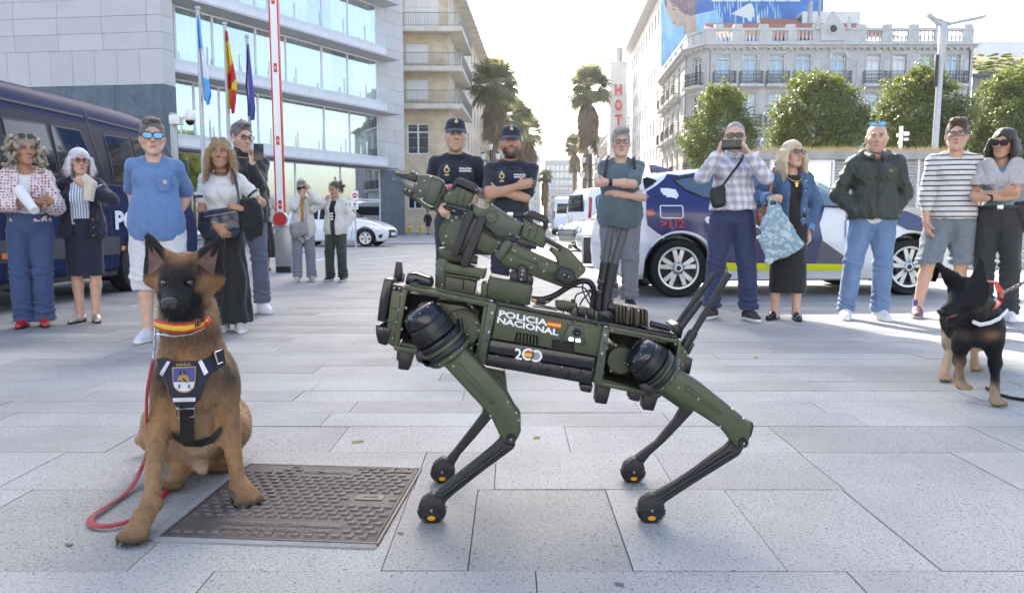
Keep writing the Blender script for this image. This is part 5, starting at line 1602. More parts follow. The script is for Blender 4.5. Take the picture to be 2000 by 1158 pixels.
def simple_car(name,label,cat,sil,w,wheels,r,body,windows,loc,rz,extra=None,h=.04,group=None,ra=None,double=True):
 c=empty(name,(0,0,0),label,cat,group,world=False)
 ra=ra or r+.06
 v,q=car_shell(sil,w,wheels,ra,h,.10);np_obj('body',v,q,body,c);wells(c,wheels,w,ra)
 for x,z in wheels:
  for s in(-1,1):wheel(c,x,z,float(w(np.array(x),np.array(r)))-.02,s,r,r*.68,5,double)
 for s in(-1,1):
  for p in windows:side_panel(p,w,s,.008).build('window',M_TINT,c)
 m=MB();xs=[p[0]for p in sil];m.box(((min(xs)+max(xs))/2,0,.28),(max(xs)-min(xs)-.5,1.3,.14));m.build('underbody',M_TRIMK,c,smooth=0)
 if extra:extra(c,w)
 c.rotation_euler=(0,0,rz);c.location=loc
 return c
hb_sil=[(-.62,.25),(-.70,.55),(-.66,.85),(-.52,1.10),(-.30,1.38),(.1,1.49),(.8,1.50),(1.3,1.42),(1.75,1.18),(2.05,1.02),(2.5,.93),(2.9,.80),(3.18,.62),(3.22,.42),(3.1,.22),(2.6,.18),(.6,.18)]
hbw=wtab([.1,.25,.6,.9,1.0,1.3,1.5],[.78,.84,.88,.86,.82,.68,.58],1.2,2.1,.16,3)
def hb_extra(c,w):
 for s in(-1,1):
  side_panel([(2.58,.78),(2.95,.70),(3.06,.64),(2.95,.62),(2.7,.66)],w,s,.012).build('headlamp',M_LAMPW,c)
  side_panel([(2.9,.42),(3.06,.46),(3.04,.33),(2.93,.30)],w,s,.012).build('fog_lamp',M_TRIMK,c)
  side_panel(band([(.95,1.0),(.98,.5),(1.0,.25)],.006),w,s,.01).build('panel_seam',M_TRIMK,c)
  side_panel(band([(1.95,.95),(1.98,.6),(1.9,.25)],.006),w,s,.01).build('panel_seam',M_TRIMK,c)
  m=MB();m.ball((1.62,s*.98,1.02),(.07,.09,.06),12,8);m.build('door_mirror',M_TRIMK,c)
 m=MB();m.prism([(3.19,-.5,.30),(3.19,.5,.30),(3.16,.5,.62),(3.16,-.5,.62)],(.06,0,0));m.build('grille',M_TRIMK,c,bevel=.02)
 m=MB();m.prism([(3.24,-.26,.40),(3.24,.26,.40),(3.24,.26,.50),(3.24,-.26,.50)],(.02,0,0));m.build('number_plate',M_DECW,c)
 m=MB();m.sheet(lambda u,w_:Vector((1.38+.62*w_,(.56+.14*w_)*(2*u-1),1.405-.36*w_+.02)),8,5);m.build('windscreen',M_TINT,c)
hw=G(718,482)
HA=R(-6)
hbx=Vector((math.cos(HA),math.sin(HA),0))*2.42
simple_car('hatchback','white hatchback parked in front of the city hall glass','car',hb_sil,hbw,[(0,.315),(2.42,.315)],.315,M_CARW,[[(-.25,1.02),(-.05,1.34),(.65,1.42),(.68,.98)],[(.74,.98),(.74,1.42),(1.2,1.36),(1.72,1.05),(1.72,.98)]],hw-hbx+Vector((0,.8,0)),HA,hb_extra,h=.035)
mv_sil=[(-.55,.35),(-.6,1.2),(-.52,2.2),(-.3,2.5),(.6,2.55),(3.6,2.5),(4.1,2.2),(4.6,1.4),(5.1,1.15),(5.2,.6),(5.0,.3),(2,.25)]
mvw=wtab([.2,.5,1.2,1.6,2.4,2.6],[.92,.98,1.0,.98,.86,.7],2.2,3,.05,4)
def back_panel(c,pts_,x,nm,mt,t=.02):
 m=MB();m.prism([(x,y,z)for y,z in pts_],(-t,0,0));return m.build(nm,mt,c,bevel=.008)
def mv_extra(c,w):
 back_panel(c,[(-.72,1.45),(.72,1.45),(.66,2.1),(-.66,2.1)],-.585,'rear_window',M_TINT)
 back_panel(c,[(-.96,.9),(-.84,.9),(-.80,1.6),(-.92,1.6)],-.59,'tail_lamp',M_LAMPR);back_panel(c,[(.96,.9),(.84,.9),(.80,1.6),(.92,1.6)],-.59,'tail_lamp',M_LAMPR)
 back_panel(c,[(-.95,.32),(.95,.32),(.95,.75),(-.95,.75)],-.57,'bumper',pm('bumper_grey',(.11,.10,.09),.7),.1)
 back_panel(c,[(-.28,.85),(.28,.85),(.28,.97),(-.28,.97)],-.6,'number_plate',M_DECW)
p=P(1107,433,52)
simple_car('minibus','white minibus seen from behind in the bright street','van',mv_sil,mvw,[(0,.36),(3.2,.36)],.36,M_CARW,[[(0,1.4),(0,2.1),(3.4,2.1),(3.4,1.4)]],(p.x,52,0),PI/2-.03,mv_extra,h=.05)
cb_sil=[(-.62,.35),(-.68,.9),(-.62,1.5),(-.45,1.95),(-.2,2.08),(1.2,2.1),(2.0,2.0),(2.5,1.6),(2.9,1.25),(3.6,1.08),(3.85,.8),(3.85,.4),(3.6,.25),(1.5,.22)]
cbw=wtab([.2,.5,1.0,1.3,2.0,2.2],[.88,.93,.94,.93,.78,.6],1.5,2.6,.08,4)
def cb_extra(c,w):
 for s in(-1,1):
  side_panel([(-.62,1.0),(-.52,1.0),(-.42,1.75),(-.54,1.75)],w,s,.012).build('tail_lamp',M_LAMPR,c)
  side_panel(band([(-.4,1.12),(2.4,1.12)],.02),w,s,.01).build('slide_rail',M_TRIMK,c)
  ov=[(.25+.52*math.copysign(abs(math.cos(a))**.5,math.cos(a)),1.52+.30*math.copysign(abs(math.sin(a))**.5,math.sin(a)))for a in np.linspace(0,2*PI,24,endpoint=False)]
  side_panel([(.25+(x-.25)*1.08,1.52+(z-1.52)*1.12)for x,z in ov],w,s,.005).build('window_seal',M_TRIMK,c)
  side_panel(ov,w,s,.009).build('window',M_CGLASS,c)
 back_panel(c,[(-.66,1.25),(.66,1.25),(.58,1.85),(-.58,1.85)],-.66,'rear_window',M_TINT)
 back_panel(c,[(-.9,.3),(.9,.3),(.9,.6),(-.9,.6)],-.64,'bumper',M_TRIMK,.08)
p=P(1133,433,27)
simple_car('white_van','white panel van with an oval side window behind the grey haired man','van',cb_sil,cbw,[(0,.33),(2.8,.33)],.33,M_CARW,[[(1.2,1.25),(1.2,1.85),(1.9,1.85),(2.5,1.3),(2.5,1.25)]],(p.x+.5,27.6,0),R(20),cb_extra,h=.05)
def sed_extra(front):
 def f(c,w):
  for s in(-1,1):
   side_panel([(2.62,.80),(3.0,.74),(3.12,.66),(2.9,.62),(2.7,.66)],w,s,.014).build('headlamp',M_LAMPW,c)
   side_panel([(2.98,.72),(3.1,.67),(3.1,.62),(3.0,.64)],w,s,.018).build('indicator',M_LAMPO,c)
  m=MB()
  for k in range(5):m.box((3.2,0,.33+k*.06),(.06,1.0,.025))
  m.build('grille',M_RIM,c,smooth=0)
  for s in(-1,1):
   m=MB();m.prism([(3.13,s*.42,.66),(3.13,s*.78,.66),(3.05,s*.82,.80),(3.1,s*.5,.78)],(.05,0,0));m.build('headlamp',M_LAMPW,c,bevel=.01)
  m=MB();m.sheet(lambda u,w_:Vector((1.38+.62*w_,(.56+.14*w_)*(2*u-1),1.405-.36*w_+.02)),8,5);m.build('windscreen',M_TINT,c)
 return f
WN=[[(-.25,1.02),(-.05,1.34),(.65,1.42),(.68,.98)],[(.74,.98),(.74,1.42),(1.2,1.36),(1.72,1.05),(1.72,.98)]]
p=P(1124,433,24)
simple_car('black_car','glossy black car nose showing left of the grey haired man','car',hb_sil,hbw,[(0,.315),(2.42,.315)],.315,M_CARK,WN,(p.x+2.7,24.6,0),R(180+20),sed_extra(1),h=.04)
p=P(1140,433,18.5)
simple_car('silver_car','pale silver car nose low behind the dark box and grey haired man','car',hb_sil,hbw,[(0,.315),(2.42,.315)],.315,M_CARS,WN,(p.x+3.1,18.6,-.0),R(180+12),sed_extra(1),h=.04)
def fabric(name,col,rough=.85,var=.10,vscale=30,bump=.35,bscale=350,sheen=.15):
 return pm(name,col,rough,var=var,vscale=vscale,bump=bump,bscale=bscale,sheen=sheen,bdist=.002)
def pattern_mat(name,fn_nodes,rough=.85):
 m=bpy.data.materials.new(name);m.use_nodes=True;nt=m.node_tree;b=nt.nodes['Principled BSDF']
 b.inputs['Roughness'].default_value=rough;b.inputs['Sheen Weight'].default_value=.15
 tc=nd(nt,'ShaderNodeTexCoord');sp=nd(nt,'ShaderNodeSeparateXYZ');nt.links.new(tc.outputs['Object'],sp.inputs[0])
 def M(op,a,c=None):
  n=nd(nt,'ShaderNodeMath',operation=op)
  for i,q in enumerate((a,c)):
   if q is None:continue
   if isinstance(q,(int,float)):n.inputs[i].default_value=q
   else:nt.links.new(q,n.inputs[i])
  return n.outputs[0]
 def mix(f,a,c):
  x=nd(nt,'ShaderNodeMix',data_type='RGBA')
  if isinstance(f,(int,float)):x.inputs[0].default_value=f
  else:nt.links.new(f,x.inputs[0])
  for k,q in((6,a),(7,c)):
   if isinstance(q,tuple):x.inputs[k].default_value=(*q,1)
   else:nt.links.new(q,x.inputs[k])
  return x.outputs[2]
 nt.links.new(fn_nodes(nt,sp.outputs,tc.outputs['Object'],M,mix),b.inputs['Base Color'])
 MATS[name]=m;return m
def band_mask(M,x,period,duty,phase=.0):
 f=M('FRACT',M('ADD',M('DIVIDE',x,period),phase));return M('LESS_THAN',f,duty)
M_STRIPE=pattern_mat('striped_jersey',lambda nt,s,v,M,mix:mix(band_mask(M,s[2],.047,.26),(.60,.59,.57),(.020,.022,.04)))
M_BSTRIPE=pattern_mat('blue_striped_cotton',lambda nt,s,v,M,mix:mix(band_mask(M,s[0],.021,.42),(.68,.71,.75),(.14,.24,.46)))
def _plaid(nt,s,v,M,mix):
 u=M('ADD',s[0],M('MULTIPLY',s[1],.7))
 a=mix(M('MULTIPLY',band_mask(M,u,.075,.5),.45),(.60,.60,.64),(.30,.31,.42))
 a=mix(M('MULTIPLY',band_mask(M,s[2],.075,.5),.45),a,(.27,.28,.40))
 a=mix(M('MULTIPLY',band_mask(M,u,.075,.10,.3),.8),a,(.68,.67,.67))
 a=mix(M('MULTIPLY',band_mask(M,s[2],.075,.10,.3),.8),a,(.68,.67,.67))
 a=mix(M('MULTIPLY',band_mask(M,u,.075,.07,.75),.6),a,(.33,.20,.17))
 return mix(M('MULTIPLY',band_mask(M,s[2],.075,.07,.75),.6),a,(.33,.20,.17))
M_PLAID=pattern_mat('plaid_shirt',_plaid)
def _print(nt,s,v,M,mix):
 vo=nd(nt,'ShaderNodeTexVoronoi');vo.inputs['Scale'].default_value=42;vo.inputs['Randomness'].default_value=.25
 nt.links.new(v,vo.inputs['Vector'])
 a=mix(M('LESS_THAN',vo.outputs[0],.38),(.66,.58,.57),(.30,.07,.12))
 return mix(M('LESS_THAN',vo.outputs[0],.17),a,(.10,.05,.09))
M_PRINT=pattern_mat('printed_blouse',_print)
def _leafbag(nt,s,v,M,mix):
 n=nd(nt,'ShaderNodeTexNoise');n.inputs['Scale'].default_value=26;n.inputs['Detail'].default_value=4;nt.links.new(v,n.inputs['Vector'])
 return mix(M('GREATER_THAN',n.outputs[0],.53),(.22,.33,.39),(.44,.52,.55))
M_TOTE=pattern_mat('leaf_print_tote',_leafbag)
def denim(name,c,fade=.5):
 def f(nt,s,v,M,mix):
  n=nd(nt,'ShaderNodeTexNoise');n.inputs['Scale'].default_value=5;n.inputs['Detail'].default_value=5;nt.links.new(v,n.inputs['Vector'])
  n2=nd(nt,'ShaderNodeTexNoise');n2.inputs['Scale'].default_value=160;nt.links.new(v,n2.inputs['Vector'])
  a=mix(n.outputs[0],tuple(q*(1-fade*.5)for q in c),tuple(min(1,q*(1+fade))for q in c))
  return mix(M('MULTIPLY',n2.outputs[0],.25),a,tuple(min(1,q*1.9)for q in c))
 return pattern_mat(name,f)
M_JEAN1=denim('denim_blue',(.030,.055,.130));M_JEAN2=denim('denim_dark',(.020,.030,.072));M_JEAN3=denim('denim_light',(.10,.16,.27),.75);M_DENJ=denim('denim_jacket_cloth',(.040,.085,.17),.6);M_JEANK=denim('denim_black',(.022,.022,.025),.4)
M_SKINS={}
def skin_mat(name):
 m=pm('skin_'+name,(.5,.3,.2),.45,attr='Col',var=.08,vscale=60,sss=.0,bump=.15,bscale=300,bdist=.001,spec=.35)
 return m
M_SKIN=skin_mat('tone')
M_EYEW=pm('eye_white',(.62,.60,.57),.15);M_IRIS=pm('iris_dark',(.03,.018,.01),.1)
M_LENSK=pm('dark_lens',(.008,.008,.01),.08);M_LENSB=pm('mirror_lens',(.05,.22,.42),.08,.4);M_FRAMEK=pm('spectacle_frame',(.015,.013,.014),.3)
M_GOLD=pm('gold',(.55,.38,.12),.3,.9);M_SILV=pm('silver',(.6,.6,.62),.25,.9)
M_SOLEW=pm('white_sole',(.66,.66,.65),.6);M_SOLEK=pm('black_sole',(.02,.02,.02),.7)
def hairmat(name,c1,c2):
 def f(nt,s,v,M,mix):
  n=nd(nt,'ShaderNodeTexNoise');n.inputs['Scale'].default_value=120;n.inputs['Detail'].default_value=3
  mp=nd(nt,'ShaderNodeMapping');mp.inputs['Scale'].default_value=(1,1,.12);nt.links.new(v,mp.inputs[0]);nt.links.new(mp.outputs[0],n.inputs['Vector'])
  n2=nd(nt,'ShaderNodeTexNoise');n2.inputs['Scale'].default_value=18;nt.links.new(v,n2.inputs['Vector'])
  return mix(M('MULTIPLY',M('ADD',n.outputs[0],n2.outputs[0]),.5),c1,c2)
 return pattern_mat(name,f,.55)
def lerp3(a,b,t):return tuple(x+(y-x)*t for x,y in zip(a,b))
def brow_mat(c):
 return pm('brow_%02x%02x%02x'%tuple(int(q*255)for q in c),c,.8)
class Human:
 def __init__(s,label,cx,D,H,yaw=0,fem=False,fat=.0,skin=(.52,.33,.25),stubble=0,brow=(.08,.05,.035),lips=(.42,.17,.15),head=(0,0,0),hd=(0,0),hs=1.07,h=.008,sw=None,feet=((-.09,0,0),(.09,0,0)),group=None,hip=(0,0),fade=1):
  0
  s.s=H/1.75;s.D=D;s.cx=cx;s.fem=fem;s.fat=fat;s.h=h;s.H=H
  X=P(cx,433,D).x
  th=-math.degrees(math.atan2(X,D));yaw=yaw+.55*th;head=(head[0]+.4*th,head[1],head[2])
  s.yaw=R(yaw);s.k=s.hs=hs
  s.root=empty('person',(X,D,0),label,'person',group or 'onlookers around the plaza',world=False,rz=s.yaw)
  s.sw=(sw or(.158 if fem else .178))-(.012 if fem else .016)
  s.skirted=False;s.tone=skin;s.stub=stubble;s.brow=brow;s.lips=lips
  hx,hy=hip
  s.hip=np.array([hx,hy,0])
  zs=1.395 if fem else 1.405
  s.Sa=np.array([-s.sw,.01,zs])+s.hip;s.Sb=np.array([s.sw,.01,zs])+s.hip
  s.feet=feet
  s.hm=(Matrix.Rotation(R(head[0]),3,'Z')@Matrix.Rotation(R(head[1]),3,'X')@Matrix.Rotation(R(head[2]),3,'Y'))
  s.hc=np.array([hd[0],hd[1]-.015,1.632])+s.hip
  s.arms={}
  s.fy=HORIZ+CAM_H*F_PX/D
 def L(s,px,py,y=.0):
  p=P(px,py,s.D+y*s.s)
  v=Vector((p.x-s.root.location.x,p.y-s.root.location.y,p.z))
  v=Matrix.Rotation(-s.yaw,3,'Z')@v
  return np.array(v)/s.s
 def arm(s,side,wrist,hint,hdir=None,nrm=None,curl=.5,hand=True):
  S=s.Sa if side=='a' else s.Sb
  W=np.array(wrist,float)
  l1,l2=.295,.255
  d=W-S;L_=np.linalg.norm(d)
  if L_>(l1+l2)*.998:W=S+d/L_*(l1+l2)*.998;d=W-S;L_=np.linalg.norm(d)
  u=d/L_
  a=(l1*l1-l2*l2+L_*L_)/(2*L_);hh=math.sqrt(max(0,l1*l1-a*a))
  hv=np.array(hint,float);hv=hv-u*(hv@u);hv/=np.linalg.norm(hv)+1e-9
  E=S+u*a+hv*hh
  fd=(W-E)/np.linalg.norm(W-E)
  hdv=np.array(hdir,float)if hdir is not None else fd
  hdv=hdv/np.linalg.norm(hdv)
  n=np.array(nrm,float)if nrm is not None else np.array([(-1 if side=='b' else 1),.3,0])
  n=n-hdv*(n@hdv);n/=np.linalg.norm(n)+1e-9
  s.arms[side]=(S,E,W,hdv,n,curl,hand)
 def add_hand(s,f,side):
  S,E,W,d,n,curl,hand=s.arms[side]
  lat=np.cross(d,n);ts=1 if side=='a' else-1
  lat=lat*ts
  k=s.s*(.92 if s.fem else 1)
  f.cone(W,W+d*.085,.026,.030,.01)
  f.cone(W+d*.03,W+d*.085,.040,.042,.012,flat=(tuple(n),.42))
  for i,(o,ln)in enumerate(((.033,.072),(.011,.082),(-.011,.076),(-.032,.060))):
   b=W+d*(.088-.006*abs(i-1))+lat*o
   c1,c2=curl*.7,curl*1.7
   d1=d*math.cos(c1)+n*math.sin(c1);d2=d*math.cos(c2)+n*math.sin(c2)
   p1=b+d1*ln*.52;p2=p1+d2*ln*.5
   f.cone(b-d*.02,p1,.0105,.0095,.004);f.cone(p1,p2,.0095,.008,.003)
  b=W+d*.028+lat*.032;t1=d*.62+lat*.62+n*.35;t1/=np.linalg.norm(t1)
  t2=d*.85+lat*.25+n*.45;t2/=np.linalg.norm(t2)
  f.cone(b,b+t1*.042,.014,.012,.008);f.cone(b+t1*.042,b+t1*.042+t2*.035,.012,.009,.004)
 def torso(s,f,t=.0,k=.05):
  o=s.hip;A=lambda x,y,z:np.array([x,y,z])+o
  fat=s.fat
  if s.fem:
   f.ell(A(0,.01,.95),(.168+t+fat*.5,.122+t+fat*.4,.14+t),k)
   f.ell(A(0,.0,1.10),(.128+t+fat,.098+t+fat,.17),k)
   f.ell(A(0,.005,1.27),(.148+t+fat*.6,.105+t+fat*.5,.17+t),k)
   for x in(-1,1):f.ell(A(x*.068,-.085-fat*.4,1.265),(.062+t,.052+t,.062+t),.05)
  else:
   f.ell(A(0,.005,.95),(.162+t+fat*.5,.118+t+fat*.4,.14+t),k)
   f.ell(A(0,-.01-fat*.4,1.08),(.138+t+fat,.104+t+fat,.18),k)
   f.ell(A(0,.005,1.26),(.152+t+fat*.5,.112+t+fat*.4,.18+t),k)
   for x in(-1,1):f.ell(A(x*.07,-.080,1.31),(.07+t,.035+t,.055+t),.05)
  zs=s.Sa[2]-.012
  f.cone(s.Sa+np.array([.05,0,-.02]),s.Sb+np.array([-.05,0,-.02]),.052+t,.052+t,.04)
  for S in(s.Sa,s.Sb):f.cone(A(0,.025,1.475),S+np.array([0,.01,.0]),.040+t*.7,.042+t,.03)
  f.ell(s.Sa,.050+t,.03);f.ell(s.Sb,.050+t,.03)
 def legs(s):
  out=[]
  for i,(fx,fyv,fw)in enumerate(s.feet):
   sg=-1 if i==0 else 1
   hipj=np.array([sg*.088,.01,.91])+s.hip
   ank=np.array([fx,fyv,.085])
   kn=hipj*.5+ank*.5+np.array([sg*.008,-.028 if not s.skirted else .0,.02])
   out.append((hipj,kn,ank,fw))
  return out
 def finish(s,name,f,mat,parent=None,disp=0,dfreq=9,seed=0,h=None,colfn=None,rel=1,dz=.5,fold=0):
  v,q=f.run(h or s.h)
  if rel:v=relax(v,q,rel,.5)
  if disp:
   n=normals(v,q)
   a=fbm(v*np.array([dfreq,dfreq,dfreq*dz])+3.1*vnoise(v*5,seed+5)[:,None]*.25,3,seed)
   if fold:
    wv=v*np.array([1,1,1])+.05*np.stack([vnoise(v*6,seed+k)for k in range(3)],1)
    sl=np.stack([wv[:,0]*11+wv[:,2]*5,wv[:,1]*11,wv[:,2]*6.5-np.abs(wv[:,0])*7],1)
    rg=(1-np.abs(vnoise(sl,seed+31)))**3+.6*(1-np.abs(vnoise(sl*2.1+7,seed+32)))**3
    a=a*.5+fold*(rg-.55)
   v=v+n*(disp*a)[:,None]
  col=colfn(v)if colfn else None
  return np_obj(name,v*s.s,q,mat,parent or s.root,col)
 def hp(s,p):return s.hc+np.array(s.hm@Vector(p))*s.k
 def grow(s,f,i0=0):
  0
  k=s.hs;g=lambda a:s.hc+(np.array(a)-s.hc)*k
  for i in range(i0,len(f.ops)):
   t,pr,kk,sub,lo,hi=f.ops[i]
   if t=='cone':pr=(g(pr[0]),g(pr[1]),pr[2]*k,pr[3]*k,pr[4])
   elif t=='ell':pr=(g(pr[0]),pr[1]*k,pr[2])
   elif t=='cut':pr=(g(pr[0]),pr[1])
   f.ops[i]=(t,pr,kk,sub,g(lo)if lo is not None else None,g(hi)if hi is not None else None)
  s.k=s.hs
 def body(s,legs=False,shoes=True,thigh=1.0):
  f=SDF();hp=s.hp;r=s.hm.to_4x4()
  s.torso(f,-.012)
  f.cone(np.array([0,.02,1.40])+s.hip,hp((0,.02,-.07)),.062 if not s.fem else .05,.055 if not s.fem else .046,.03)
  for side in s.arms:
   S,E,W,d,n,c,hand=s.arms[side]
   m=.88 if s.fem else 1.0
   m+=s.fat*1.5
   f.cone(S,E,.048*m,.041*m,.03);f.cone(E,E*.65+W*.35,.042*m,.043*m,.02);f.cone(E*.65+W*.35,W,.043*m,.028*m,.02)
   if hand:s.add_hand(f,side)
  if legs:
   s.skirted=thigh<1
   m=(1.0 if s.fem else 1.05)+s.fat
   for hj,kn,an,fw in s.legs():
    f.cone(hj,kn,.085*m*thigh,.058*m*(.5+.5*thigh),.03);cf=kn*.68+an*.32+np.array([0,.018,0])
    f.cone(kn,cf,.053*m,.055*m,.03);f.cone(cf,an,.054*m,.036*m,.02);f.cone(an,an+np.array([0,-.06,-.045]),.036,.03,.02)
  s.k=1;i0=len(f.ops)
  w=.94 if s.fem else 1.0
  f.ell(hp((0,.018,.028)),(.077*w,.097,.090),.02,r)
  f.ell(hp((0,-.026,-.035)),(.060*w,.065,.088),.03,r)
  for x in(-1,1):
   f.cone(hp((x*.054*w,.0,-.055)),hp((x*.016,-.062,-.103)),.020,.018,.03)
   f.ell(hp((x*.050,-.056,-.020)),(.020,.022,.022),.02,r)
   f.ell(hp((x*.079*w,.012,-.012)),(.010,.022,.033),.008,r)
   f.ell(hp((x*.031,-.112,.004)),(.019,.020,.013),.014,r,sub=True)
  f.ell(hp((0,-.064,-.104)),(.024,.022,.02),.02,r)
  f.cone(hp((-.036,-.086,.026)),hp((.036,-.086,.026)),.011,.011,.015)
  f.cone(hp((0,-.092,.008)),hp((0,-.114,-.028)),.009,.0125,.010)
  f.cone(hp((-.014,-.100,-.034)),hp((.014,-.100,-.034)),.009,.009,.008)
  f.cone(hp((-.017,-.084,-.063)),hp((.017,-.084,-.063)),.0065,.0065,.008)
  f.cone(hp((-.014,-.083,-.076)),hp((.014,-.083,-.076)),.0075,.0075,.008)
  s.grow(f,i0)
  hmT=np.array(s.hm.transposed())
  tone=np.array(s.tone)
  def colf(v):
   p=(v-s.hc)@hmT.T/s.hs
   c=np.ones((len(v),3))*tone
   c*=(1+.07*fbm(v*22,2,3))[:,None]
   hd_=np.exp(-((p/np.array([.13,.13,.16]))**2).sum(1))
   fr=(p[:,1]<-.03)
   def bl(msk,colr):nonlocal c;msk=np.clip(msk,0,1)[:,None];c=c*(1-msk)+np.array(colr)*msk
   g=lambda cx_,cy_,cz_,sx_,sy_,sz_:np.exp(-(((p[:,0]-cx_)/sx_)**2+((p[:,1]-cy_)/sy_)**2+((p[:,2]-cz_)/sz_)**2))
   for x in(-1,1):bl(g(x*.045,-.08,-.035,.025,.04,.022)*.35,(tone[0]*1.08,tone[1]*.78,tone[2]*.75))
   bl(g(0,-.115,-.03,.02,.03,.02)*.3,(tone[0]*1.05,tone[1]*.75,tone[2]*.72))
   if s.stub:
    bl(np.clip((-.030-p[:,2])/.03,0,1)*np.clip((.02-p[:,1])/.03,0,1)*(np.abs(p[:,0])<.09)*(p[:,2]>-.135)*s.stub*(1-g(0,-.09,-.068,.03,.05,.012)),s.brow)
   bl(g(0,-.095,-.068,.021,.03,.0105)*.85,s.lips)
   for x in(-1,1):bl(g(x*.033,-.09,.029,.018,.03,.006)*.9,s.brow);bl(g(x*.031,-.09,.006,.016,.03,.009)*.5,(tone[0]*.55,tone[1]*.48,tone[2]*.45))
   return np.clip(c,.004,1)
  s.bodyob=s.finish('body',f,M_SKIN,colfn=colf)
  rot=s.hm.copy()
  for x in(-1,1):
   m=MB();m.ball(Vector(hp((x*.031,-.0865,.003)))*s.s,tuple(q*s.s for q in(.0125,.009,.0050)),12,8,rot);m.mat(1)
   m.ball(Vector(hp((x*.031,-.0930,.0035)))*s.s,tuple(q*s.s for q in(.0048,.0035,.0047)),8,6,rot)
   m.build('eye',[M_EYEW,M_IRIS],s.root)
   m=MB();m.tube([hp((x*.014,-.0985,.0215)),hp((x*.030,-.0985,.0275)),hp((x*.048,-.087,.0225))],[.0026,.0036,.002],6)
   s.part('eyebrow',m,brow_mat(s.brow))
   m=MB();m.tube([hp((x*.0175,-.0925,.0055)),hp((x*.031,-.0975,.0095)),hp((x*.045,-.0865,.0055))],.0018,5);s.part('eyelid',m,brow_mat(tuple(c*.35 for c in s.tone)))
  m=MB();m.tube([hp((-.021,-.0905,-.0705)),hp((-.008,-.0965,-.0690)),hp((.008,-.0965,-.0690)),hp((.021,-.0905,-.0705))],[.0009,.0017,.0017,.0009],5);s.part('mouth',m,brow_mat(tuple(c*.22 for c in s.lips)))
  if shoes is None:return
 def top(s,name,mat,t=.012,sleeve=1.0,hem=.90,neck=(.075,.085,.06),neckz=1.50,disp=.006,loose=.0,open_=.0,cuff=None,seed=1,puff=0,vneck=0,sleeves=('a','b'),fold=1.1):
  f=SDF();s.torso(f,t)
  if loose:f.ell(np.array([0,-s.fat*.4,1.02])+s.hip,(.165+loose+s.fat,.125+loose+s.fat,.25),.08);f.ell(np.array([0,-s.fat*.3,.90])+s.hip,(.168+loose+s.fat*.6,.13+loose+s.fat*.6,.22),.08)
  for side in sleeves:
   if side not in s.arms:continue
   S,E,W=s.arms[side][:3]
   m=.9 if s.fem else 1.0
   if sleeve<=1:
    e=S+(E-S)*max(.01,sleeve)
    f.cone(S,e,.050*m+t,.050*m+t+.008*(sleeve<.9),.025)
    d=(E-S)/np.linalg.norm(E-S)
   else:
    f.cone(S,E,.050*m+t,.046*m+t+puff,.025)
    w=E+(W-E)*min(1,sleeve-1)
    f.cone(E,(E+w)/2,.046*m+t+puff,.042*m+t+puff,.02);f.cone((E+w)/2,w,.042*m+t+puff,.034*m+t*.8,.02)
  f.cut((0,0,hem),(0,0,-1))
  if neck:
   f.ell(np.array([0,-.035,neckz])+s.hip,neck,.015,sub=True)
   f.cone(np.array([0,.0,1.46])+s.hip,s.hp((0,0,-.06)),neck[0]*.82,neck[0]*.9,.01);f.ops[-1]=(f.ops[-1][0],f.ops[-1][1],.01,True,f.ops[-1][4],f.ops[-1][5])
  if vneck:f.cone(np.array([0,-.14,1.47])+s.hip,np.array([0,-.15,1.47-vneck])+s.hip,.05,.012,.01);f.ops[-1]=(f.ops[-1][0],f.ops[-1][1],.01,True,f.ops[-1][4],f.ops[-1][5])
  if open_:
   f.box(np.array([0,-.20,1.12])+s.hip,(open_,.15,.42),.01,rd=.005,sub=True)
  o=s.finish(name,f,mat,disp=disp,seed=seed,dz=.6,fold=fold)
  return o
 def cuffs(s,side,mat,name='cuff',r=.046,ln=.035,at=1.0):
  S,E,W=s.arms[side][:3];d=(W-E)/np.linalg.norm(W-E);e=E+(W-E)*at
  m=MB();m.lathe([(r,-ln/2),(r+.003,0),(r,ln/2),(r-.012,ln/2)],Vector(e)*1,tuple(d),16,caps=False)
  m.v=[tuple(c*s.s for c in p)for p in m.v];return m.build(name,mat,s.root)
 def pants(s,mat,name='trousers',length=.10,r=(.105,.075,.07),waist=1.04,disp=.007,seed=2,wide=0,kneecut=None):
  f=SDF();o=s.hip
  w=.165 if s.fem else .160
  f.ell(np.array([0,.008,.95])+o,(w+.014+s.fat*.45,.128+s.fat*.3,.16),.03)
  f.ell(np.array([0,.0,1.04])+o,(w-.006+s.fat*.5,.118+s.fat*.4,.10),.05)
  for hj,kn,an,fw in s.legs():
   hj2=hj+np.array([0,0,-.03])
   f.cone(hj2,kn,r[0]+s.fat*.3,r[1],.025);f.cone(kn,an+np.array([0,.005,.0]),r[1],r[2],.02)
   f.cone(an,an+np.array([0,0,-.06]),r[2],r[2]+wide,.02)
  f.cut((0,0,waist),(0,0,1));f.cut((0,0,length),(0,0,-1))
  v,q=f.run(s.h);v=relax(v,q,1)
  n=normals(v,q)
  a=(fbm(v*np.array([9,9,7]),3,seed)*.6+1.3*((1-np.abs(vnoise(v*np.array([13,13,5])+.4*vnoise(v*5,9)[:,None],seed+8)))**3-.35))*disp
  for hj,kn,an,fw in s.legs():
   for zc_,am,fr_ in((kn[2],.004,62),(an[2]+.07,.008,75)):
    g=np.exp(-((v[:,2]-zc_)/.09)**2)*(np.abs(v[:,0]-kn[0])<.14)
    a=a+am*g*np.sin(v[:,2]*fr_*1.6+3*vnoise(v*14,seed)+v[:,0]*25)
  v=v+n*a[:,None]
  return np_obj(name,v*s.s,q,mat,s.root)
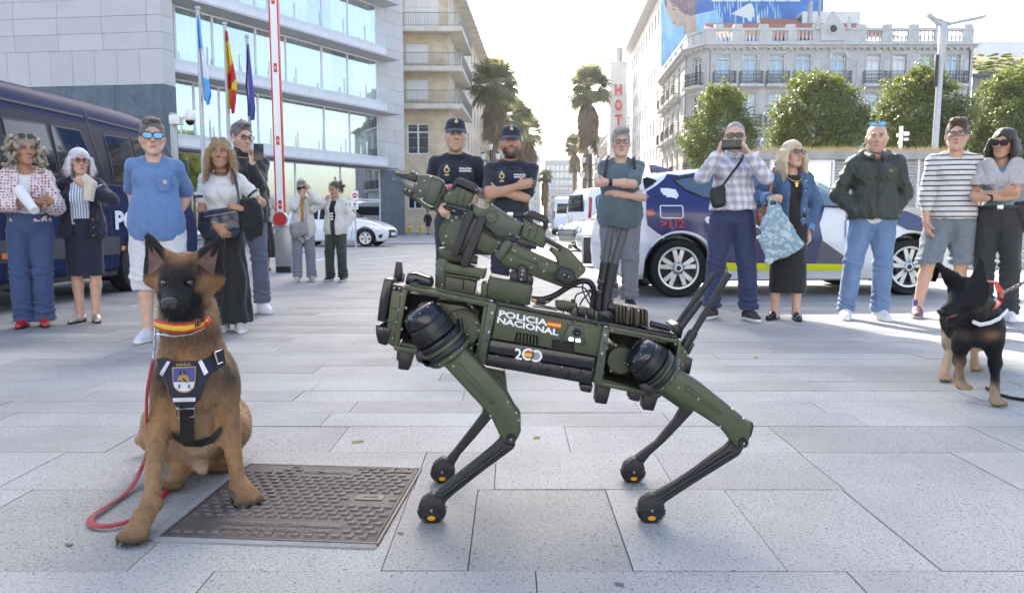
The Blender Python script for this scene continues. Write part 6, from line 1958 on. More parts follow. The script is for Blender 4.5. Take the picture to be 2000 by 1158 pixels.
 def belt(s,mat,z=1.03,hgt=.035,t=.010):
  f=SDF();w=.165 if s.fem else .160
  f.ell(np.array([0,.0,z])+s.hip,(w+.008+t+s.fat*.5,.124+t+s.fat*.4,.16),.05)
  f.cut((0,0,z+hgt/2),(0,0,1));f.cut((0,0,z-hgt/2),(0,0,-1))
  b=s.finish('belt',f,mat,rel=0)
  m=MB();yy=-(.124+t+s.fat*.4)-.004
  m.box((s.hip[0],yy,z),(.05,.008,.04));m.v=[tuple(c*s.s for c in p)for p in m.v];m.build('buckle',M_SILV,b,bevel=.002)
  return b
 def skirt(s,mat,hem=.5,r0=.165,r1=.20,waist=1.06,name='skirt',disp=.006,flat=.75,k=.04,pleat=0):
  f=SDF();o=s.hip
  f.ell(np.array([0,.008,.95])+o,(.178+s.fat*.5,.135+s.fat*.4,.15),.03);f.ell(np.array([0,0,1.06])+o,(.142+s.fat,.11+s.fat,.10),.05)
  zz_=np.linspace(.92,hem-.05,7)
  for a,b in zip(zz_[:-1],zz_[1:]):
   ra=r0+(r1-r0)*(.92-a)/(.92-hem);rb=r0+(r1-r0)*(.92-b)/(.92-hem)
   f.cone(np.array([0,.005,a])+o,np.array([0,.005,b])+o,ra,rb,.02,flat=((0,1,0),flat))
  f.cut((0,0,waist),(0,0,1));f.cut((0,0,hem),(0,0,-1))
  v,q=f.run(s.h);v=relax(v,q,1);n=normals(v,q)
  an=np.arctan2(v[:,1],v[:,0]);g=np.clip((.95-v[:,2])/.5,0,1)
  a=disp*fbm(v*np.array([8,8,3]),3,4)+pleat*g*np.sin(an*11+2*vnoise(v*4,2))
  v=v+n*a[:,None]
  return np_obj(name,v*s.s,q,mat,s.root)
 def shoes(s,mat,sole=M_SOLEW,low=False,name='shoe',which=(0,1),lw=1.0,h=.006,accent=None):
  for i in which:
   hj,kn,an,fw=s.legs()[i]
   rz=Matrix.Rotation(R(fw),3,'Z')
   T=lambda p:np.array([an[0],an[1],0])+np.array(rz@Vector(p))
   f=SDF()
   f.cone(T((0,.045,.045)),T((0,-.07,.042)),.040*lw,.044*lw,.02);f.cone(T((0,-.07,.042)),T((.0,-.165,.030)),.044*lw,.034*lw,.03)
   if not low:f.cone(T((0,.03,.05)),T((0,.015,.095)),.042,.040,.03);f.cone(T((0,.0,.085)),T((0,-.08,.055)),.034,.034,.02)
   else:f.ell(T((0,.005,.10)),(.036,.062,.05),.01,sub=True)
   f.cut((0,0,.016),(0,0,-1))
   o=s.finish(name,f,mat,rel=1,h=h)
   f=SDF();f.cone(T((0,.045,.02)),T((0,-.07,.02)),.043*lw,.048*lw,.02);f.cone(T((0,-.07,.02)),T((0,-.172,.02)),.048*lw,.036*lw,.02)
   f.cut((0,0,.003),(0,0,-1));f.cut((0,0,.030 if not low else .018),(0,0,1));f.cut
   s.finish('sole',f,sole,rel=0,h=h,parent=o)
   if accent:
    m=MB()
    for k in range(4):
     a,b=T((-.03,-.04-k*.02,.087-k*.009)),T((.03,-.04-k*.02,.087-k*.009));m.tube([Vector(a)*s.s,(Vector(a)+Vector(b))*.5*s.s+Vector((0,0,.012)),Vector(b)*s.s],.005,5)
    m.build('laces',accent,o)
 def hair(s,name,mat,style,disp=.004,seed=0,h=None):
  f=SDF();hp=s.hp;r=s.hm.to_4x4();s.k=1
  w=.94 if s.fem else 1.0
  if style in('short','crop','quiff','recede'):
   t={'short':.013,'crop':.007,'quiff':.015,'recede':.006}[style]
   f.ell(hp((0,.024,.034)),(.073*w+t*.8,.094+t*.8,.088+t),.01,r)
   if style=='quiff':f.ell(hp((.012,-.055,.112)),(.062,.042,.026),.03,r);f.ell(hp((.0,-.015,.122)),(.058,.06,.020),.03,r)
   if style=='short':f.ell(hp((.0,-.03,.118)),(.055,.06,.018),.03,r)
   rs=np.random.RandomState(seed+40)
   for i in range(40 if style in('quiff','short')else 0):
    th=rs.uniform(0,2*PI);q_=rs.uniform(.0,.95)
    p_=hp((math.cos(th)*.08*q_,math.sin(th)*.10*q_+.01,.034+.098*math.sqrt(1-q_*q_*.8)))
    f.cone(p_,p_+rs.normal(size=3)*.009+np.array([0,-.006,.001]),.009,.005,.010)
   zf={'short':.090,'crop':.090,'quiff':.094,'recede':.112}[style]
   f.ell(hp((0,-.125,zf-.085)),(.074,.085,.082),.010,r,sub=True)
   f.ell(hp((0,-.075,-.055)),(.12,.085,.075),.012,r,sub=True)
   for x in(-1,1):
    f.ell(hp((x*.070,-.085,.06)),(.026,.045,.035),.012,r,sub=True)
    f.ell(hp((x*.092,.006,-.02)),(.03,.026,.046),.01,r,sub=True)
   f.ell(hp((0,.01,-.135)),(.12,.15,.085),.012,r,sub=True)
  elif style=='curly':
   rs=np.random.RandomState(seed)
   f.ell(hp((0,.03,.035)),(.092,.105,.098),.01,r)
   for i in range(150):
    th=rs.uniform(0,2*PI);z=rs.uniform(-.20,.12);ra=.115+.035*(z<.03)*rs.rand()
    if z>.06:ra*=math.sqrt(max(.05,1-((z-.06)/.08)**2))
    x,y=math.cos(th)*ra*1.05,math.sin(th)*ra+.015
    if y<-.03 and abs(x)<.075:continue
    p=hp((x,y,z));e=p+rs.normal(size=3)*.022+np.array([0,0,-.02])
    f.cone(p,e,rs.uniform(.011,.019),rs.uniform(.006,.013),.012)
   f.ell(hp((0,-.115,-.02)),(.074,.080,.100),.012,r,sub=True)
  elif style in('wavy','long','bob'):
   rs=np.random.RandomState(seed)
   f.ell(hp((0,.022,.036)),(.091,.106,.099),.01,r)
   ln={'wavy':.27,'long':.25,'bob':.13}[style]
   for x in(-1,1):
    for j in range(9):
     y=-.045+j*.016
     x0=x*(.088-.02*max(0,(j-6)/3));a=hp((x0,y,.02));b=hp((x*(.098+.01*rs.rand()),y+.005,-.07))
     c=hp((x*(.098+.03*rs.rand()*(style!='bob')),y+.01-.03*rs.rand()*(style!='bob'),-ln*rs.uniform(.75,1.05)))
     f.cone(a,b,.020,.024,.015);f.cone(b,c,.024,.008 if style!='bob' else .018,.012)
   for j in range(7):
    x=-.07+j*.0233;b=hp((x,.09,-.08));f.cone(hp((x,.085,.0)),b,.03,.03,.02);f.cone(b,hp((x*1.1,.085,-ln)),.03,.016,.02)
   f.ell(hp((0,-.118,-.035)),(.074,.082,.106),.01,r,sub=True)
   f.ell(hp((.012,-.11,.052)),(.045,.04,.026),.01,r,sub=True)
  elif style=='pony':
   f.ell(hp((0,.025,.033)),(.081,.101,.094),.01,r)
   rs=np.random.RandomState(seed)
   for i in range(46):
    p=hp((rs.normal()*.035,.125+rs.normal()*.03,.045+rs.normal()*.05-.03));f.cone(p,p+rs.normal(size=3)*.025,.014,.008,.012)
   f.ell(hp((0,-.105,-.005)),(.08,.085,.075),.012,r,sub=True);f.ell(hp((0,-.05,-.09)),(.12,.10,.085),.01,r,sub=True)
   for x in(-1,1):f.ell(hp((x*.088,-.005,-.03)),(.03,.024,.04),.01,r,sub=True)
  s.grow(f)
  o=s.finish(name,f,mat,disp=disp,dfreq=26 if style not in('curly',)else 34,seed=seed,h=h or max(.006,s.h*.8),rel=1,dz=.35 if style not in('curly','pony')else 1)
  if style in('short','quiff','crop','recede','pony'):s.strands(s.root,mat,o,{'short':1100,'quiff':1100,'pony':1300}.get(style,500),.016 if style!='pony' else .03,.0011,.15,seed,.1)
  return o
 def strands(s,parent,mat,o,count=900,ln=.05,rad=.0016,down=.5,seed=0,curl=0):
  0
  me=o.data;n=len(me.vertices)
  co=np.empty(n*3,np.float32);me.vertices.foreach_get('co',co);co=co.reshape(-1,3)
  no=np.empty(n*3,np.float32);me.vertices.foreach_get('normal',no);no=no.reshape(-1,3)
  rs=np.random.RandomState(seed);ids=rs.randint(0,n,count)
  p=co[ids];d=no[ids]*(1-down)+np.array([0,0,-down])+rs.normal(size=(count,3))*(.12+curl);d/=np.linalg.norm(d,axis=1,keepdims=True)
  t=np.cross(d,rs.normal(size=(count,3)));t/=np.linalg.norm(t,axis=1,keepdims=True)
  l=ln*rs.uniform(.5,1.2,(count,1));bend=rs.normal(size=(count,3))*ln*.25
  v=np.stack([p-t*rad,p+t*rad,p+d*l*.6+t*rad*.7+bend*.5,p+d*l+bend],1).reshape(-1,3)
  b=np_obj('loose_hair',v,np.arange(len(v)).reshape(-1,4),mat,parent,smooth=False);b['kind']='stuff'
 def glasses(s,lens=None,frame=M_FRAMEK,up=.0,w=.026,hgt=.019,back=.0,name='glasses',sun=False,thick=.0028):
  m=MB();hp=lambda p:Vector(s.hp(p))*s.s
  z0=.004+up;y0=-.114+back
  for x in(-1,1):
   pts_=[]
   for i in range(17):
    a=2*PI*i/16;pts_.append(hp((x*.033+w*math.copysign(abs(math.cos(a))**.7,math.cos(a)),y0+.004*abs(math.cos(a)),z0+hgt*math.copysign(abs(math.sin(a))**.7,math.sin(a)))))
   m.tube(pts_,thick*s.s,5)
   m.tube([hp((x*(.033+w),y0+.004,z0+.006)),hp((x*.080,y0+.05,z0+.008)),hp((x*.083,.0+back,z0+.002))],thick*.8*s.s,5)
  m.tube([hp((-.008,y0,z0+.006)),hp((0,y0-.002,z0+.009)),hp((.008,y0,z0+.006))],thick*s.s,5)
  g=m.build(name,frame,s.root)
  for x in(-1,1):
   q=MB();pl=[hp((x*.033+w*.98*math.copysign(abs(math.cos(a))**.7,math.cos(a)),y0+.002,z0+hgt*.98*math.copysign(abs(math.sin(a))**.7,math.sin(a))))for a in np.linspace(0,2*PI,16,endpoint=False)]
   dv=hp((0,y0+.003,z0))-hp((0,y0,z0));q.prism(pl,dv);q.build('lens',lens or M_CLEAR,g,smooth=0)
  return g
 def part(s,name,mb,mats,parent=None,**kw):
  mb.v=[tuple(c*s.s for c in p)for p in mb.v];return mb.build(name,mats,parent or s.root,**kw)
 def band(s,side,mat,name='wristband',at=.96,r=.033,ln=.022):
  S,E,W=s.arms[side][:3];d=(W-E)/np.linalg.norm(W-E);e=E+(W-E)*at
  m=MB();m.lathe([(r-.004,-ln/2),(r,-ln/2),(r,ln/2),(r-.004,ln/2)],tuple(e),tuple(d),16,caps=False);return s.part(name,m,mat)
M_CLEAR=glass_mat('clear_lens',(.25,.27,.3),.04,.02,(.93,.93,.93))
def chestpt(s,x,z,t=.0):
 0
 pass
def free(mb,name,mats,label,cat,**kw):
 o=mb.build(name,mats,**kw);tag(o,label,cat);return o
HM={k:hairmat('hair_'+k,*v)for k,v in dict(grey=((.16,.155,.15),(.34,.33,.32)),white=((.42,.40,.44),(.62,.60,.65)),brown=((.035,.02,.013),(.10,.06,.035)),dark=((.012,.008,.007),(.04,.028,.02)),blonde=((.38,.29,.16),(.66,.57,.40)),honey=((.14,.075,.03),(.40,.26,.12)),curly=((.16,.13,.09),(.40,.35,.27)),bgrey=((.07,.06,.055),(.17,.15,.14))).items()}
PALE=(.56,.345,.25);MID=(.46,.265,.175);TAN=(.40,.215,.13);LIGHT=(.58,.37,.28)
p=Human('woman with curly hair in a pink printed blouse and blue jeans holding rolled papers',57,6.5,1.61,yaw=6,fem=True,skin=TAN,head=(14,0,0),feet=((-.085,-.02,-8),(.075,0,10)))
p.arm('a',p.L(60,398,-.22),(-1,.3,-.3),hdir=(1,-.2,.1),nrm=(0,0,1),curl=.9)
p.arm('b',p.L(92,398,-.18),(.35,.3,-1),hdir=(.3,-.6,.2),nrm=(-1,0,0),curl=.8)
p.body()
p.top('inner_top',fabric('white_cotton',(.62,.62,.62)),t=.004,sleeve=.02,hem=1.0,neck=(.085,.10,.09),neckz=1.49,sleeves=())
p.top('blouse',M_PRINT,t=.016,sleeve=1.92,hem=.98,neck=(.085,.10,.09),neckz=1.50,open_=.045,puff=.022,disp=.010,seed=3)
p.pants(M_JEAN1,r=(.105,.082,.085),wide=.018,length=.055,waist=1.05)
p.shoes(pm('red_leather',(.42,.012,.015),.3,coat=.3),M_SOLEK,low=True,lw=.85)
o=p.hair('hair',HM['curly'],'curly',disp=.007,seed=4);p.strands(p.root,HM['curly'],o,2600,.03,.0012,.45,1,.45)
p.glasses(M_LENSK,up=.108,back=.05,name='sunglasses')
for x in(-1,1):
 m=MB();m.ball(p.hp((x*.083,.0,-.055)),.009,8,6);p.part('earring',m,M_GOLD)
m=MB();a=Vector(p.L(37,372,-.20))*p.s;b=Vector(p.L(68,412,-.34))*p.s
m.tube([a,b],[.05,.035],14);m.tube([a+Vector((0,.001,0)),b-(b-a)*.05],[.03,.028],12)
mw=p.root.matrix_basis
o=m.build('rolled_papers',pm('paper',(.70,.70,.72),.8),smooth=60);o.data.transform(Matrix.Translation(p.root.location)@Matrix.Rotation(p.yaw,4,'Z'));tag(o,'roll of white papers held by the curly haired woman','paper')
p=Human('older woman with white bobbed hair, blue striped blouse and navy skirt beside the police van',162,6.8,1.53,yaw=4,fem=True,fat=.012,skin=PALE,head=(8,0,0),feet=((-.07,0,-22),(.075,-.03,14)))
p.arm('a',p.L(118,420,-.02),(-1,.3,0));p.arm('b',p.L(168,366,-.19),(1,.1,-.6),hdir=(-.7,-.1,.6),nrm=(0,.6,.6),curl=1.1)
p.body(legs=True,thigh=.72)
p.top('blouse',M_BSTRIPE,t=.010,sleeve=.3,hem=1.0,neck=(.07,.08,.07),vneck=.06,disp=.005)
p.top('cardigan',fabric('navy_knit',(.012,.013,.028)),t=.018,sleeve=1.9,hem=.86,neck=(.09,.10,.07),open_=.085,disp=.008,seed=5,loose=.012)
p.skirt(fabric('navy_skirt_cloth',(.012,.014,.035)),hem=.48,r0=.172,r1=.168,flat=.74)
p.shoes(pm('silver_leather',(.42,.39,.33),.4,.4),M_SOLEK,low=True,lw=.85)
o=p.hair('hair',HM['white'],'bob',disp=.005,seed=2);p.strands(p.root,HM['white'],o,1500,.03,.0011,.8,2,.12)
p.glasses()
for k,z in enumerate((1.05,.97,.89)):
 m=MB();m.ball((.115,-.155,z),.008,8,6);p.part('button',m,M_GOLD)
m=MB();a=p.L(163,345,-.21);b=p.L(193,372,-.16);c=p.L(172,392,-.22)
m.tube([Vector(a),Vector(b)*.5+Vector(a)*.5+Vector((0,-.02,0)),Vector(c)],[.04,.06,.05],10)
o=m.build('folded_scarf',pm('woven_scarf',(.50,.42,.34),.9,col2=(.62,.58,.50),vscale=40));o.data.transform(Matrix.Translation(p.root.location)@Matrix.Rotation(p.yaw,4,'Z')@Matrix.Scale(p.s,4));tag(o,'folded beige patterned scarf held on the white haired woman\'s shoulder','scarf')
p=Human('man in a blue T-shirt, white shorts and mirrored sunglasses, hands behind his back',306,5.72,1.63,hs=1.13,fat=.016,skin=LIGHT,brow=(.12,.08,.06),head=(2,0,0),feet=((-.105,0,-12),(.13,.03,14)),sw=.172)
p.arm('a',p.L(276,432,.15),(-.35,.7,0),hdir=(1,.2,-.4));p.arm('b',p.L(340,432,.15),(.35,.7,0),hdir=(-1,.2,-.4))
p.body(legs=True)
BT=fabric('blue_jersey',(.105,.19,.37));tt=p.top('t_shirt',BT,t=.010,sleeve=.86,hem=.815,neck=(.07,.075,.05),neckz=1.505,disp=.006,loose=.010,fold=.9)
m=MB();m.box((.092,-.158,1.255),(.085,.006,.10));pk=p.part('pocket',m,BT,tt,bevel=.002);m=MB();m.box((.105,-.164,1.275),(.026,.004,.028));p.part('cloth_label',m,pm('tan_label',(.50,.42,.30),.8),pk)
p.pants(fabric('white_twill',(.55,.55,.57)),'shorts',length=.42,r=(.118,.102,.10),waist=.98,disp=.010)
p.shoes(pm('silver_mesh',(.55,.57,.62),.6),M_SOLEW,accent=M_SOLEK);p.hair('hair',HM['bgrey'],'short',disp=.004)
p.glasses(M_LENSB,w=.031,hgt=.021,name='sunglasses',thick=.004)
p=Human('woman in a white top and long black skirt with honey blonde hair',436,6.2,1.55,yaw=-4,fem=True,fat=.018,skin=TAN,head=(-4,-2,0),feet=((-.03,-.02,-6),(.12,.0,16)))
p.arm('a',p.L(422,440,-.24),(-1,.5,-.3),hdir=(.6,-.3,-.6),nrm=(.3,1,0),curl=.4);p.arm('b',p.L(473,408,-.20),(1,.5,-.5),hdir=(-.9,-.1,.3),nrm=(0,.5,-.7),curl=1.0)
p.body()
WT=fabric('white_knit',(.60,.595,.585));tp_=p.top('top',WT,t=.010,sleeve=.62,hem=.98,neck=(.08,.085,.055),neckz=1.50,disp=.005)
for sd_ in 'ab':
 S,E,W=p.arms[sd_][:3];d=(E-S)/np.linalg.norm(E-S);e=S+(E-S)*.63
 m=MB();m.lathe([(.062,-.010),(.070,-.010),(.070,.010),(.062,.010)],tuple(e),tuple(d),20,caps=False);p.part('black_trim',m,M_BLACKP,tp_)
m=MB();m.tube([(.075*math.cos(a),-.035+.085*math.sin(a)-(.02 if math.sin(a)<0 else 0),1.478-.03*(math.sin(a)<-.3))for a in np.linspace(PI,2*PI,12)],.006,6);p.part('black_trim',m,M_BLACKP,tp_)
p.skirt(fabric('black_crepe',(.010,.010,.013)),hem=.09,r0=.172,r1=.225,flat=.72,pleat=.012,waist=1.03)
p.shoes(pm('pale_suede',(.48,.45,.43),.8),M_SOLEW,accent=M_SOLEW)
o=p.hair('hair',HM['honey'],'wavy',disp=.010,seed=8);p.strands(p.root,HM['honey'],o,2000,.05,.0011,.85,3,.14)
p.glasses(pm('brown_lens',(.10,.06,.05),.1),frame=pm('pink_frame',(.35,.22,.2),.4),up=.105,back=.045,name='sunglasses')
for x in(-1,1):
 m=MB();c=p.hp((x*.083,-.0,-.065));m.tube([(c[0],c[1]+.02*math.cos(a),c[2]+.022*math.sin(a))for a in np.linspace(0,2*PI,13)],.003,5);p.part('hoop_earring',m,M_GOLD)
p.band('a',M_SILV,'bracelet',.93,.034,.018);p.band('a',M_GOLD,'bracelet',.85,.036,.012)
def world_part(p,mb,name,mats,label,cat,**kw):
 o=mb.build(name,mats,**kw);o.data.transform(Matrix.Translation(p.root.location)@Matrix.Rotation(p.yaw,4,'Z')@Matrix.Scale(p.s,4));tag(o,label,cat);return o
def soft_bag(p,pts_,D_off,thick,mat,label,name='handbag',cat='bag',flap=True,disp=.006,h=.010):
 0
 c=[Vector(p.L(x,y,D_off))for x,y in pts_]
 f=SDF();ctr=sum(c,Vector())/len(c)
 n=len(c)
 for i in range(n):
  f.cone(np.array(c[i]),np.array(c[(i+1)%n]),thick*.55,thick*.55,.02)
  for t_ in(.35,.7):f.cone(np.array(ctr.lerp(c[i],t_)),np.array(ctr.lerp(c[(i+1)%n],t_)),thick*(1.05-.4*t_),thick*(1.05-.4*t_),.03)
 v,q=f.run(h);v=relax(v,q,2);nn=normals(v,q);v=v+nn*(disp*fbm(v*14,3,5))[:,None]
 o=np_obj(name,v,q,mat)
 o.data.transform(Matrix.Translation(p.root.location)@Matrix.Rotation(p.yaw,4,'Z')@Matrix.Scale(p.s,4));tag(o,label,cat);return o
def strap(p,pts_,mat,r=.012,flat=.3,parent=None,name='strap',D=None):
 m=MB();q=[Vector(p.L(x,y,d))for x,y,d in pts_]
 qq=[]
 for i in range(len(q)-1):
  p0,p1,p2,p3=q[max(i-1,0)],q[i],q[i+1],q[min(i+2,len(q)-1)]
  for j in range(5):
   t=j/5;qq.append(.5*(2*p1+(p2-p0)*t+(2*p0-5*p1+4*p2-p3)*t*t+(3*p1-p0-3*p2+p3)*t**3))
 qq.append(q[-1])
 m.tube(qq,r,8,flat=((1,0,.3),flat))
 o=m.build(name,mat);o.data.transform(Matrix.Translation(p.root.location)@Matrix.Rotation(p.yaw,4,'Z')@Matrix.Scale(p.s,4))
 if parent is not None:o.parent=parent
 return o
NAVYL=pm('navy_leather',(.014,.018,.035),.35,coat=.2)
bg_=soft_bag(p,[(395,418),(462,408),(466,445),(455,457),(400,460),(392,445)],-.20,.05,NAVYL,'navy leather crossbody bag of the woman in the white top')
strap(p,[(462,412,-.20),(466,390,-.20),(462,360,-.19),(456,338,-.13),(452,325,.0)],NAVYL,.012,parent=bg_)
strap(p,[(398,424,-.255),(430,419,-.262),(460,413,-.25)],M_SILV,.004,1,parent=bg_,name='zip')
soft_bag(p,[(475,398),(497,394),(508,420),(505,455),(490,464),(478,445),(468,425)],-.16,.06,fabric('black_cloth',(.008,.008,.010)),'folded black jacket over the arm of the woman in the white top','folded_jacket','jacket',disp=.012)
p=Human('tall bespectacled man in a black jacket looking at the phone in his hand',478,7.45,1.83,yaw=18,skin=LIGHT,brow=(.10,.075,.06),stubble=.35,head=(8,8,0),feet=((-.08,0,-5),(.13,-.05,10)),fat=.02)
p.arm('b',p.L(490,322,-.28),(.2,.2,-1),hdir=(.35,-.3,.75),nrm=(-.6,-.3,.3),curl=.9);p.arm('a',p.L(450,430,.0),(-1,.4,0))
p.body()
BJ=fabric('black_nylon',(.010,.010,.012),.6);p.top('jacket',BJ,t=.019,sleeve=1.92,hem=.86,neck=(.075,.08,.05),neckz=1.53,disp=.010,loose=.015)
m=MB();m.lathe([(.070,-.03),(.082,.02),(.074,.045),(.062,.03)],tuple(np.array([0,.0,1.50])+p.hip),(0,-.25,1),20,caps=False);p.part('collar',m,BJ)
p.pants(denim('denim_grey',(.075,.085,.12),.5));p.shoes(pm('white_leather',(.70,.70,.70),.5),M_SOLEW)
p.hair('hair',HM['bgrey'],'short');p.glasses()
m=MB();m.ball(p.hp((-.083,-.01,-.03)),.009,8,6);p.part('earphone',m,M_WHITEP)
M_PHONE=pm('phone_black',(.012,.012,.014),.25)
def phone(p,px,py,y,label,w=.074,hh=.15,rx=0,rz=0,ry=0,wide=False):
 c=Vector(p.L(px,py,y));rot=Matrix.Rotation(R(rz),3,'Z')@Matrix.Rotation(R(rx),3,'X')@Matrix.Rotation(R(ry),3,'Y')
 dims=(hh,.012,w)if wide else(w,.012,hh)
 t=empty('phone',p.root.location,label,'phone',world=False,rz=p.yaw)
 m=MB();m.box(c,dims,rot);m.v=[tuple(q*p.s for q in a)for a in m.v];m.build('case',M_PHONE,t,bevel=.004)
 off=rot@Vector((dims[0]/2-.024,-.008,dims[2]/2-.024))
 m=MB();m.cyl(c+off,c+off+rot@Vector((0,-.004,0)),.021,n=16);m.v=[tuple(q*p.s for q in a)for a in m.v];cb_=m.build('camera_ring',M_RIMD,t)
 m=MB()
 for dx,dz in((-.007,.006),(.007,.006),(0,-.008)):m.cyl(c+off+rot@Vector((dx,-.004,dz)),c+off+rot@Vector((dx,-.006,dz)),.0055,n=10)
 m.v=[tuple(q*p.s for q in a)for a in m.v];m.build('camera_lens',M_LENSK,cb_)
phone(p,505,298,-.33,'dark phone held upright by the man in the black jacket',rx=-12,rz=-18,hh=.155,w=.085)
p=Human('half hidden person in a long dark brown skirt standing behind the man in black',514,14,1.62,yaw=10,fem=True,skin=MID,h=.014,feet=((-.06,0,0),(.06,.1,10)))
p.arm('a',(-.22,0,.9),(-1,.3,0));p.arm('b',(.24,-.08,.95),(1,.3,0));p.body(legs=True,thigh=.72)
p.top('jumper',fabric('beige_knit',(.45,.40,.35)),t=.025,sleeve=1.9,hem=.95,disp=.015);p.skirt(fabric('brown_cloth',(.030,.018,.016)),hem=.28,r1=.25,pleat=.015)
p.shoes(pm('tan_leather',(.25,.13,.07),.5),M_SOLEK,low=True);p.hair('hair',HM['brown'],'wavy',h=.012)
p=Human('grey haired woman in a long cream coat holding her sunglasses by the barrier',591,11.5,1.50,yaw=6,fem=True,fat=.01,skin=MID,head=(-8,6,0),feet=((-.11,-.02,-10),(.13,-.02,12)),h=.010)
p.arm('a',p.L(590,382,-.22),(-.8,.2,-.9),hdir=(.2,.2,.9),nrm=(.3,1,0),curl=.8);p.arm('b',p.L(603,372,-.14),(.5,.1,-.9),hdir=(-.3,.2,.9),nrm=(-.5,.8,0),curl=.8)
p.body()
p.top('jumper',fabric('mustard_knit',(.50,.33,.08)),t=.008,sleeve=.2,hem=.9,disp=.004)
CRM=fabric('cream_wool',(.60,.575,.53));p.top('coat',CRM,t=.022,sleeve=1.9,hem=.66,neck=(.08,.09,.06),open_=.03,disp=.010,loose=.03)
for z in(1.1,.95,.8):
 m=MB();m.ball((.07,-.20,z),.012,8,6);p.part('button',m,M_BLACKP)
p.pants(fabric('grey_flannel',(.20,.22,.25)),r=(.105,.085,.08),wide=.01,length=.07);p.shoes(pm('beige_leather',(.48,.44,.38),.6),M_SOLEW)
p.hair('hair',HM['grey'],'short',disp=.008,h=.008);p.glasses(M_LENSK,name='sunglasses',w=.03,hgt=.022)
gb_=soft_bag(p,[(567,440),(597,434),(600,455),(575,463),(569,455)],-.24,.045,pm('grey_leather',(.26,.26,.27),.5),'grey leather shoulder bag on the woman in the cream coat',h=.012)
strap(p,[(597,436,-.25),(597,410,-.24),(592,385,-.17)],pm('grey_leather',(.26,.26,.27),.5),.010,parent=gb_)
p=Human('woman with a curly ponytail in a cream jacket and dark green trousers touching her cheek',655,11.55,1.49,yaw=-16,fem=True,fat=.012,skin=MID,head=(-22,14,0),feet=((-.12,0,-8),(.13,-.02,14)),h=.010)
p.arm('a',p.L(636,394,-.17),(-1,-.1,-.6),hdir=(.3,.1,.9),nrm=(1,.3,0),curl=.7);p.arm('b',p.L(672,447,-.08),(1,.5,0),hdir=(-.6,-.1,-.8),hand=False)
p.body()
p.top('t_shirt',fabric('black_jersey',(.012,.012,.013)),t=.008,sleeve=.2,hem=.9,disp=.004)
m=MB()
for k in range(3):m.box((.0,-.163,1.20-k*.05),(.05,.006,.03))
p.part('shirt_print',m,M_WHITEP)
p.top('jacket',CRM,t=.020,sleeve=1.93,hem=.83,neck=(.08,.09,.06),open_=.05,disp=.009,loose=.012,seed=9)
p.pants(fabric('olive_twill',(.030,.048,.032)),r=(.108,.085,.08),wide=.008,length=.06);p.shoes(M_BLACKP,M_SOLEW)
p.hair('hair',HM['brown'],'pony',h=.008,disp=.005,seed=3)
PN=fabric('police_navy',(.011,.013,.028),.8);CAPM=fabric('cap_navy',(.013,.017,.038),.8)
CREST=pm('badge_gold',(.50,.40,.22),.4,.3)
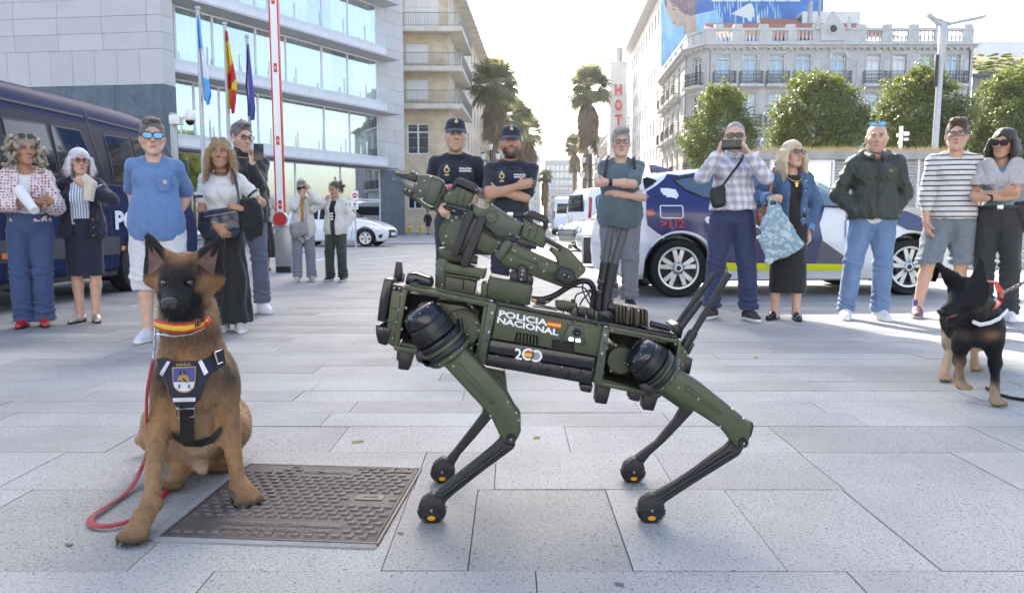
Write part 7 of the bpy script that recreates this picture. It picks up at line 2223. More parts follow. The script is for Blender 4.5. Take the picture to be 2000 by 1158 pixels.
def officer(p,arms_front=None):
 p.body()
 sh_=p.top('shirt',PN,t=.009,sleeve=.80,hem=.93,neck=(.068,.075,.05),neckz=1.515,disp=.005,vneck=.045)
 m=MB();m.lathe([(.070,-.03),(.080,.0),(.072,.02),(.060,.01)],tuple(np.array([0,.0,1.475])+p.hip),(0,-.3,1),20,caps=False);p.part('collar',m,PN,sh_)
 for sg in(-1,1):
  m=MB();m.box((sg*.125+p.hip[0],.012,1.463),(.10,.045,.012),Matrix.Rotation(sg*.38,3,'Y'));p.part('shoulder_tab',m,PN,sh_,bevel=.003)
  m=MB();m.box((sg*.085+p.hip[0],-.152,1.30),(.10,.008,.12));p.part('chest_pocket',m,PN,sh_,bevel=.003)
 x=-.072+p.hip[0]
 m=MB();m.lathe([(0,.008),(.022,.006),(.026,0)],(x,-.160,1.335),(0,-1,0),16);m.box((x,-.164,1.366),(.02,.008,.016));m.box((x,-.162,1.292),(.036,.006,.012));p.part('badge',m,CREST,sh_)
 m=MB();m.lathe([(0,.010),(.012,.010),(.014,.006)],(x,-.162,1.335),(0,-1,0),12);p.part('badge_centre',m,PN,sh_)
 m=MB()
 for st,z in(('POLICIA',1.338),('NACIONAL',1.318)):text_fit(m,st,lambda u,v,z=z:(.035+p.hip[0]+.105*u,-.166,z+.015*v),1,1,.05)
 p.part('chest_lettering',m,M_DECW,sh_,smooth=0)
 for k in range(4):
  m=MB();m.ball((p.hip[0],-.152-.004*k,1.40-k*.10),.006,6,5);p.part('button',m,M_BLACKP,sh_)
 p.pants(PN,r=(.105,.08,.075));p.belt(pm('duty_belt',(.010,.010,.011),.5),1.0,.05,.016)
 m=MB();m.box((.17+p.hip[0],-.05,.96),(.06,.07,.13));p.part('belt_pouch',m,M_BLACKP,bevel=.01)
 p.shoes(M_BLACKP,M_SOLEK)
 f=SDF();r=p.hm.to_4x4();p.k=1
 f.ell(p.hp((0,.015,.055)),(.086,.106,.085),.01,r);f.ell(p.hp((0,-.02,.105)),(.070,.078,.042),.03,r)
 nn=np.array(p.hm@Vector((0,.10,-1)));f.cut(p.hp((0,0,.048)),nn);p.grow(f)
 cp_=p.finish('cap',f,CAPM,h=.007)
 m=MB();m.sheet(lambda u,w:p.hp(((2*u-1)*.082,-.075-(.078*w)*math.sqrt(max(0,1-(2*u-1)**2*.55)),.058-.026*w-.018*(2*u-1)**2-.012*w*w)),14,6)
 m.sheet(lambda u,w:p.hp(((1-2*u)*.082,-.075-(.078*w)*math.sqrt(max(0,1-(2*u-1)**2*.55)),.052-.026*w-.018*(2*u-1)**2-.012*w*w)),14,6);p.part('cap_peak',m,CAPM,cp_)
 m=MB();c=p.hp((0,-.106,.10));dn=np.array(p.hm@Vector((0,-1,.25)));m.lathe([(0,.006),(.013,.004),(.016,0)],tuple(c),tuple(dn),12);c=p.hp((0,-.102,.122));m.ball(c,.008,6,5);p.part('cap_badge',m,CREST,cp_)
p=Human('taller clean shaven policeman in navy uniform and cap behind the robot arm',891,6.75,1.76,skin=PALE,stubble=.25,brow=(.16,.10,.06),head=(4,-3,0),sw=.192,group='policemen behind the robot')
p.arm('a',p.L(858,405,-.05),(-.4,.8,0));p.arm('b',p.L(932,372,-.16),(.3,.9,-.3),hdir=(-.25,-.3,-.9),nrm=(-1,0,0),curl=.9);officer(p)
p.hair('hair',HM['brown'],'crop')
m=MB();m.box(Vector(p.L(880,364,-.26)),(.10,.03,.03));world_part(p,m,'pink_marker',pm('pink_plastic',(.6,.10,.18),.4),'small pink object glimpsed above the robot arm in the policeman\'s hand','marker',bevel=.005)
p=Human('bearded policeman in navy uniform and cap with folded arms',998,6.6,1.68,yaw=-3,skin=MID,stubble=.92,brow=(.03,.02,.015),head=(6,-4,0),sw=.198,fat=.014,group='policemen behind the robot')
p.arm('a',p.L(1010,364,-.23),(-1,.2,-.35),hdir=(1,-.05,.25),nrm=(0,1,0),curl=.5);p.arm('b',p.L(972,374,-.19),(1,.2,-.35),hdir=(-1,.1,.1),nrm=(0,1,0),curl=.6);officer(p)
p.hair('hair',HM['dark'],'crop')
p=Human('grey haired man in a slate T-shirt, arms folded before the police car\'s tail',1211,7.9,1.82,yaw=-6,fat=.026,skin=LIGHT,brow=(.14,.11,.09),head=(10,0,0),feet=((-.10,0,-8),(.11,-.02,10)),sw=.182)
p.arm('a',p.L(1236,384,-.22),(-1,.15,-.4),hdir=(1,0,-.1),nrm=(0,1,0),curl=.6);p.arm('b',p.L(1186,356,-.27),(1,.15,-.2),hdir=(-1,.1,-.15),nrm=(0,1,.2),curl=.8)
p.body()
ST=fabric('slate_jersey',(.085,.125,.14));p.top('t_shirt',ST,t=.011,sleeve=.80,hem=.80,neck=(.072,.08,.05),neckz=1.505,disp=.008,loose=.016)
p.pants(fabric('grey_cotton',(.16,.17,.20)),r=(.11,.085,.075));p.shoes(M_TRIMK,M_SOLEK);o=p.hair('hair',HM['grey'],'quiff',disp=.006);p.glasses()
p.band('b',M_BLACKP,'wrist_watch',.90,.037,.035)
for sg in(-1,1):
 m=MB();m.tube([(sg*.125,.09,1.50),(sg*.13,.0,1.525),(sg*.13,-.11,1.46),(sg*.14,-.14,1.36),(sg*.165,-.10,1.25)],.014,6,flat=((1,0,0),.4));p.part('rucksack_strap',m,M_TRIMK)
p=Human('bald man in a plaid shirt and jeans filming with a phone held before his face',1430,7.0,1.78,hs=1.10,fat=.016,skin=LIGHT,brow=(.25,.2,.17),head=(0,0,0),feet=((-.16,.02,-32),(.16,-.06,18)),sw=.185)
p.arm('a',p.L(1404,300,-.30),(-.7,-.1,-.9),hdir=(.35,-.1,.9),nrm=(.9,-.2,0),curl=.75);p.arm('b',p.L(1462,302,-.30),(.7,-.1,-.9),hdir=(-.55,-.1,.8),nrm=(-.9,-.2,0),curl=.75)
p.body()
p.top('shirt',M_PLAID,t=.012,sleeve=1.94,hem=.99,neck=(.07,.075,.05),neckz=1.515,vneck=.04,disp=.009,loose=.006)
m=MB();m.lathe([(.068,-.03),(.084,.012),(.076,.03),(.062,.02)],(0,-.005,1.49),(0,-.3,1),20,caps=False);p.part('collar',m,M_PLAID)
p.pants(M_JEAN2,r=(.112,.085,.08),waist=1.05);p.belt(pm('black_belt',(.014,.013,.013),.5),1.035,.04,.014);p.shoes(pm('dark_brown_suede',(.05,.04,.035),.8),M_SOLEW)
p.hair('hair',HM['grey'],'recede',disp=.002,h=.006);p.glasses(M_LENSK,name='sunglasses',w=.030,hgt=.020,thick=.004)
phone(p,1429,283,-.40,'black phone held sideways by the man in the plaid shirt',wide=True,hh=.165,w=.085)
KB=pm('black_pouch',(.012,.012,.013),.6)
pb_=soft_bag(p,[(1392,372),(1410,366),(1412,398),(1396,402)],-.21,.035,KB,'small black shoulder pouch on the man in the plaid shirt')
strap(p,[(1408,368,-.22),(1425,345,-.21),(1445,318,-.17),(1453,303,-.06),(1450,300,.05)],KB,.011,parent=pb_)
p.band('b',M_TRIMK,'wrist_watch',.93,.036,.028)
p=Human('blonde woman in a denim jacket and long black dress looking to the side',1543,7.0,1.62,yaw=10,fem=True,fat=.014,skin=PALE,head=(24,-4,0),feet=((-.12,.0,-38),(.07,-.06,-8)))
p.arm('a',p.L(1502,388,-.24),(-1,.4,-.5),hdir=(.8,-.2,.1),nrm=(0,.6,-.8),curl=1.1);p.arm('b',p.L(1577,450,-.02),(1,.5,0),hdir=(.1,-.1,-1),nrm=(-1,0,0),curl=.5)
p.body(legs=True,thigh=.72)
p.top('dress_top',fabric('black_jersey',(.012,.012,.013)),t=.008,sleeve=.2,hem=.9,neck=(.075,.085,.06),disp=.004)
DJ=p.top('denim_jacket',M_DENJ,t=.019,sleeve=1.84,hem=.93,neck=(.085,.09,.06),open_=.055,disp=.007,seed=4)
for sd_ in 'ab':p.cuffs(sd_,denim('denim_cuff',(.10,.19,.36)),r=.058,ln=.06,at=.86)
for z in(1.36,1.27,1.18,1.09,1.0):
 m=MB();m.ball((.075,-.185 if z>1.1 else-.165,z),.008,6,5);p.part('button',m,M_SILV,DJ)
m=MB();m.box((.10,-.175,1.30),(.085,.012,.035));p.part('pocket_flap',m,M_DENJ,DJ,bevel=.004)
p.skirt(fabric('black_knit',(.010,.010,.012)),hem=.27,r0=.172,r1=.178,flat=.75,name='dress_skirt')
p.shoes(pm('black_leather',(.012,.012,.012),.25,coat=.4),M_SOLEK,low=True,lw=.85)
o=p.hair('hair',HM['blonde'],'long',disp=.006,seed=6);p.strands(p.root,HM['blonde'],o,1800,.06,.0011,.92,4,.06);p.glasses()
m=MB();m.tube([(.08*math.cos(a),-.05+.09*math.sin(a),1.45+.09*math.sin(a)*(1 if math.sin(a)<0 else .5))for a in np.linspace(PI,2*PI,14)],.004,5);m.box((0,-.148,1.33),(.02,.008,.045));m.box((0,-.148,1.34),(.035,.008,.012));p.part('gold_necklace',m,M_GOLD)
p.band('b',M_GOLD,'bracelet',.95,.032,.01)
tb=soft_bag(p,[(1503,408),(1519,402),(1540,440),(1566,478),(1540,495),(1500,512),(1488,470),(1492,430)],-.26,.045,M_TOTE,'pale blue leaf print tote bag held by the blonde woman','tote_bag',disp=.014)
strap(p,[(1504,408,-.26),(1502,395,-.28),(1508,387,-.28),(1516,392,-.27),(1519,404,-.26)],M_TOTE,.012,parent=tb)
BRL=pm('brown_leather',(.22,.075,.03),.4,coat=.2)
bb_=soft_bag(p,[(1482,418),(1500,400),(1512,412),(1508,425),(1494,440),(1484,436)],-.15,.04,BRL,'brown leather handbag under the blonde woman\'s arm')
strap(p,[(1500,404,-.17),(1506,370,-.19),(1509,345,-.16),(1512,328,-.06)],BRL,.014,parent=bb_)
p=Human('bald man in a dark green hooded jacket and pale jeans, hands in his pockets',1704,7.0,1.775,fat=.012,skin=PALE,brow=(.12,.08,.06),stubble=.2,head=(2,2,0),feet=((-.20,-.02,-6),(.09,-.02,14)),sw=.188,hip=(0,0))
p.arm('a',p.L(1669,415,-.10),(-.75,.6,0),hdir=(.6,-.1,-.8),hand=False);p.arm('b',p.L(1738,415,-.10),(.75,.6,0),hdir=(-.6,-.1,-.8),hand=False)
p.body()
p.top('t_shirt',fabric('white_cotton',(.62,.62,.62)),t=.012,sleeve=.1,hem=.87,disp=.004,sleeves=())
GJ=fabric('dark_green_shell',(.022,.032,.022),.55);jk=p.top('jacket',GJ,t=.022,sleeve=1.93,hem=.915,neck=(.08,.085,.06),neckz=1.54,disp=.012,loose=.012,seed=11)
f=SDF();f.cone((-.10,.03,1.50),(0,.11,1.50),.035,.05,.03);f.cone((0,.11,1.50),(.10,.03,1.50),.05,.035,.03);f.cone((-.10,.03,1.50),(-.045,-.09,1.455),.035,.026,.03);f.cone((.10,.03,1.50),(.045,-.09,1.455),.035,.026,.03)
p.finish('hood',f,GJ,disp=.006,parent=None)
m=MB();m.tube([(0,-.172,1.44),(0,-.186,1.30),(0,-.176,1.1),(0,-.172,.93)],.006,6);p.part('zip',m,M_TRIMK,jk)
m=MB();m.box((.095,-.182,1.335),(.03,.006,.008));m.box((.095,-.182,1.325),(.008,.006,.02));p.part('chest_emblem',m,pm('mustard_thread',(.45,.30,.04),.7),jk)
p.pants(M_JEAN3,r=(.110,.082,.075),length=.07);p.shoes(pm('white_leather',(.70,.70,.70),.5),M_SOLEW,accent=M_SOLEW)
p.glasses(M_LENSB,up=.105,back=.04,name='sunglasses',w=.03)
p=Human('young man in a black and white striped jumper and grey shorts',1858,7.1,1.81,yaw=2,skin=PALE,brow=(.07,.045,.03),head=(-4,0,0),hd=(.0,0),feet=((-.25,-.04,-14),(.10,.06,10)),sw=.188,hip=(0,0))
p.arm('a',p.L(1808,432,-.05),(-1,.3,0),hdir=(.2,-.1,-.9),nrm=(1,0,0),curl=.4);p.arm('b',p.L(1915,400,.12),(1,.5,0),hdir=(.2,.2,-.9))
p.body(legs=True)
p.top('jumper',M_STRIPE,t=.013,sleeve=1.55,hem=.90,neck=(.072,.08,.05),neckz=1.51,disp=.007,loose=.012)
p.pants(fabric('grey_shorts_cloth',(.15,.18,.21)),'shorts',length=.49,r=(.118,.105,.10),waist=1.0,disp=.008)
for i in(0,1):
 hj,kn,an,fw=p.legs()[i];m=MB();m.cyl(tuple(an+np.array([0,.0,.0])),tuple(an+np.array([0,.005,.075])),.040,.040,14);p.part('sock',m,fabric('violet_sock',(.10,.08,.25)))
p.shoes(pm('maroon_mesh',(.16,.09,.10),.7),pm('grey_sole',(.30,.28,.28),.7),accent=pm('red_lace',(.4,.03,.05),.7))
o=p.hair('hair',HM['brown'],'quiff',disp=.005,seed=2);p.glasses(w=.029,hgt=.021,thick=.0035)
p=Human('dark haired woman in sunglasses with a pale jumper over her shoulders, arms folded',1950,6.95,1.72,yaw=-12,fem=True,skin=MID,brow=(.02,.015,.012),head=(-4,4,6),feet=((-.08,0,-10),(.12,0,10)))
p.arm('a',p.L(1960,375,-.21),(-1,.3,-.4),hdir=(1,-.1,.2),nrm=(0,1,0),curl=.5);p.arm('b',p.L(1925,388,-.17),(1,.3,-.4),hdir=(-1,.1,.2),nrm=(0,1,0),curl=.6)
p.body()
p.top('vest_top',fabric('teal_jersey',(.16,.27,.29)),t=.008,sleeve=.15,hem=.98,neck=(.09,.10,.09),disp=.004)
LJ=fabric('pale_grey_knit',(.40,.385,.385));jm=p.top('shoulder_jumper',LJ,t=.034,sleeve=.78,hem=1.25,neck=(.085,.11,.07),open_=.05,disp=.012,seed=7)
f=SDF();FL_=((0,1,.25),.38);f.cone((-.11,-.075,1.44),(-.03,-.135,1.26),.055,.06,.03,FL_);f.cone((-.03,-.135,1.26),(-.015,-.150,1.13),.055,.035,.02,FL_);f.cone((.11,-.075,1.44),(.04,-.135,1.26),.06,.06,.03,FL_);f.cone((.04,-.135,1.26),(.075,-.150,1.16),.05,.035,.02,FL_)
p.finish('jumper_sleeve',f,LJ,disp=.010,seed=3)
p.pants(M_JEANK,r=(.105,.082,.08),length=.07,waist=1.06);p.belt(pm('black_belt',(.014,.013,.013),.5),1.045,.035,.012);p.shoes(pm('white_leather',(.70,.70,.70),.5),M_SOLEW)
o=p.hair('hair',HM['dark'],'bob',disp=.006,seed=3);p.glasses(M_LENSK,name='sunglasses',w=.031,hgt=.024,thick=.004);p.band('b',M_TRIMK,'wristband',.85,.035,.02)
soft_bag(p,[(1984,400),(2010,395),(2015,440),(1995,450)],-.10,.05,KB,'black shoulder bag at the right edge on the dark haired woman')
p=Human('distant passer-by in dark clothes with bare legs walking by the apartment block',836,52,1.65,yaw=40,skin=MID,h=.03,feet=((-.08,-.1,0),(.1,.15,0)),fade=0)
p.arm('a',(-.25,0,.9),(-1,.3,0));p.arm('b',(.25,0,.9),(1,.3,0));p.body(legs=True)
p.top('jacket',fabric('black_cloth',(.008,.008,.010)),t=.03,sleeve=1.8,hem=.8,disp=0);p.pants(fabric('black_cloth',(.008,.008,.010)),'shorts',length=.6,r=(.12,.11,.1));p.shoes(M_BLACKP,M_SOLEK,h=.02);p.hair('hair',HM['dark'],'short',h=.02)
def fur_mat(name,rough=.75,bs=220):
 return pm(name,(.3,.2,.1),rough,attr='Col',var=.22,vscale=70,bump=.5,bscale=bs,bdist=.003,spec=.25,stretch=(1,1,.35))
M_FUR=fur_mat('dog_fur')
M_FURS=pm('dog_fur_hair',(.3,.2,.1),.5,attr='Col',spec=.45)
M_NOSE=pm('dog_nose',(.012,.011,.012),.3,bump=.4,bscale=300,coat=.2);M_CLAW=pm('dog_claw',(.02,.018,.017),.4);M_DEYE=pm('dog_eye',(.035,.016,.006),.06,coat=.8);M_EARIN=pm('inner_ear',(.13,.080,.070),.8,var=.3,vscale=40)
def sstep(a,b,x):
 t=np.clip((x-a)/(b-a),0,1);return t*t*(3-2*t)
def fur(parent,o,colfn,count,ln,rad,flow,seed,rnd=.25,lift=.45):
 me=o.data;n=len(me.polygons)
 co=np.empty(len(me.vertices)*3,np.float32);me.vertices.foreach_get('co',co);co=co.reshape(-1,3)
 no=np.empty(len(me.vertices)*3,np.float32);me.vertices.foreach_get('normal',no);no=no.reshape(-1,3)
 rs=np.random.RandomState(seed);ids=rs.randint(0,len(co),count)
 p=co[ids]+rs.normal(size=(count,3))*.002;nn=no[ids]
 fl_=flow(p);fl_=fl_-nn*(fl_*nn).sum(1,keepdims=True);fl_/=np.linalg.norm(fl_,axis=1,keepdims=True)+1e-6
 d=nn*lift+fl_+rs.normal(size=(count,3))*rnd;d/=np.linalg.norm(d,axis=1,keepdims=True)
 t=np.cross(d,nn+rs.normal(size=(count,3))*.2);t/=np.linalg.norm(t,axis=1,keepdims=True)+1e-6
 lv=ln(p)if callable(ln)else np.full(count,ln)
 l=(lv*rs.uniform(.55,1.15,count))[:,None]
 bs=p-nn*.002
 v=np.stack([bs-t*rad,bs+t*rad,p+d*l-nn*l*.15],1).reshape(-1,3)
 c=colfn(p)*rs.uniform(.5,1.38,(count,1))
 f=np_obj('fur',v,np.arange(len(v)).reshape(-1,3),M_FURS,parent,np.repeat(np.clip(c,0,1),3,0),smooth=False);f['kind']='stuff'
 return f
dg_=empty('dog',G(380,960),'tan shepherd dog with a black mask sitting on the paving in a police harness','dog')
f=SDF()
Hc=np.array(P(359,553,2.27))
V=lambda x,y,D:np.array(P(x,y,D))
rump=V(392,880,2.78);rump[2]=.14
chest=V(380,740,2.36);wth=V(376,650,2.50);
f.ell(rump,(.125,.16,.14),.05)
f.cone(rump+np.array([.0,-.02,.06]),V(384,760,2.52),.105,.108,.05)
f.cone(V(384,760,2.52),V(378,690,2.44),.106,.086,.05)
f.ell(V(381,735,2.36),(.088,.09,.115),.05)
f.ell(V(384,812,2.42),(.068,.085,.07),.04)
f.cone(V(378,690,2.43),V(368,610,2.32),.090,.084,.04)
f.cone(V(376,668,2.36),V(366,625,2.28),.070,.062,.04)
for sx,ex in((-1,0),(1,0)):pass
shA,elA,wrA,pwA=V(325,745,2.40),V(309,842,2.36),V(295,985,2.17),V(270,1058,2.085)
shB,elB,wrB,pwB=V(440,745,2.42),V(449,838,2.44),V(466,945,2.40),V(484,990,2.365)
for sh_,el_,wr_,pw_ in((shA,elA,wrA,pwA),(shB,elB,wrB,pwB)):
 f.ell(sh_,(.036,.07,.085),.04);f.cone(sh_,el_,.040,.033,.03);f.cone(el_,el_*.5+wr_*.5,.033,.025,.02);f.cone(el_*.5+wr_*.5,wr_,.025,.0215,.015)
 f.ell(wr_,(.026,.026,.028),.012)
 pw2=pw_.copy();pw2[2]=.030
 f.cone(wr_,pw2,.027,.030,.015)
 d=np.array([pw2[0]-wr_[0],pw2[1]-wr_[1],0]);d[:2]+=np.array([-.0,-.04]);d/=np.linalg.norm(d);lat=np.array([-d[1],d[0],0])
 for k,o_ in enumerate((-.029,-.0105,.0105,.029)):
  a=pw2+lat*o_*.75+d*.0;b=pw2+lat*o_*1.1+d*(.045 if k in(1,2)else .034);b[2]=.017
  a=a+np.array([0,0,-.002]);f.cone(a,b,.0155,.0150,.008)
for hp_,kn_,pw_ in((rump+np.array([-.10,-.02,.02]),V(312,870,2.55),V(344,962,2.50)),(rump+np.array([.10,-.02,.02]),V(455,880,2.62),V(437,918,2.68))):
 kn_[2]=max(kn_[2],.17)
 f.cone(hp_,kn_,.10,.060,.05);pw2=pw_.copy();pw2[2]=.028
 hk=pw2+np.array([0,.14,.05]);f.cone(kn_,hk,.055,.034,.03);f.cone(hk,pw2,.032,.030,.015)
 for o_ in(-.027,-.009,.009,.027):f.cone(pw2+np.array([o_*.7,0,-.002]),pw2+np.array([o_,-.036,-.011]),.0145,.0135,.007)
f.cone(V(388,850,2.45),rump+np.array([0,-.12,-.04]),.075,.09,.05)
f.cone(V(388,905,2.50),V(396,915,2.44),.026,.018,.02)
tl=V(268,890,2.85)
f.cone(rump+np.array([-.03,.08,-.08]),np.array([tl[0]+.10,2.92,.05]),.045,.038,.03);f.cone(np.array([tl[0]+.10,2.92,.05]),np.array([tl[0],2.88,.055]),.038,.022,.03)
hr=Matrix.Rotation(R(8),3,'Z')@Matrix.Rotation(R(8),3,'X')
hx=lambda p:Hc+np.array(hr@Vector(p))
r4=hr.to_4x4()
f.ell(hx((0,.02,.028)),(.070,.080,.062),.03,r4)
f.ell(hx((0,-.02,.010)),(.060,.062,.052),.03,r4)
for x in(-1,1):f.ell(hx((x*.045,.0,-.02)),(.034,.05,.045),.03,r4)
f.cone(hx((0,-.05,-.008)),hx((0,-.128,-.036)),.043,.031,.03)
f.cone(hx((0,-.06,-.036)),hx((0,-.120,-.052)),.033,.023,.02)
f.ell(hx((0,-.138,-.031)),(.027,.020,.020),.014,r4)
f.cone(hx((0,-.04,-.055)),hx((0,-.11,-.066)),.024,.015,.02)
for x in(-1,1):
 f.cone(hx((x*.020,-.060,.030)),hx((x*.044,-.045,.034)),.012,.012,.015)
 f.ell(hx((x*.034,-.077,.015)),(.013,.014,.009),.010,r4,sub=True)
earpts=[]
for x,tip in((-1,(288,462)),(1,(434,466))):
 tp=np.array(P(*tip,2.24));b=hx((x*.050,.008,.070));
 f.cone(hx((x*.043,.012,.056)),tp,.037,.0065,.02,flat=(tuple(np.array(hr@Vector((0,1,.0)))),.45))
 f.cone(hx((x*.080,.014,.014)),tp*.90+b*.10,.040,.008,.02,flat=(tuple(np.array(hr@Vector((0,1,.0)))),.45))
 earpts.append((b,tp,x))
f.cut((0,0,.0025),(0,0,-1))
v,q=f.run(.0062);v=relax(v,q,2)
n_=normals(v,q)
v=v+n_*(.0030*fbm(v*np.array([34,34,16]),2,4))[:,None]*(v[:,2]>.05)[:,None]
hT=np.array(hr.transposed())
TANF,RUST,BLK,CRM_,DKB=(np.array(c)for c in((.30,.168,.078),(.23,.108,.044),(.010,.009,.010),(.40,.30,.21),(.075,.054,.040)))
def mal_col(p):
 c=np.ones((len(p),3))*TANF
 nz=fbm(p*16,3,2)[:,None]
 c=c*(1+.22*nz)
 def bl(m,k):
  nonlocal c;m=np.clip(m,0,1)[:,None];c=c*(1-m)+k*m
 nzf=fbm(p*40,2,7)
 z,x,y=p[:,2],p[:,0],p[:,1]
 g=lambda cc,r_:np.exp(-(((p-cc)/r_)**2).sum(1))
 bl(g(V(324,738,2.33),(.055,.14,.062))*(1.0+.3*nzf),BLK*3.5);bl(g(V(446,735,2.33),(.050,.14,.055))*(1.0+.3*nzf),BLK*3.5);bl(g(V(384,800,2.33),(.09,.12,.05))*.5,CRM_*.75)
 bl(g(V(378,655,2.30),(.11,.12,.034))*.85+.1*nzf*g(V(378,648,2.30),(.1,.1,.03)),DKB)
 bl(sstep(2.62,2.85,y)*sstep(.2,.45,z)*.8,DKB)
 bl(g(V(388,872,2.42),(.085,.14,.065))*1.2,CRM_*np.array([.95,.86,.84]));bl(g(V(392,905,2.46),(.06,.08,.035)),CRM_)
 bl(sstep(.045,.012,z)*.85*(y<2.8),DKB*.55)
 bl(((x<-1.30)&(z<.2)).astype(float)*.7,CRM_*.9)
 h=(p-Hc)@hT.T
 hz=(np.abs(h[:,0])<.16)&(h[:,1]<.15)&(h[:,2]>-.10)&(h[:,2]<.30)
 bl(hz*sstep(-.055,-.02,h[:,2])*.4,RUST*.75)
 mask=sstep(.078,.044,np.abs(h[:,0])+.25*np.clip(h[:,2]-.02,0,1)-.1*nzf*.1)*sstep(.04,-.01,h[:,1])*sstep(.100,.060,h[:,2])
 bl(hz*mask*1.05,BLK)
 bl(hz*sstep(.03,-.04,h[:,1]+.02)*sstep(-.005,-.03,h[:,2])*sstep(.075,.05,np.abs(h[:,0]))*sstep(-.10,-.075,h[:,2]),BLK)
 bl(hz*sstep(.022,.052,h[:,2]+.35*(np.abs(h[:,0])-.06))*sstep(.040,.056,np.abs(h[:,0]))*1.0,BLK*1.8)
 bl(hz*g(hx((.0,-.03,.075)),(.035,.04,.02))*.55,RUST)
 for sx in(-1,1):bl(g(hx((sx*.05,.0,.045)),(.016,.03,.02))*.5,RUST)
 return np.clip(c,.004,1)
dbody=np_obj('body',v,q,M_FUR,dg_,mal_col(v))
def flow1(p):
 fl_=np.tile(np.array([0,.15,-1.0]),(len(p),1));h=(p-Hc)@hT.T
 hd_=(np.abs(h[:,0])<.12)&(h[:,2]>-.08)&(h[:,1]<.12)
 fl_[hd_]=np.array(hr@Vector((0,1,.2)));ear=hd_&(h[:,2]>.075);fl_[ear]=(0,0,1);return fl_
def fl_len(p):
 h=(p-Hc)@hT.T;hd_=(np.abs(h[:,0])<.12)&(h[:,2]>-.07)&(h[:,1]<.10)
 l=np.where(p[:,2]>.32,.017,.011);l=np.where((p[:,2]>.5)&(p[:,2]<.64),.022,l);l=np.where(hd_,.008,l);l=np.where(p[:,2]<.06,.006,l);return l
fur(dg_,dbody,mal_col,64000,fl_len,.0011,flow1,3,.2,.32)
for x in(-1,1):
 m=MB();c=hx((x*.0335,-.0655,.0155));m.ball(c,.0115,14,10);e_=m.build('eye',M_DEYE,dg_)
 m=MB();cc_=hx((x*.0335,-.0765,.0160));m.ball(cc_,.0028,8,6);m.build('pupil',M_NOSE,e_)
m=MB();m.ball(hx((0,-.151,-.025)),(.0235,.013,.018),14,10,hr);m.ball(hx((-.010,-.155,-.033)),(.010,.009,.009),10,8,hr);m.ball(hx((.010,-.155,-.033)),(.010,.009,.009),10,8,hr);m.build('nose',M_NOSE,dg_)
for b,tp,x in earpts:
 m=MB();b0=hx((x*.040,-.020,.066));b1=hx((x*.092,-.014,.026));fw=np.array(hr@Vector((0,-.006,0)))
 def ep(u,w):
  e=(1-w)*((1-u)*b0+u*b1)+w*(tp*.86+(b0+b1)*.07);return Vector(e+fw*(1-.5*w)+np.array(hr@Vector((0,.007*math.sin(u*PI),0))))
 m.sheet(ep,6,8);m.build('inner_ear',M_EARIN,dg_)
m=MB();m.tube([hx((-.030,-.085,-.053)),hx((-.018,-.122,-.0545)),hx((0,-.138,-.050)),hx((.018,-.122,-.0545)),hx((.030,-.085,-.053))],.0022,6);m.build('mouth',pm('mouth_dark',(.01,.008,.008),.6),dg_)
for wr_,pw_,hd in((wrA,pwA,-.04),(wrB,pwB,-.04)):
 pw2=pw_.copy();d=np.array([pw2[0]-wr_[0],pw2[1]-wr_[1]+hd,0]);d/=np.linalg.norm(d);lat=np.array([-d[1],d[0],0])
 for k,o_ in enumerate((-.029,-.0105,.0105,.029)):
  b=pw2+lat*o_*1.1+d*((.045 if k in(1,2)else .034)+.012);b[2]=.014
  m=MB();m.cyl(b,b+d*.013+np.array([0,0,-.009]),.0045,.0012,7);m.build('claw',M_CLAW,dg_)
M_HARN=pm('harness_navy',(.013,.016,.034),.75,bump=.4,bscale=400,bdist=.002);M_WEB=pm('black_webbing',(.010,.010,.011),.6,bump=.5,bscale=500,bdist=.001);M_REFL=pm('reflective_tape',(.66,.67,.70),.35)
hn=empty('dog_harness',V(372,760,2.25),'navy dog harness with silver strips and a blue crest on the sitting dog\'s chest','harness')
def on_dog(px,py,off=.008):
 0
 d=ray(px,py).normalized();o=Vector((0,0,CAM_H))
 w=np.array(d);rel=v-np.array(o);t=rel@w;dist=np.linalg.norm(rel-t[:,None]*w,axis=1)
 k=np.where(dist<.009)[0]
 if len(k)==0:k=np.argsort(dist)[:3]
 tt=t[k].min()-off;return o+d*tt
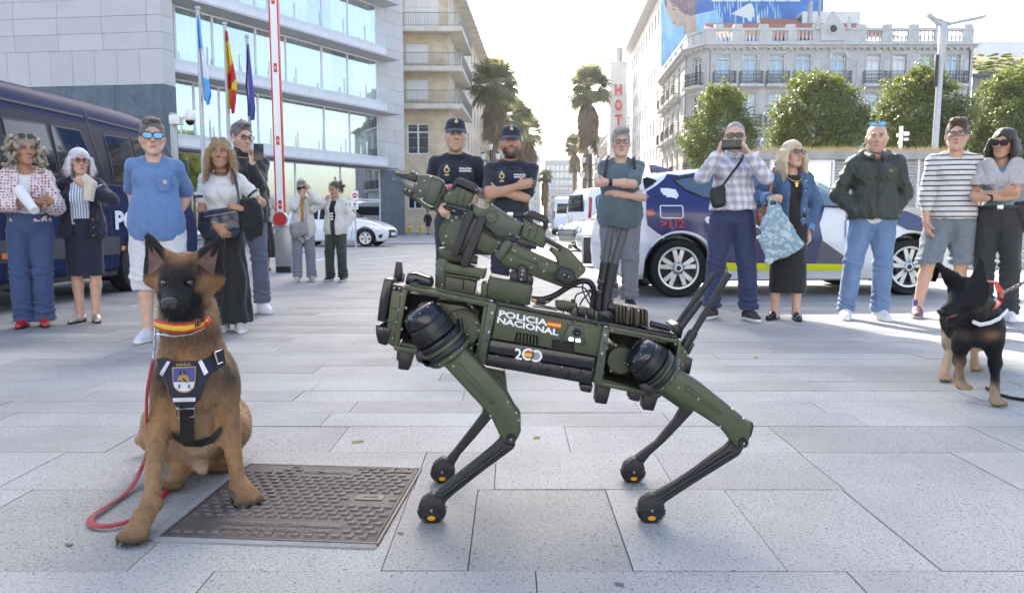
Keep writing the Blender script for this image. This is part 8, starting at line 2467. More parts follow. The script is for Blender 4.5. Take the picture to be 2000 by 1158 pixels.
def patch(poly,off,thick,name,mat,parent,grid=9):
 0
 bm=bmesh.new();vs=[bm.verts.new((x,y,0))for x,y in poly];bm.faces.new(vs)
 xs=[a for a,_ in poly];ys=[b for _,b in poly]
 for lo,hi,no in((min(xs),max(xs),(1,0,0)),(min(ys),max(ys),(0,1,0))):
  c=lo+grid
  while c<hi:bmesh.ops.bisect_plane(bm,geom=bm.verts[:]+bm.edges[:]+bm.faces[:],plane_co=(c,c,0),plane_no=no);c+=grid
 bm.verts.index_update();
 base=[on_dog(p.co.x,p.co.y,0)for p in bm.verts]
 nb=[[]for _ in base]
 for e in bm.edges:nb[e.verts[0].index].append(e.verts[1].index);nb[e.verts[1].index].append(e.verts[0].index)
 dep=[b.y for b in base]
 for _ in range(8):dep=[.5*dep[i]+.5*min(dep[i],sum(dep[j]for j in nb[i])/len(nb[i]))if nb[i]else dep[i]for i in range(len(dep))]
 out=[];inn=[]
 for i,p in enumerate(bm.verts):
  d=ray(p.co.x,p.co.y);t=dep[i]/d.y;o=Vector((0,0,CAM_H));u=d.normalized()
  out.append(o+d*t-u*(off+thick));inn.append(o+d*t-u*off)
 Fs=[[w.index for w in fc_.verts]for fc_ in bm.faces];be=[(e.verts[0].index,e.verts[1].index)for e in bm.edges if len(e.link_faces)==1]
 bm.free();mb=MB();n0=len(out)
 a,b_,c_=(out[Fs[0][k]]for k in(0,1,2));flip=(b_-a).cross(c_-b_).y>0
 mb.add(out,[fz[::-1]if flip else fz for fz in Fs]);mb.add(out+inn,[[i,j,n0+j,n0+i]for i,j in be])
 return mb.build(name,mat,parent,smooth=50)
patch([(306,702),(318,698),(345,706),(392,704),(420,692),(436,681),(440,712),(424,722),(408,735),(398,760),(392,778),(378,793),(345,793),(334,780),(326,745),(312,728)],.012,.006,'chest_plate',M_HARN,hn)
patch([(412,690),(437,682),(441,708),(424,722)],.019,.004,'shoulder_strap',M_WEB,hn,7)
patch([(350,790),(378,790),(380,862),(352,862)],.012,.006,'chest_strap',M_WEB,hn)
patch([(335,840),(350,852),(380,860),(410,853),(432,830),(434,842),(418,864),(392,873),(362,872),(338,856)],.010,.006,'girth_strap',M_WEB,hn,7)
for nm_,pl in(('reflective_strip',[(311,730),(326,705),(333,706),(317,735)]),('reflective_strip',[(387,706),(394,703),(407,727),(399,733)]),('reflective_strip',[(337,777),(382,776),(381,784),(338,785)])):
 patch(pl,.0195,.002,nm_,M_REFL,hn,8)
cr=patch([(336,717),(383,715),(382,745),(379,757),(370,765),(360,767),(349,765),(340,757),(337,745)],.0195,.003,'crest',pm('crest_gold_edge',(.35,.24,.09),.5),hn,8)
patch([(338.5,719.5),(380.5,717.5),(380,745),(338.5,746)],.0235,.0015,'crest_field',pm('crest_blue',(.05,.055,.26),.6),cr,8)
patch([(338.5,746.5),(380,745.5),(377.5,756),(369,762.5),(360,764.5),(350,762.5),(341.5,756)],.0235,.0015,'crest_field',pm('crest_white',(.60,.62,.66),.6),cr,8)
patch([(352,724),(355,729),(360,724),(363,731),(369,738),(370,746),(363,748),(358,744),(352,742),(346,744),(348,737),(351,733)],.0262,.001,'crest_dog_head',pm('crest_ochre',(.36,.23,.06),.6),cr,6)
patch([(351,723),(355,728),(354,734),(350,731)],.0285,.001,'crest_dog_ear',M_WEB,cr,6);patch([(360,723),(363,729),(359,733),(357,729)],.0285,.001,'crest_dog_ear',M_WEB,cr,6);patch([(355,737),(361,740),(366,746),(359,744)],.0285,.001,'crest_dog_line',M_WEB,cr,6)
for x0 in(347,366):patch([(x0,749),(x0+3,752),(x0+6,749),(x0+4.5,754),(x0+6,759),(x0+3,757),(x0,759),(x0+1.5,754)],.0262,.001,'crest_cross',pm('crest_cross_blue',(.03,.08,.25),.6),cr,6)
def on_plate(px,py,off):
 d=on_dog(px,py,off);return d
m=MB();c0,c1=on_dog(344,714.5,.030),on_dog(374,713.5,.030);up=Vector((0,0,.008))
text_fit(m,'U.E.G.C.',lambda a,b:c0.lerp(c1,a)+up*b,1,1,.03);m.build('crest_lettering',M_GOLD,cr,smooth=0)
def buckle(pts_,name='buckle'):
 m=MB();q_=[on_dog(x,y,.026)for x,y in pts_];yy=min(a.y for a in q_);m.tube(q_+[q_[0]],.0032,6,caps=False);return m.build(name,M_SILV,hn)
buckle([(344,798),(380,797),(380,813),(345,814)]);buckle([(419,688),(434,683),(438,706),(425,711)])
co_=empty('dog_collar',V(365,640,2.25),'red and yellow collar with black lettering round the sitting dog\'s neck','collar')
NR=[on_dog(x,y,.010)for x,y in((303,632),(318,637),(340,641),(362,641),(384,637),(397,632),(406,625))]
def ring(dz,r,mat,name,par):
 a=[p+Vector((0,0,dz))for p in NR];l,rr_=a[0],a[-1]
 mid=[(l+Vector((.005,.10,0))),Vector(((l.x+rr_.x)/2,max(l.y,rr_.y)+.17,(l.z+rr_.z)/2)),rr_+Vector((-.025,.10,0))]
 m=MB();m.tube(a+mid[::-1]+[a[0]],r,8,caps=False,flat=((0,0,1),.35));return m.build(name,mat,par)
cb_=ring(0,.0135,pm('collar_red',(.50,.03,.015),.6),'collar_band',co_);ring(.0,.0075,pm('collar_yellow',(.62,.42,.02),.6),'collar_stripe',co_).location=(0,-.0035,0)
m=MB();a,b=NR[-3]+Vector((0,-.012,-.006)),NR[-1]+Vector((-.002,-.012,-.006));text_fit(m,'HUK',lambda u,w:a.lerp(b,u)+Vector((0,0,.016*w)),1,1,.06);m.build('collar_lettering',M_WEB,co_,smooth=0)
m=MB();ch_=[on_dog(x,y,.006)for x,y in((306,652),(340,656),(370,653),(400,640))];m.tube(ch_,.0035,6);m.build('neck_chain',M_SILV,co_)
M_LEAD=pm('red_leather_lead',(.27,.012,.022),.5,bump=.3,bscale=200)
le=empty('dog_lead',G(230,1000),'red leather dog lead trailing on the paving beside the sitting dog','lead')
pt=[on_dog(304,640,.02),P(302,690,2.20),P(296,718,2.22),P(287,770,2.30),P(286,830,2.36),P(288,872,2.45),P(276,920,2.55)]
pt[-1].z=.05
gp_=[G(250,958,.011),G(205,990,.011),G(178,1010,.011),G(182,1024,.011),G(215,1026,.011),G(262,1013,.011),G(300,985,.011),G(322,963,.011),G(328,945,.011)]
allp=pt+gp_;sm=[]
for i in range(len(allp)-1):
 p0,p1,p2,p3=allp[max(i-1,0)],allp[i],allp[i+1],allp[min(i+2,len(allp)-1)]
 for j in range(8):
  t=j/8;sm.append(.5*(2*p1+(p2-p0)*t+(2*p0-5*p1+4*p2-p3)*t*t+(3*p1-p0-3*p2+p3)*t**3))
m=MB();m.tube(sm[12:],.0105,8,flat=((0,0,1),.38));m.build('strap',M_LEAD,le)
m=MB()
for k in range(7):
 a=sm[0].lerp(sm[12],k/6);m.lathe([(.004,-.0012),(.0065,0),(.004,.0012)],a,(1,.5*(k%2),.2),10,caps=False)
m.tube([sm[0].lerp(sm[12],t)for t in(0,.5,1)],.003,6);m.build('snap_hook',M_SILV,le)
d2=empty('dog',G(1890,770),'black and tan shepherd dog standing with head turned left at the right edge','dog')
f=SDF()
W2=lambda x,y,D:np.array(P(x,y,D))
Hd=W2(1890,582,3.62)
ch2=W2(1915,640,3.85);wi2=W2(1922,590,4.05);ru2=W2(1905,610,4.75)
f.ell(ch2,(.098,.13,.098),.05);f.cone(ch2+np.array([0,.1,.03]),ru2,.135,.105,.06);f.ell(ru2,(.105,.12,.11),.05)
f.cone(ch2+np.array([.0,.05,.06]),Hd+np.array([.03,.05,-.02]),.105,.075,.05)
f.ell(W2(1905,662,3.78),(.055,.06,.035),.04)
legs2=[(W2(1940,670,3.80),W2(1944,710,3.82),W2(1943,765,3.70),W2(1943,790,3.67),0),(W2(1878,668,3.85),W2(1873,705,3.90),W2(1872,732,3.85),W2(1877,752,3.80),.10)]
for a,b,c,d,lift in legs2:
 f.ell(a,(.036,.055,.065),.03);f.cone(a,b,.036,.028,.03);f.cone(b,c,.026,.020,.02)
 e=d.copy();e[2]=max(.026+lift*.5,.026);f.cone(c,e,.021,.026,.015)
 for o_ in(-.026,-.009,.009,.026):f.cone(e+np.array([o_*.7,0,-.002]),e+np.array([o_,-.040,-.010]),.0145,.0135,.007)
for hpv,kn,hk,pw in((W2(1868,640,4.65),W2(1860,668,4.55),W2(1857,712,4.70),W2(1843,748,4.24)),(W2(1912,640,4.75),W2(1910,668,4.70),W2(1898,695,4.85),W2(1903,728,4.55))):
 pw=pw.copy();pw[2]=.027;hk[2]=.17
 f.cone(hpv,kn,.085,.06,.04);f.cone(kn,hk,.042,.025,.02);f.cone(hk,pw,.022,.025,.015)
 for o_ in(-.026,-.009,.009,.026):f.cone(pw+np.array([o_*.7,0,-.002]),pw+np.array([o_-.01,-.038,-.010]),.0145,.0135,.007)
h2=Matrix.Rotation(R(-66),3,'Z')@Matrix.Rotation(R(10),3,'X');q4=h2.to_4x4()
hz2=lambda p:Hd+np.array(h2@Vector(p))
f.ell(hz2((0,.02,.026)),(.072,.085,.064),.03,q4);f.ell(hz2((0,-.02,.006)),(.062,.064,.054),.03,q4)
for x in(-1,1):f.ell(hz2((x*.045,.0,-.02)),(.036,.05,.045),.03,q4)
f.cone(hz2((0,-.055,-.006)),hz2((0,-.165,-.030)),.038,.026,.03);f.ell(hz2((0,-.180,-.028)),(.022,.018,.018),.014,q4)
f.cone(hz2((0,-.05,-.060)),hz2((0,-.140,-.088)),.026,.017,.015)
for x,tip in((-1,(1831,515)),(1,(1915,508))):
 tp=np.array(P(*tip,3.60 if x>0 else 3.52));nf=(.45,1,0)
 f.cone(hz2((x*.030,.012,.066)),tp,.036,.006,.02,flat=(nf,.4));f.cone(hz2((x*.066,.012,.034)),tp,.036,.006,.02,flat=(nf,.4))
f.cone(ru2+np.array([0,.1,.0]),ru2+np.array([.02,.18,-.25]),.04,.035,.03)
f.cut((0,0,.0025),(0,0,-1))
v2,q2=f.run(.0085);v2=relax(v2,q2,2);n2=normals(v2,q2);v2=v2+n2*(.004*fbm(v2*np.array([26,26,12]),2,4))[:,None]*(v2[:,2]>.06)[:,None]
h2T=np.array(h2.transposed())
def gsd_col(p):
 c=np.ones((len(p),3))*np.array((.010,.010,.0115));nz=fbm(p*30,2,5)
 def bl(m,k):
  nonlocal c;m=np.clip(m,0,1)[:,None];c=c*(1-m)+np.array(k)*m
 z=p[:,2];g=lambda cc,r_:np.exp(-(((p-cc)/r_)**2).sum(1))
 front=p[:,1]<4.12
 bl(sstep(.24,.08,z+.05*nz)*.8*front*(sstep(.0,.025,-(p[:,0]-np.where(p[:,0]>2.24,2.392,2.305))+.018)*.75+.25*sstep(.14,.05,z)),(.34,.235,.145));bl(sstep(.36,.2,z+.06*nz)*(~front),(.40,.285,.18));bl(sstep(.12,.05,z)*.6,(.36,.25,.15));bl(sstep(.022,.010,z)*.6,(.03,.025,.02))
 bl(g(W2(1940,655,3.72),(.045,.1,.025))*.7,(.24,.14,.075));bl(g(W2(1880,655,3.75),(.04,.1,.02))*.6,(.24,.14,.075))
 bl(g(hz2((.045,.0,-.055)),(.03,.05,.018))*.5,(.20,.12,.065));bl(g(hz2((-.05,.0,-.055)),(.03,.05,.018))*.4,(.20,.12,.065))
 return np.clip(c,.003,1)
b2=np_obj('body',v2,q2,M_FUR,d2,gsd_col(v2))
fur(d2,b2,gsd_col,26000,lambda p:np.where(p[:,2]>.3,.017,.008),.0011,lambda p:np.tile(np.array([0.,.4,-1.]),(len(p),1)),4)
for x in(-1,1):
 m=MB();m.ball(hz2((x*.034,-.066,.014)),.011,12,8);m.build('eye',M_DEYE,d2)
m=MB();m.ball(hz2((0,-.193,-.022)),(.018,.012,.014),12,8,h2);m.build('nose',M_NOSE,d2)
m=MB();m.cone=None;m.ball(hz2((0,-.105,-.060)),(.016,.05,.010),10,8,h2);m.build('tongue',pm('tongue',(.16,.06,.065),.4),d2)
def on2(px,py,off):
 d=ray(px,py).normalized();o=Vector((0,0,CAM_H));w=np.array(d);rel=v2-np.array(o);t=rel@w;dist=np.linalg.norm(rel-t[:,None]*w,axis=1)
 k=np.where(dist<.012)[0];k=k if len(k)else np.argsort(dist)[:3];return o+d*(t[k].min()-off)
c2_=empty('dog_collar',W2(1950,580,3.7),'orange red collar on the black and tan dog','collar')
pp=[on2(x,y,.012)for x,y in((1945,552),(1953,568),(1955,582),(1950,595),(1942,603))]
m=MB();m.tube([pp[0]+Vector((-.05,.12,.01))]+pp+[pp[-1]+Vector((-.07,.10,-.02))],.014,8,flat=((1,0,0),.4));m.build('collar_band',pm('collar_orange',(.55,.07,.02),.5),c2_)
m=MB();m.tube([on2(x,y,.014)for x,y in((1900,628),(1915,634),(1935,630),(1952,622),(1968,606))],.010,8,flat=((0,0,1),.4));o=m.build('harness_strap',M_REFL);tag(o,'silver reflective harness strap across the black dog\'s chest','harness')
lk=empty('dog_lead',W2(1985,560,3.7),'steel chain lead running off the right edge from the black dog','lead')
a,b=on2(1954,575,.02),P(2030,536,3.5)
m=MB();nl_=16
for k in range(nl_):
 c=a.lerp(b,(k+.5)/nl_);d=(b-a).normalized();u,w,_=basis(d);s1=u if k%2 else w;rr_=(b-a).length/nl_*.72
 m.tube([c+d*math.cos(t)*rr_+s1*math.sin(t)*rr_*.5 for t in np.linspace(0,2*PI,13)],.0035,5,caps=False)
m.build('chain',M_SILV,lk)
tl_=MB();tl_.tube([G(1925,757,.008),G(1950,770,.008),G(1975,777,.008),G(2040,786,.008)],.009,6,flat=((0,0,1),.4));tag(tl_.build('trailing_strap',M_WEB),'thin black strap lying on the paving by the black dog\'s paws','lead')
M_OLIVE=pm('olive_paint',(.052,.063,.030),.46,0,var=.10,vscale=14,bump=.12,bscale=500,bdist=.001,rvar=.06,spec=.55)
M_OLIVED=pm('olive_paint_dark',(.042,.051,.025),.44,0,var=.12,vscale=10,bump=.10,bscale=500,bdist=.001)  # darker copy of the olive for far, lower and inset parts
M_GREEN2=pm('blue_green_paint',(.052,.066,.049),.42,0,var=.08,vscale=14)
M_RBLK=pm('robot_black',(.008,.009,.013),.40,0,var=.15,vscale=20,rvar=.08)
M_RGLOSS=pm('gloss_black',(.007,.008,.013),.24,0,coat=.12)
M_RUB=pm('rubber_grey',(.014,.015,.018),.55,var=.15,vscale=30,bump=.25,bscale=180,bdist=.002)
M_BOLT=pm('steel_bolt',(.50,.51,.53),.30,1.0)
M_DARK=pm('robot_inside',(.008,.007,.006),.7)
M_BRONZE=pm('bronze_heatsink',(.055,.045,.036),.4,.4)
M_ORANGE=pm('orange_mark',(.70,.30,.01),.45)
M_GREYTUBE=pm('grey_tube',(.060,.066,.074),.5)
rb=empty('robot_dog',G(1055,985),'olive green four legged police robot with a folded mechanical arm on its back','robot')
YN=2.245
def slab(name,pts_,y,th,mat=M_OLIVE,parent=None,bevel=.004,seg=2):
 m=MB();m.prism([P(a,b,y)for a,b in pts_],(0,th,0));return m.build(name,mat,parent or rb,bevel=bevel,seg=seg)
BO=MB()
def bolts(lst,y,r=3.0):
 k=y/F_PX
 for a,b in lst:
  p=P(a,b,y);BO.lathe([(0,.0035),(r*k*.35,.003),(r*k*.4,.0015),(r*k*.68,.0025),(r*k*.74,.0012),(r*k*.74,-.006)],p,(0,-1,0),9,caps=False)
def rods(name,pts_,r,mat,y=None,n=10,parent=None,**kw):
 q=[P(p[0],p[1],p[2]if len(p)>2 else y)for p in pts_]
 sm=[]
 if len(q)>2:
  for i in range(len(q)-1):
   p0,p1,p2,p3=q[max(i-1,0)],q[i],q[i+1],q[min(i+2,len(q)-1)]
   for j in range(6):
    t=j/6;sm.append(.5*(2*p1+(p2-p0)*t+(2*p0-5*p1+4*p2-p3)*t*t+(3*p1-p0-3*p2+p3)*t**3))
  sm.append(q[-1])
 else:sm=q
 m=MB();m.tube(sm,r,n);return m.build(name,mat,parent or rb,**kw)
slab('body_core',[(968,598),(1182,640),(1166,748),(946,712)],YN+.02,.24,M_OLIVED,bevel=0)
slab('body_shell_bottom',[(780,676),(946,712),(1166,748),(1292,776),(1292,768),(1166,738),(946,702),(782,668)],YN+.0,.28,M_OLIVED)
slab('side_panel',[(970.7,596),(1179,634.7),(1173,698),(1121,687),(1121,669),(1078,663),(1078,681),(1050,676),(1051,657),(1009,649),(1004,668),(960,661)],YN-.004,.02,M_OLIVE,bevel=.003)
slab('panel_recess',[(1006,646),(1053,655),(1082,660),(1122,667),(1122,690),(1004,670)],YN+.008,.01,M_DARK,bevel=0)
for k in range(6):
 x=1012+k*6.6;y=650.5+k*1.35
 slab('vent_rib',[(x,y),(x+2.3,y+.4),(x+1.5,y+17),(x-.8,y+16.6)],YN-.003,.012,M_OLIVE,bevel=.001)
slab('top_rail',[(971,588.5),(1182,630),(1181,638),(970,597)],YN-.012,.03,M_RBLK,bevel=.003)
for a,b in((1018,610),(1068,620),(1122,629),(1169,637)):slab('rail_clip',[(a-3,b-4),(a+3,b-3),(a+3,b+2),(a-3,b+1)],YN-.016,.01,M_OLIVE,bevel=.001)
slab('battery_box',[(959,663),(1163,698),(1160,722),(952,688)],YN-.010,.10,M_RGLOSS,bevel=.004)
slab('battery_tray',[(951,690),(1160,724.5),(1157,748),(1150,750),(947,714)],YN-.003,.10,M_RBLK,bevel=.004)
for k in range(5):slab('tray_rib',[(965+k*44,695+k*7.4),(1000+k*38,700.5+k*6.6),(998+k*38,716+k*6.6),(963+k*44,711+k*7.0)],YN-.007,.01,M_RBLK,bevel=.002)
bolts([(970,695),(1012,702),(1055,709),(1097,717),(1138,724),(1158,722)],YN-.012,2.6)
for nm_,pl,hl_ in(('front_flange',[(955,588),(971,595),(944,716),(932,711)],[(961,611),(957,629),(955,648),(951,664)]),('rear_flange',[(1178,640),(1191,643),(1175,752),(1159,747)],[(1182,654),(1181,671),(1176,690),(1173,704)])):
 o=slab(nm_,pl,YN-.016,.03,M_GREEN2,bevel=.002)
 for k,(a,b)in enumerate(hl_):
  m=MB();p=P(a,b,YN-.0175);m.cyl(p,p+Vector((0,.002,0)),.0036,n=10);m.build('bolt_hole',M_BOLT if k%2==0 else M_DARK,o)
 slab(nm_,pl,YN+.265,.02,M_OLIVED,bevel=.002)
slab('bay_post',[(945,596),(955,597),(938,706),(928,703)],YN-.006,.03,M_OLIVE,bevel=.002)
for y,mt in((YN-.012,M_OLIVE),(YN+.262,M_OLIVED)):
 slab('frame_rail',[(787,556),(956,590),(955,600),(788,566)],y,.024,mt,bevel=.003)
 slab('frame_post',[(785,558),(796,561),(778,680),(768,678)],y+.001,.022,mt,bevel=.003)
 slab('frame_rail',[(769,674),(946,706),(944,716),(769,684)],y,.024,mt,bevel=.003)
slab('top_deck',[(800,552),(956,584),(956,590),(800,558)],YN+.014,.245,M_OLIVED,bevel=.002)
slab('bay_inside',[(800,572),(945,600),(932,700),(784,672)],YN+.13,.1,M_DARK,bevel=.002)
slab('head_block',[(765,566),(787,569),(770,679),(752,668)],YN-.002,.27,M_OLIVE,bevel=.003)
for a in((759,600),(755,628),(751,655)):slab('head_rib',[(a[0]+4,a[1]),(a[0]+24,a[1]+4),(a[0]+23.6,a[1]+5.5),(a[0]+3.6,a[1]+1.5)],YN-.0035,.01,M_DARK,bevel=0)
slab('head_cover',[(750,543),(767,546),(765,566),(753,629),(736,627),(741,584)],YN-.004,.27,M_RGLOSS,bevel=.006,seg=3)
slab('head_cover_lower',[(733,634),(766,640),(763,655),(755,676),(738,671),(734,655)],YN-.004,.27,M_RGLOSS,bevel=.006,seg=3)
slab('front_fin',[(773,511),(783,511),(785,530),(784,557),(768,555),(770,530)],YN+.12,.028,M_RBLK,bevel=.004)
slab('fin_bracket',[(766,554),(787,558),(785,569),(765,565)],YN+.0,.1,M_RBLK,bevel=.003)
slab('front_camera',[(795,533),(812,533),(840,543),(844,560),(790,556)],YN+.02,.09,M_RGLOSS,bevel=.008,seg=3)
m=MB();p=P(813,551,YN+.019);m.lathe([(0,.001),(.007,.003),(.010,.006),(.011,0)],p,(0,-1,0),16);m.build('camera_lens',M_RGLOSS,rb)
bolts([(789,560),(784,575),(778,605),(774,629),(767,660),(793,602),(785,643),(770,563),(780,564),(745,642)],YN-.012)
def disc(name,a,b,r,y,th,mat,n=36,ring=None):
 p=P(a,b,y);k=y/F_PX*r
 m=MB();m.lathe([(0,0),(k*.30,0),(k*.32,-.002),(k*.86,-.002),(k*.9,.002),(k*.97,.002),(k,-.003),(k,-th)],p,(0,-1,0),n,caps=False);return m.build(name,mat,rb)
disc('hip_motor',902,641,37,YN-.008,.20,M_OLIVED);disc('hip_motor',1213,704,27,YN-.008,.2,M_OLIVED)
slab('motor_bracket',[(850,590),(905,597),(935,615),(925,690),(890,690),(850,640)],YN+.02,.16,M_OLIVED)
bolts([(888,613),(931,630),(935,645),(932,672),(920,680),(903,642),(913,653),(903,665),(888,634),(856,594),(820,602),(922,600),(1203,674),(1193,724),(1186,680)],YN-.010)
m=MB();p=P(913,654,YN-.010);m.lathe([(.003,.001),(.0055,.002),(.0065,0)],p,(0,-1,0),14,caps=False);m.build('motor_hole',M_DARK,rb)
rods('motor_cable',[(897,622),(900,634),(902,648)],.007,M_RBLK,YN-.014)
def dome(apex,end,yc,tilt,sc_=1.0,nm='hip'):
 a=P(*apex,yc);e=P(*end,yc);ax=(e-a).normalized();L_=(e-a).length;f_=L_/.165
 ax=(ax+Vector((0,tilt,0))).normalized()
 T=lambda pr:[(r*sc_,t*f_)for r,t in pr]
 m=MB();m.lathe(T([(0,0),(.022,.001),(.040,.006),(.052,.015),(.058,.028),(.0595,.044),(.057,.047),(.057,.051)]),a,ax,40,caps=False);dd=m.build('hip_dome',M_RGLOSS,rb,smooth=30)
 m=MB();m.lathe(T([(.0575,.049),(.0615,.052),(.0635,.060),(.0645,.092),(.062,.096)]),a,ax,40,caps=False);vb=m.build('vent_band',M_RBLK,rb,smooth=30)
 u,v_,w=basis(ax);sl=MB()
 for i in range(46):
  t=2*PI*i/46;d=u*math.cos(t)+v_*math.sin(t);s_=w.cross(d)
  if i%12 in(0,1):continue
  c=a+d*(.0638*sc_)+ax*(.079*f_);sl.frame_box(c-s_*.0015-ax*(.010*f_),s_*.003,ax*(.020*f_),d*.0024)
 o=sl.build('vent_slots',M_DARK,vb,smooth=0);o['kind']='stuff'
 for pr in([(.060,.098),(.069,.100),(.0715,.106),(.0700,.114),(.062,.116)],[(.061,.127),(.0700,.129),(.0715,.135),(.0690,.143),(.060,.145)]):
  m=MB();m.lathe(T(pr),a,ax,40,caps=False);m.build('motor_ring',M_RBLK,rb,smooth=30)
 for pr in([(.056,.116),(.067,.117),(.067,.127),(.056,.128)],[(.050,.145),(.0665,.146),(.067,.156),(.058,.164),(.0,.165)]):
  m=MB();m.lathe(T(pr),a,ax,40,caps=False);m.build('motor_ring',M_OLIVE,rb,smooth=30)
 q=MB()
 for i in range(10):
  t=2*PI*i/10;d=u*math.cos(t)+v_*math.sin(t)
  q.ball(a+d*(.067*sc_)+ax*(.152*f_),.0026,8,5);q.ball(a+d*(.050*sc_)+ax*(.014*f_),.0022,8,5)
 o=q.build('bolts',M_BOLT,dd);o['kind']='stuff'
 s_=MB();
 return ax
dome((812,600),(882,700),2.20,.10);dome((1236,682),(1306,738),2.20,.10,.93)
for pl in([(810,690),(822,684),(850,705),(838,716),(814,706)],[(818,700),(850,700),(868,712),(856,720),(830,716)]):slab('hip_skirt',pl,2.17,.06,M_RBLK,bevel=.004)
slab('hip_skirt',[(1247,752),(1262,748),(1288,762),(1272,774),(1262,772)],2.17,.06,M_RBLK,bevel=.004)
def limb(name,outer,y,th,mat=M_OLIVE,bevel=.010,slot=None,par=None):
 o=slab(name,outer,y,th,mat,par,bevel=bevel,seg=3)
 if slot:
  m=MB();q=[P(a,b,y-.0005)for a,b in slot];m.tube(q+[q[0]],.0022,6,caps=False);m.build('slot_rim',mat,o)
  slab('slot_shade',[(a,b)for a,b in slot],y-.001,.006,M_OLIVED,o,bevel=.001)  # darker olive plate on the leg face, painted shade of a sunken slot
 return o
FU=[(905,678),(945,720),(988,765),(1007,799),(1017,809),(1017.6,843),(1010,861),(998,871),(986,866),(976,852),(958,814),(858,706)]
RU=[(1322,720),(1368,747),(1433,799),(1462,823),(1470,830),(1465,858),(1461,871),(1447,877),(1436,872),(1422,852),(1407,836),(1320,780),(1290,758)]
l1=limb('upper_leg',FU,2.175,.062,slot=[(891,711),(899,711),(964,781),(966,788),(958,788),(890,718)])
l2=limb('upper_leg',RU,2.175,.062,slot=[(1339,754),(1345,754),(1408,803),(1408,809),(1402,808),(1338,760)])
bolts([(885,715),(856,708),(958,812),(992,785),(1008,806),(901,683),(1013,820)],2.173,3.4);bolts([(1325,757),(1305,752),(1320,730),(1407,833),(1430,799),(1452,818),(1364,779)],2.173,3.2)
slab('knee_cap',[(1458,822),(1471,825),(1473,832),(1468,852),(1462,858)],2.19,.035,M_RBLK,l2,bevel=.003)
for(a,b),par in(((998,857),l1),((1452,865),l2)):
 p=P(a,b,2.173);m=MB();m.lathe([(0,.004),(.004,.004),(.0045,.002),(.013,.003),(.0155,0),(.0155,-.01)],p,(0,-1,0),22,caps=False);kb_=m.build('knee_joint',M_RBLK,par)
 m=MB();m.lathe([(0,.006),(.0036,.006),(.004,.003)],p,(0,-1,0),10,caps=False);m.build('knee_bolt',M_BOLT,kb_)
FL=[(979,846),(990,868),(1008,868),(1003,877),(983,892),(950,916),(918,941),(886,966),(869,982),(866,1000),(824,1000),(826,992),(836,978),(868,947),(900,922),(932,897),(961,873),(974,860)]
RL=[(1431,860),(1440,873),(1456,872),(1445,890),(1411,911),(1367,938),(1324,966),(1299,983),(1294,1000),(1248,1000),(1250,990),(1262,978),(1283,964),(1318,945),(1360,917),(1397,889),(1418,875)]
for pl,par in((FL,l1),(RL,l2)):limb('lower_leg',pl,2.190,.034,M_RUB,.007,par=par)
rods('leg_ridge',[(985,876),(950,903),(905,937),(862,970)],.006,M_RBLK,2.188);rods('leg_ridge',[(1430,884),(1385,912),(1330,945),(1280,977)],.006,M_RBLK,2.188)
slab('upper_leg',[(930,712),(986,724),(991,764),(982,800),(958,815),(940,804),(958,765),(936,740)],2.53,.06,M_OLIVED,bevel=.008)
slab('upper_leg',[(1300,745),(1360,775),(1362,800),(1350,806),(1325,796),(1280,765)],2.53,.06,M_OLIVED,bevel=.008)
for pl in([(945,803),(962,815),(932,851),(900,887),(886,910),(889,928),(845,928),(857,914),(889,876),(918,839)],[(1332,795),(1358,802),(1339,822),(1302,861),(1270,890),(1256,908),(1255,926),(1212,926),(1216,915),(1238,896),(1281,864),(1317,821)]):
 limb('lower_leg',pl,2.545,.034,M_RUB,.007)
def foot(a,b,y,r):
 k=y/F_PX;c=P(a,b,y);rr_=r*k;c.z=rr_*.98
 m=MB();m.lathe([(0,-.026),(rr_*.6,-.026),(rr_*.9,-.018),(rr_*.97,0),(rr_*.9,.018),(rr_*.6,.026),(0,.026)],c,(0,-1,0),30,caps=False);fo_=m.build('foot',M_RUB,rb)
 t=MB()
 for i in range(17):
  an=PI*1.02+PI*.96*i/16+.03
  for s_ in(-1,1):
   d=Vector((math.cos(an),0,math.sin(an)));tg=Vector((-d.z,0,d.x));p=c+d*rr_*.93+Vector((0,s_*.010-.008,0));t.frame_box(p-tg*.0022,tg*.0044,d*.0052,Vector((0,.016,0)))
 o=t.build('tread_blocks',M_RUB,fo_,smooth=0);o['kind']='stuff'
 m=MB();p=c+Vector((0,-.024,-rr_*.52));vs=[]
 m.lathe([(0,.002),(rr_*.17,.002),(rr_*.20,0)],p+Vector((0,-.001,0)),Vector((0,-1,-.35)),16,caps=False);m.v=[(q[0]+(q[0]-c.x)*.5,q[1],q[2])for q in m.v];m.build('wear_mark',M_ORANGE,fo_)
 m=MB();p=c+Vector((0,-.0295,rr_*.08));m.lathe([(0,.001),(.004,.001),(.005,-.001)],p,(0,-1,0),10,caps=False);m.build('foot_bolt',M_BOLT,fo_)
 m=MB();m.prism([c+Vector((x*rr_,-.029,z*rr_))for x,z in((-1.0,.15),(-.78,.75),(.05,1.3),(.78,.95),(.98,.2),(.62,-.16),(-.66,-.16))],(0,.046,0));m.build('ankle_boot',M_RUB,fo_,bevel=.008,seg=3)
for q in((844.5,1015,2.213,28),(1270,1014,2.213,27.5),(865,936,2.563,23.5),(1235.6,936,2.563,23.5)):foot(*q)
for y,mt in((YN-.012,M_OLIVE),(YN+.262,M_OLIVED)):
 slab('frame_rail',[(1189,636),(1328,664),(1327,672),(1188,645)],y,.024,mt,bevel=.003)
 slab('frame_post',[(1325,664),(1332,666),(1322,757),(1314,755)],y+.001,.022,mt,bevel=.003)
 slab('frame_rail',[(1162,742),(1290,769),(1289,778),(1160,751)],y,.024,mt,bevel=.003)
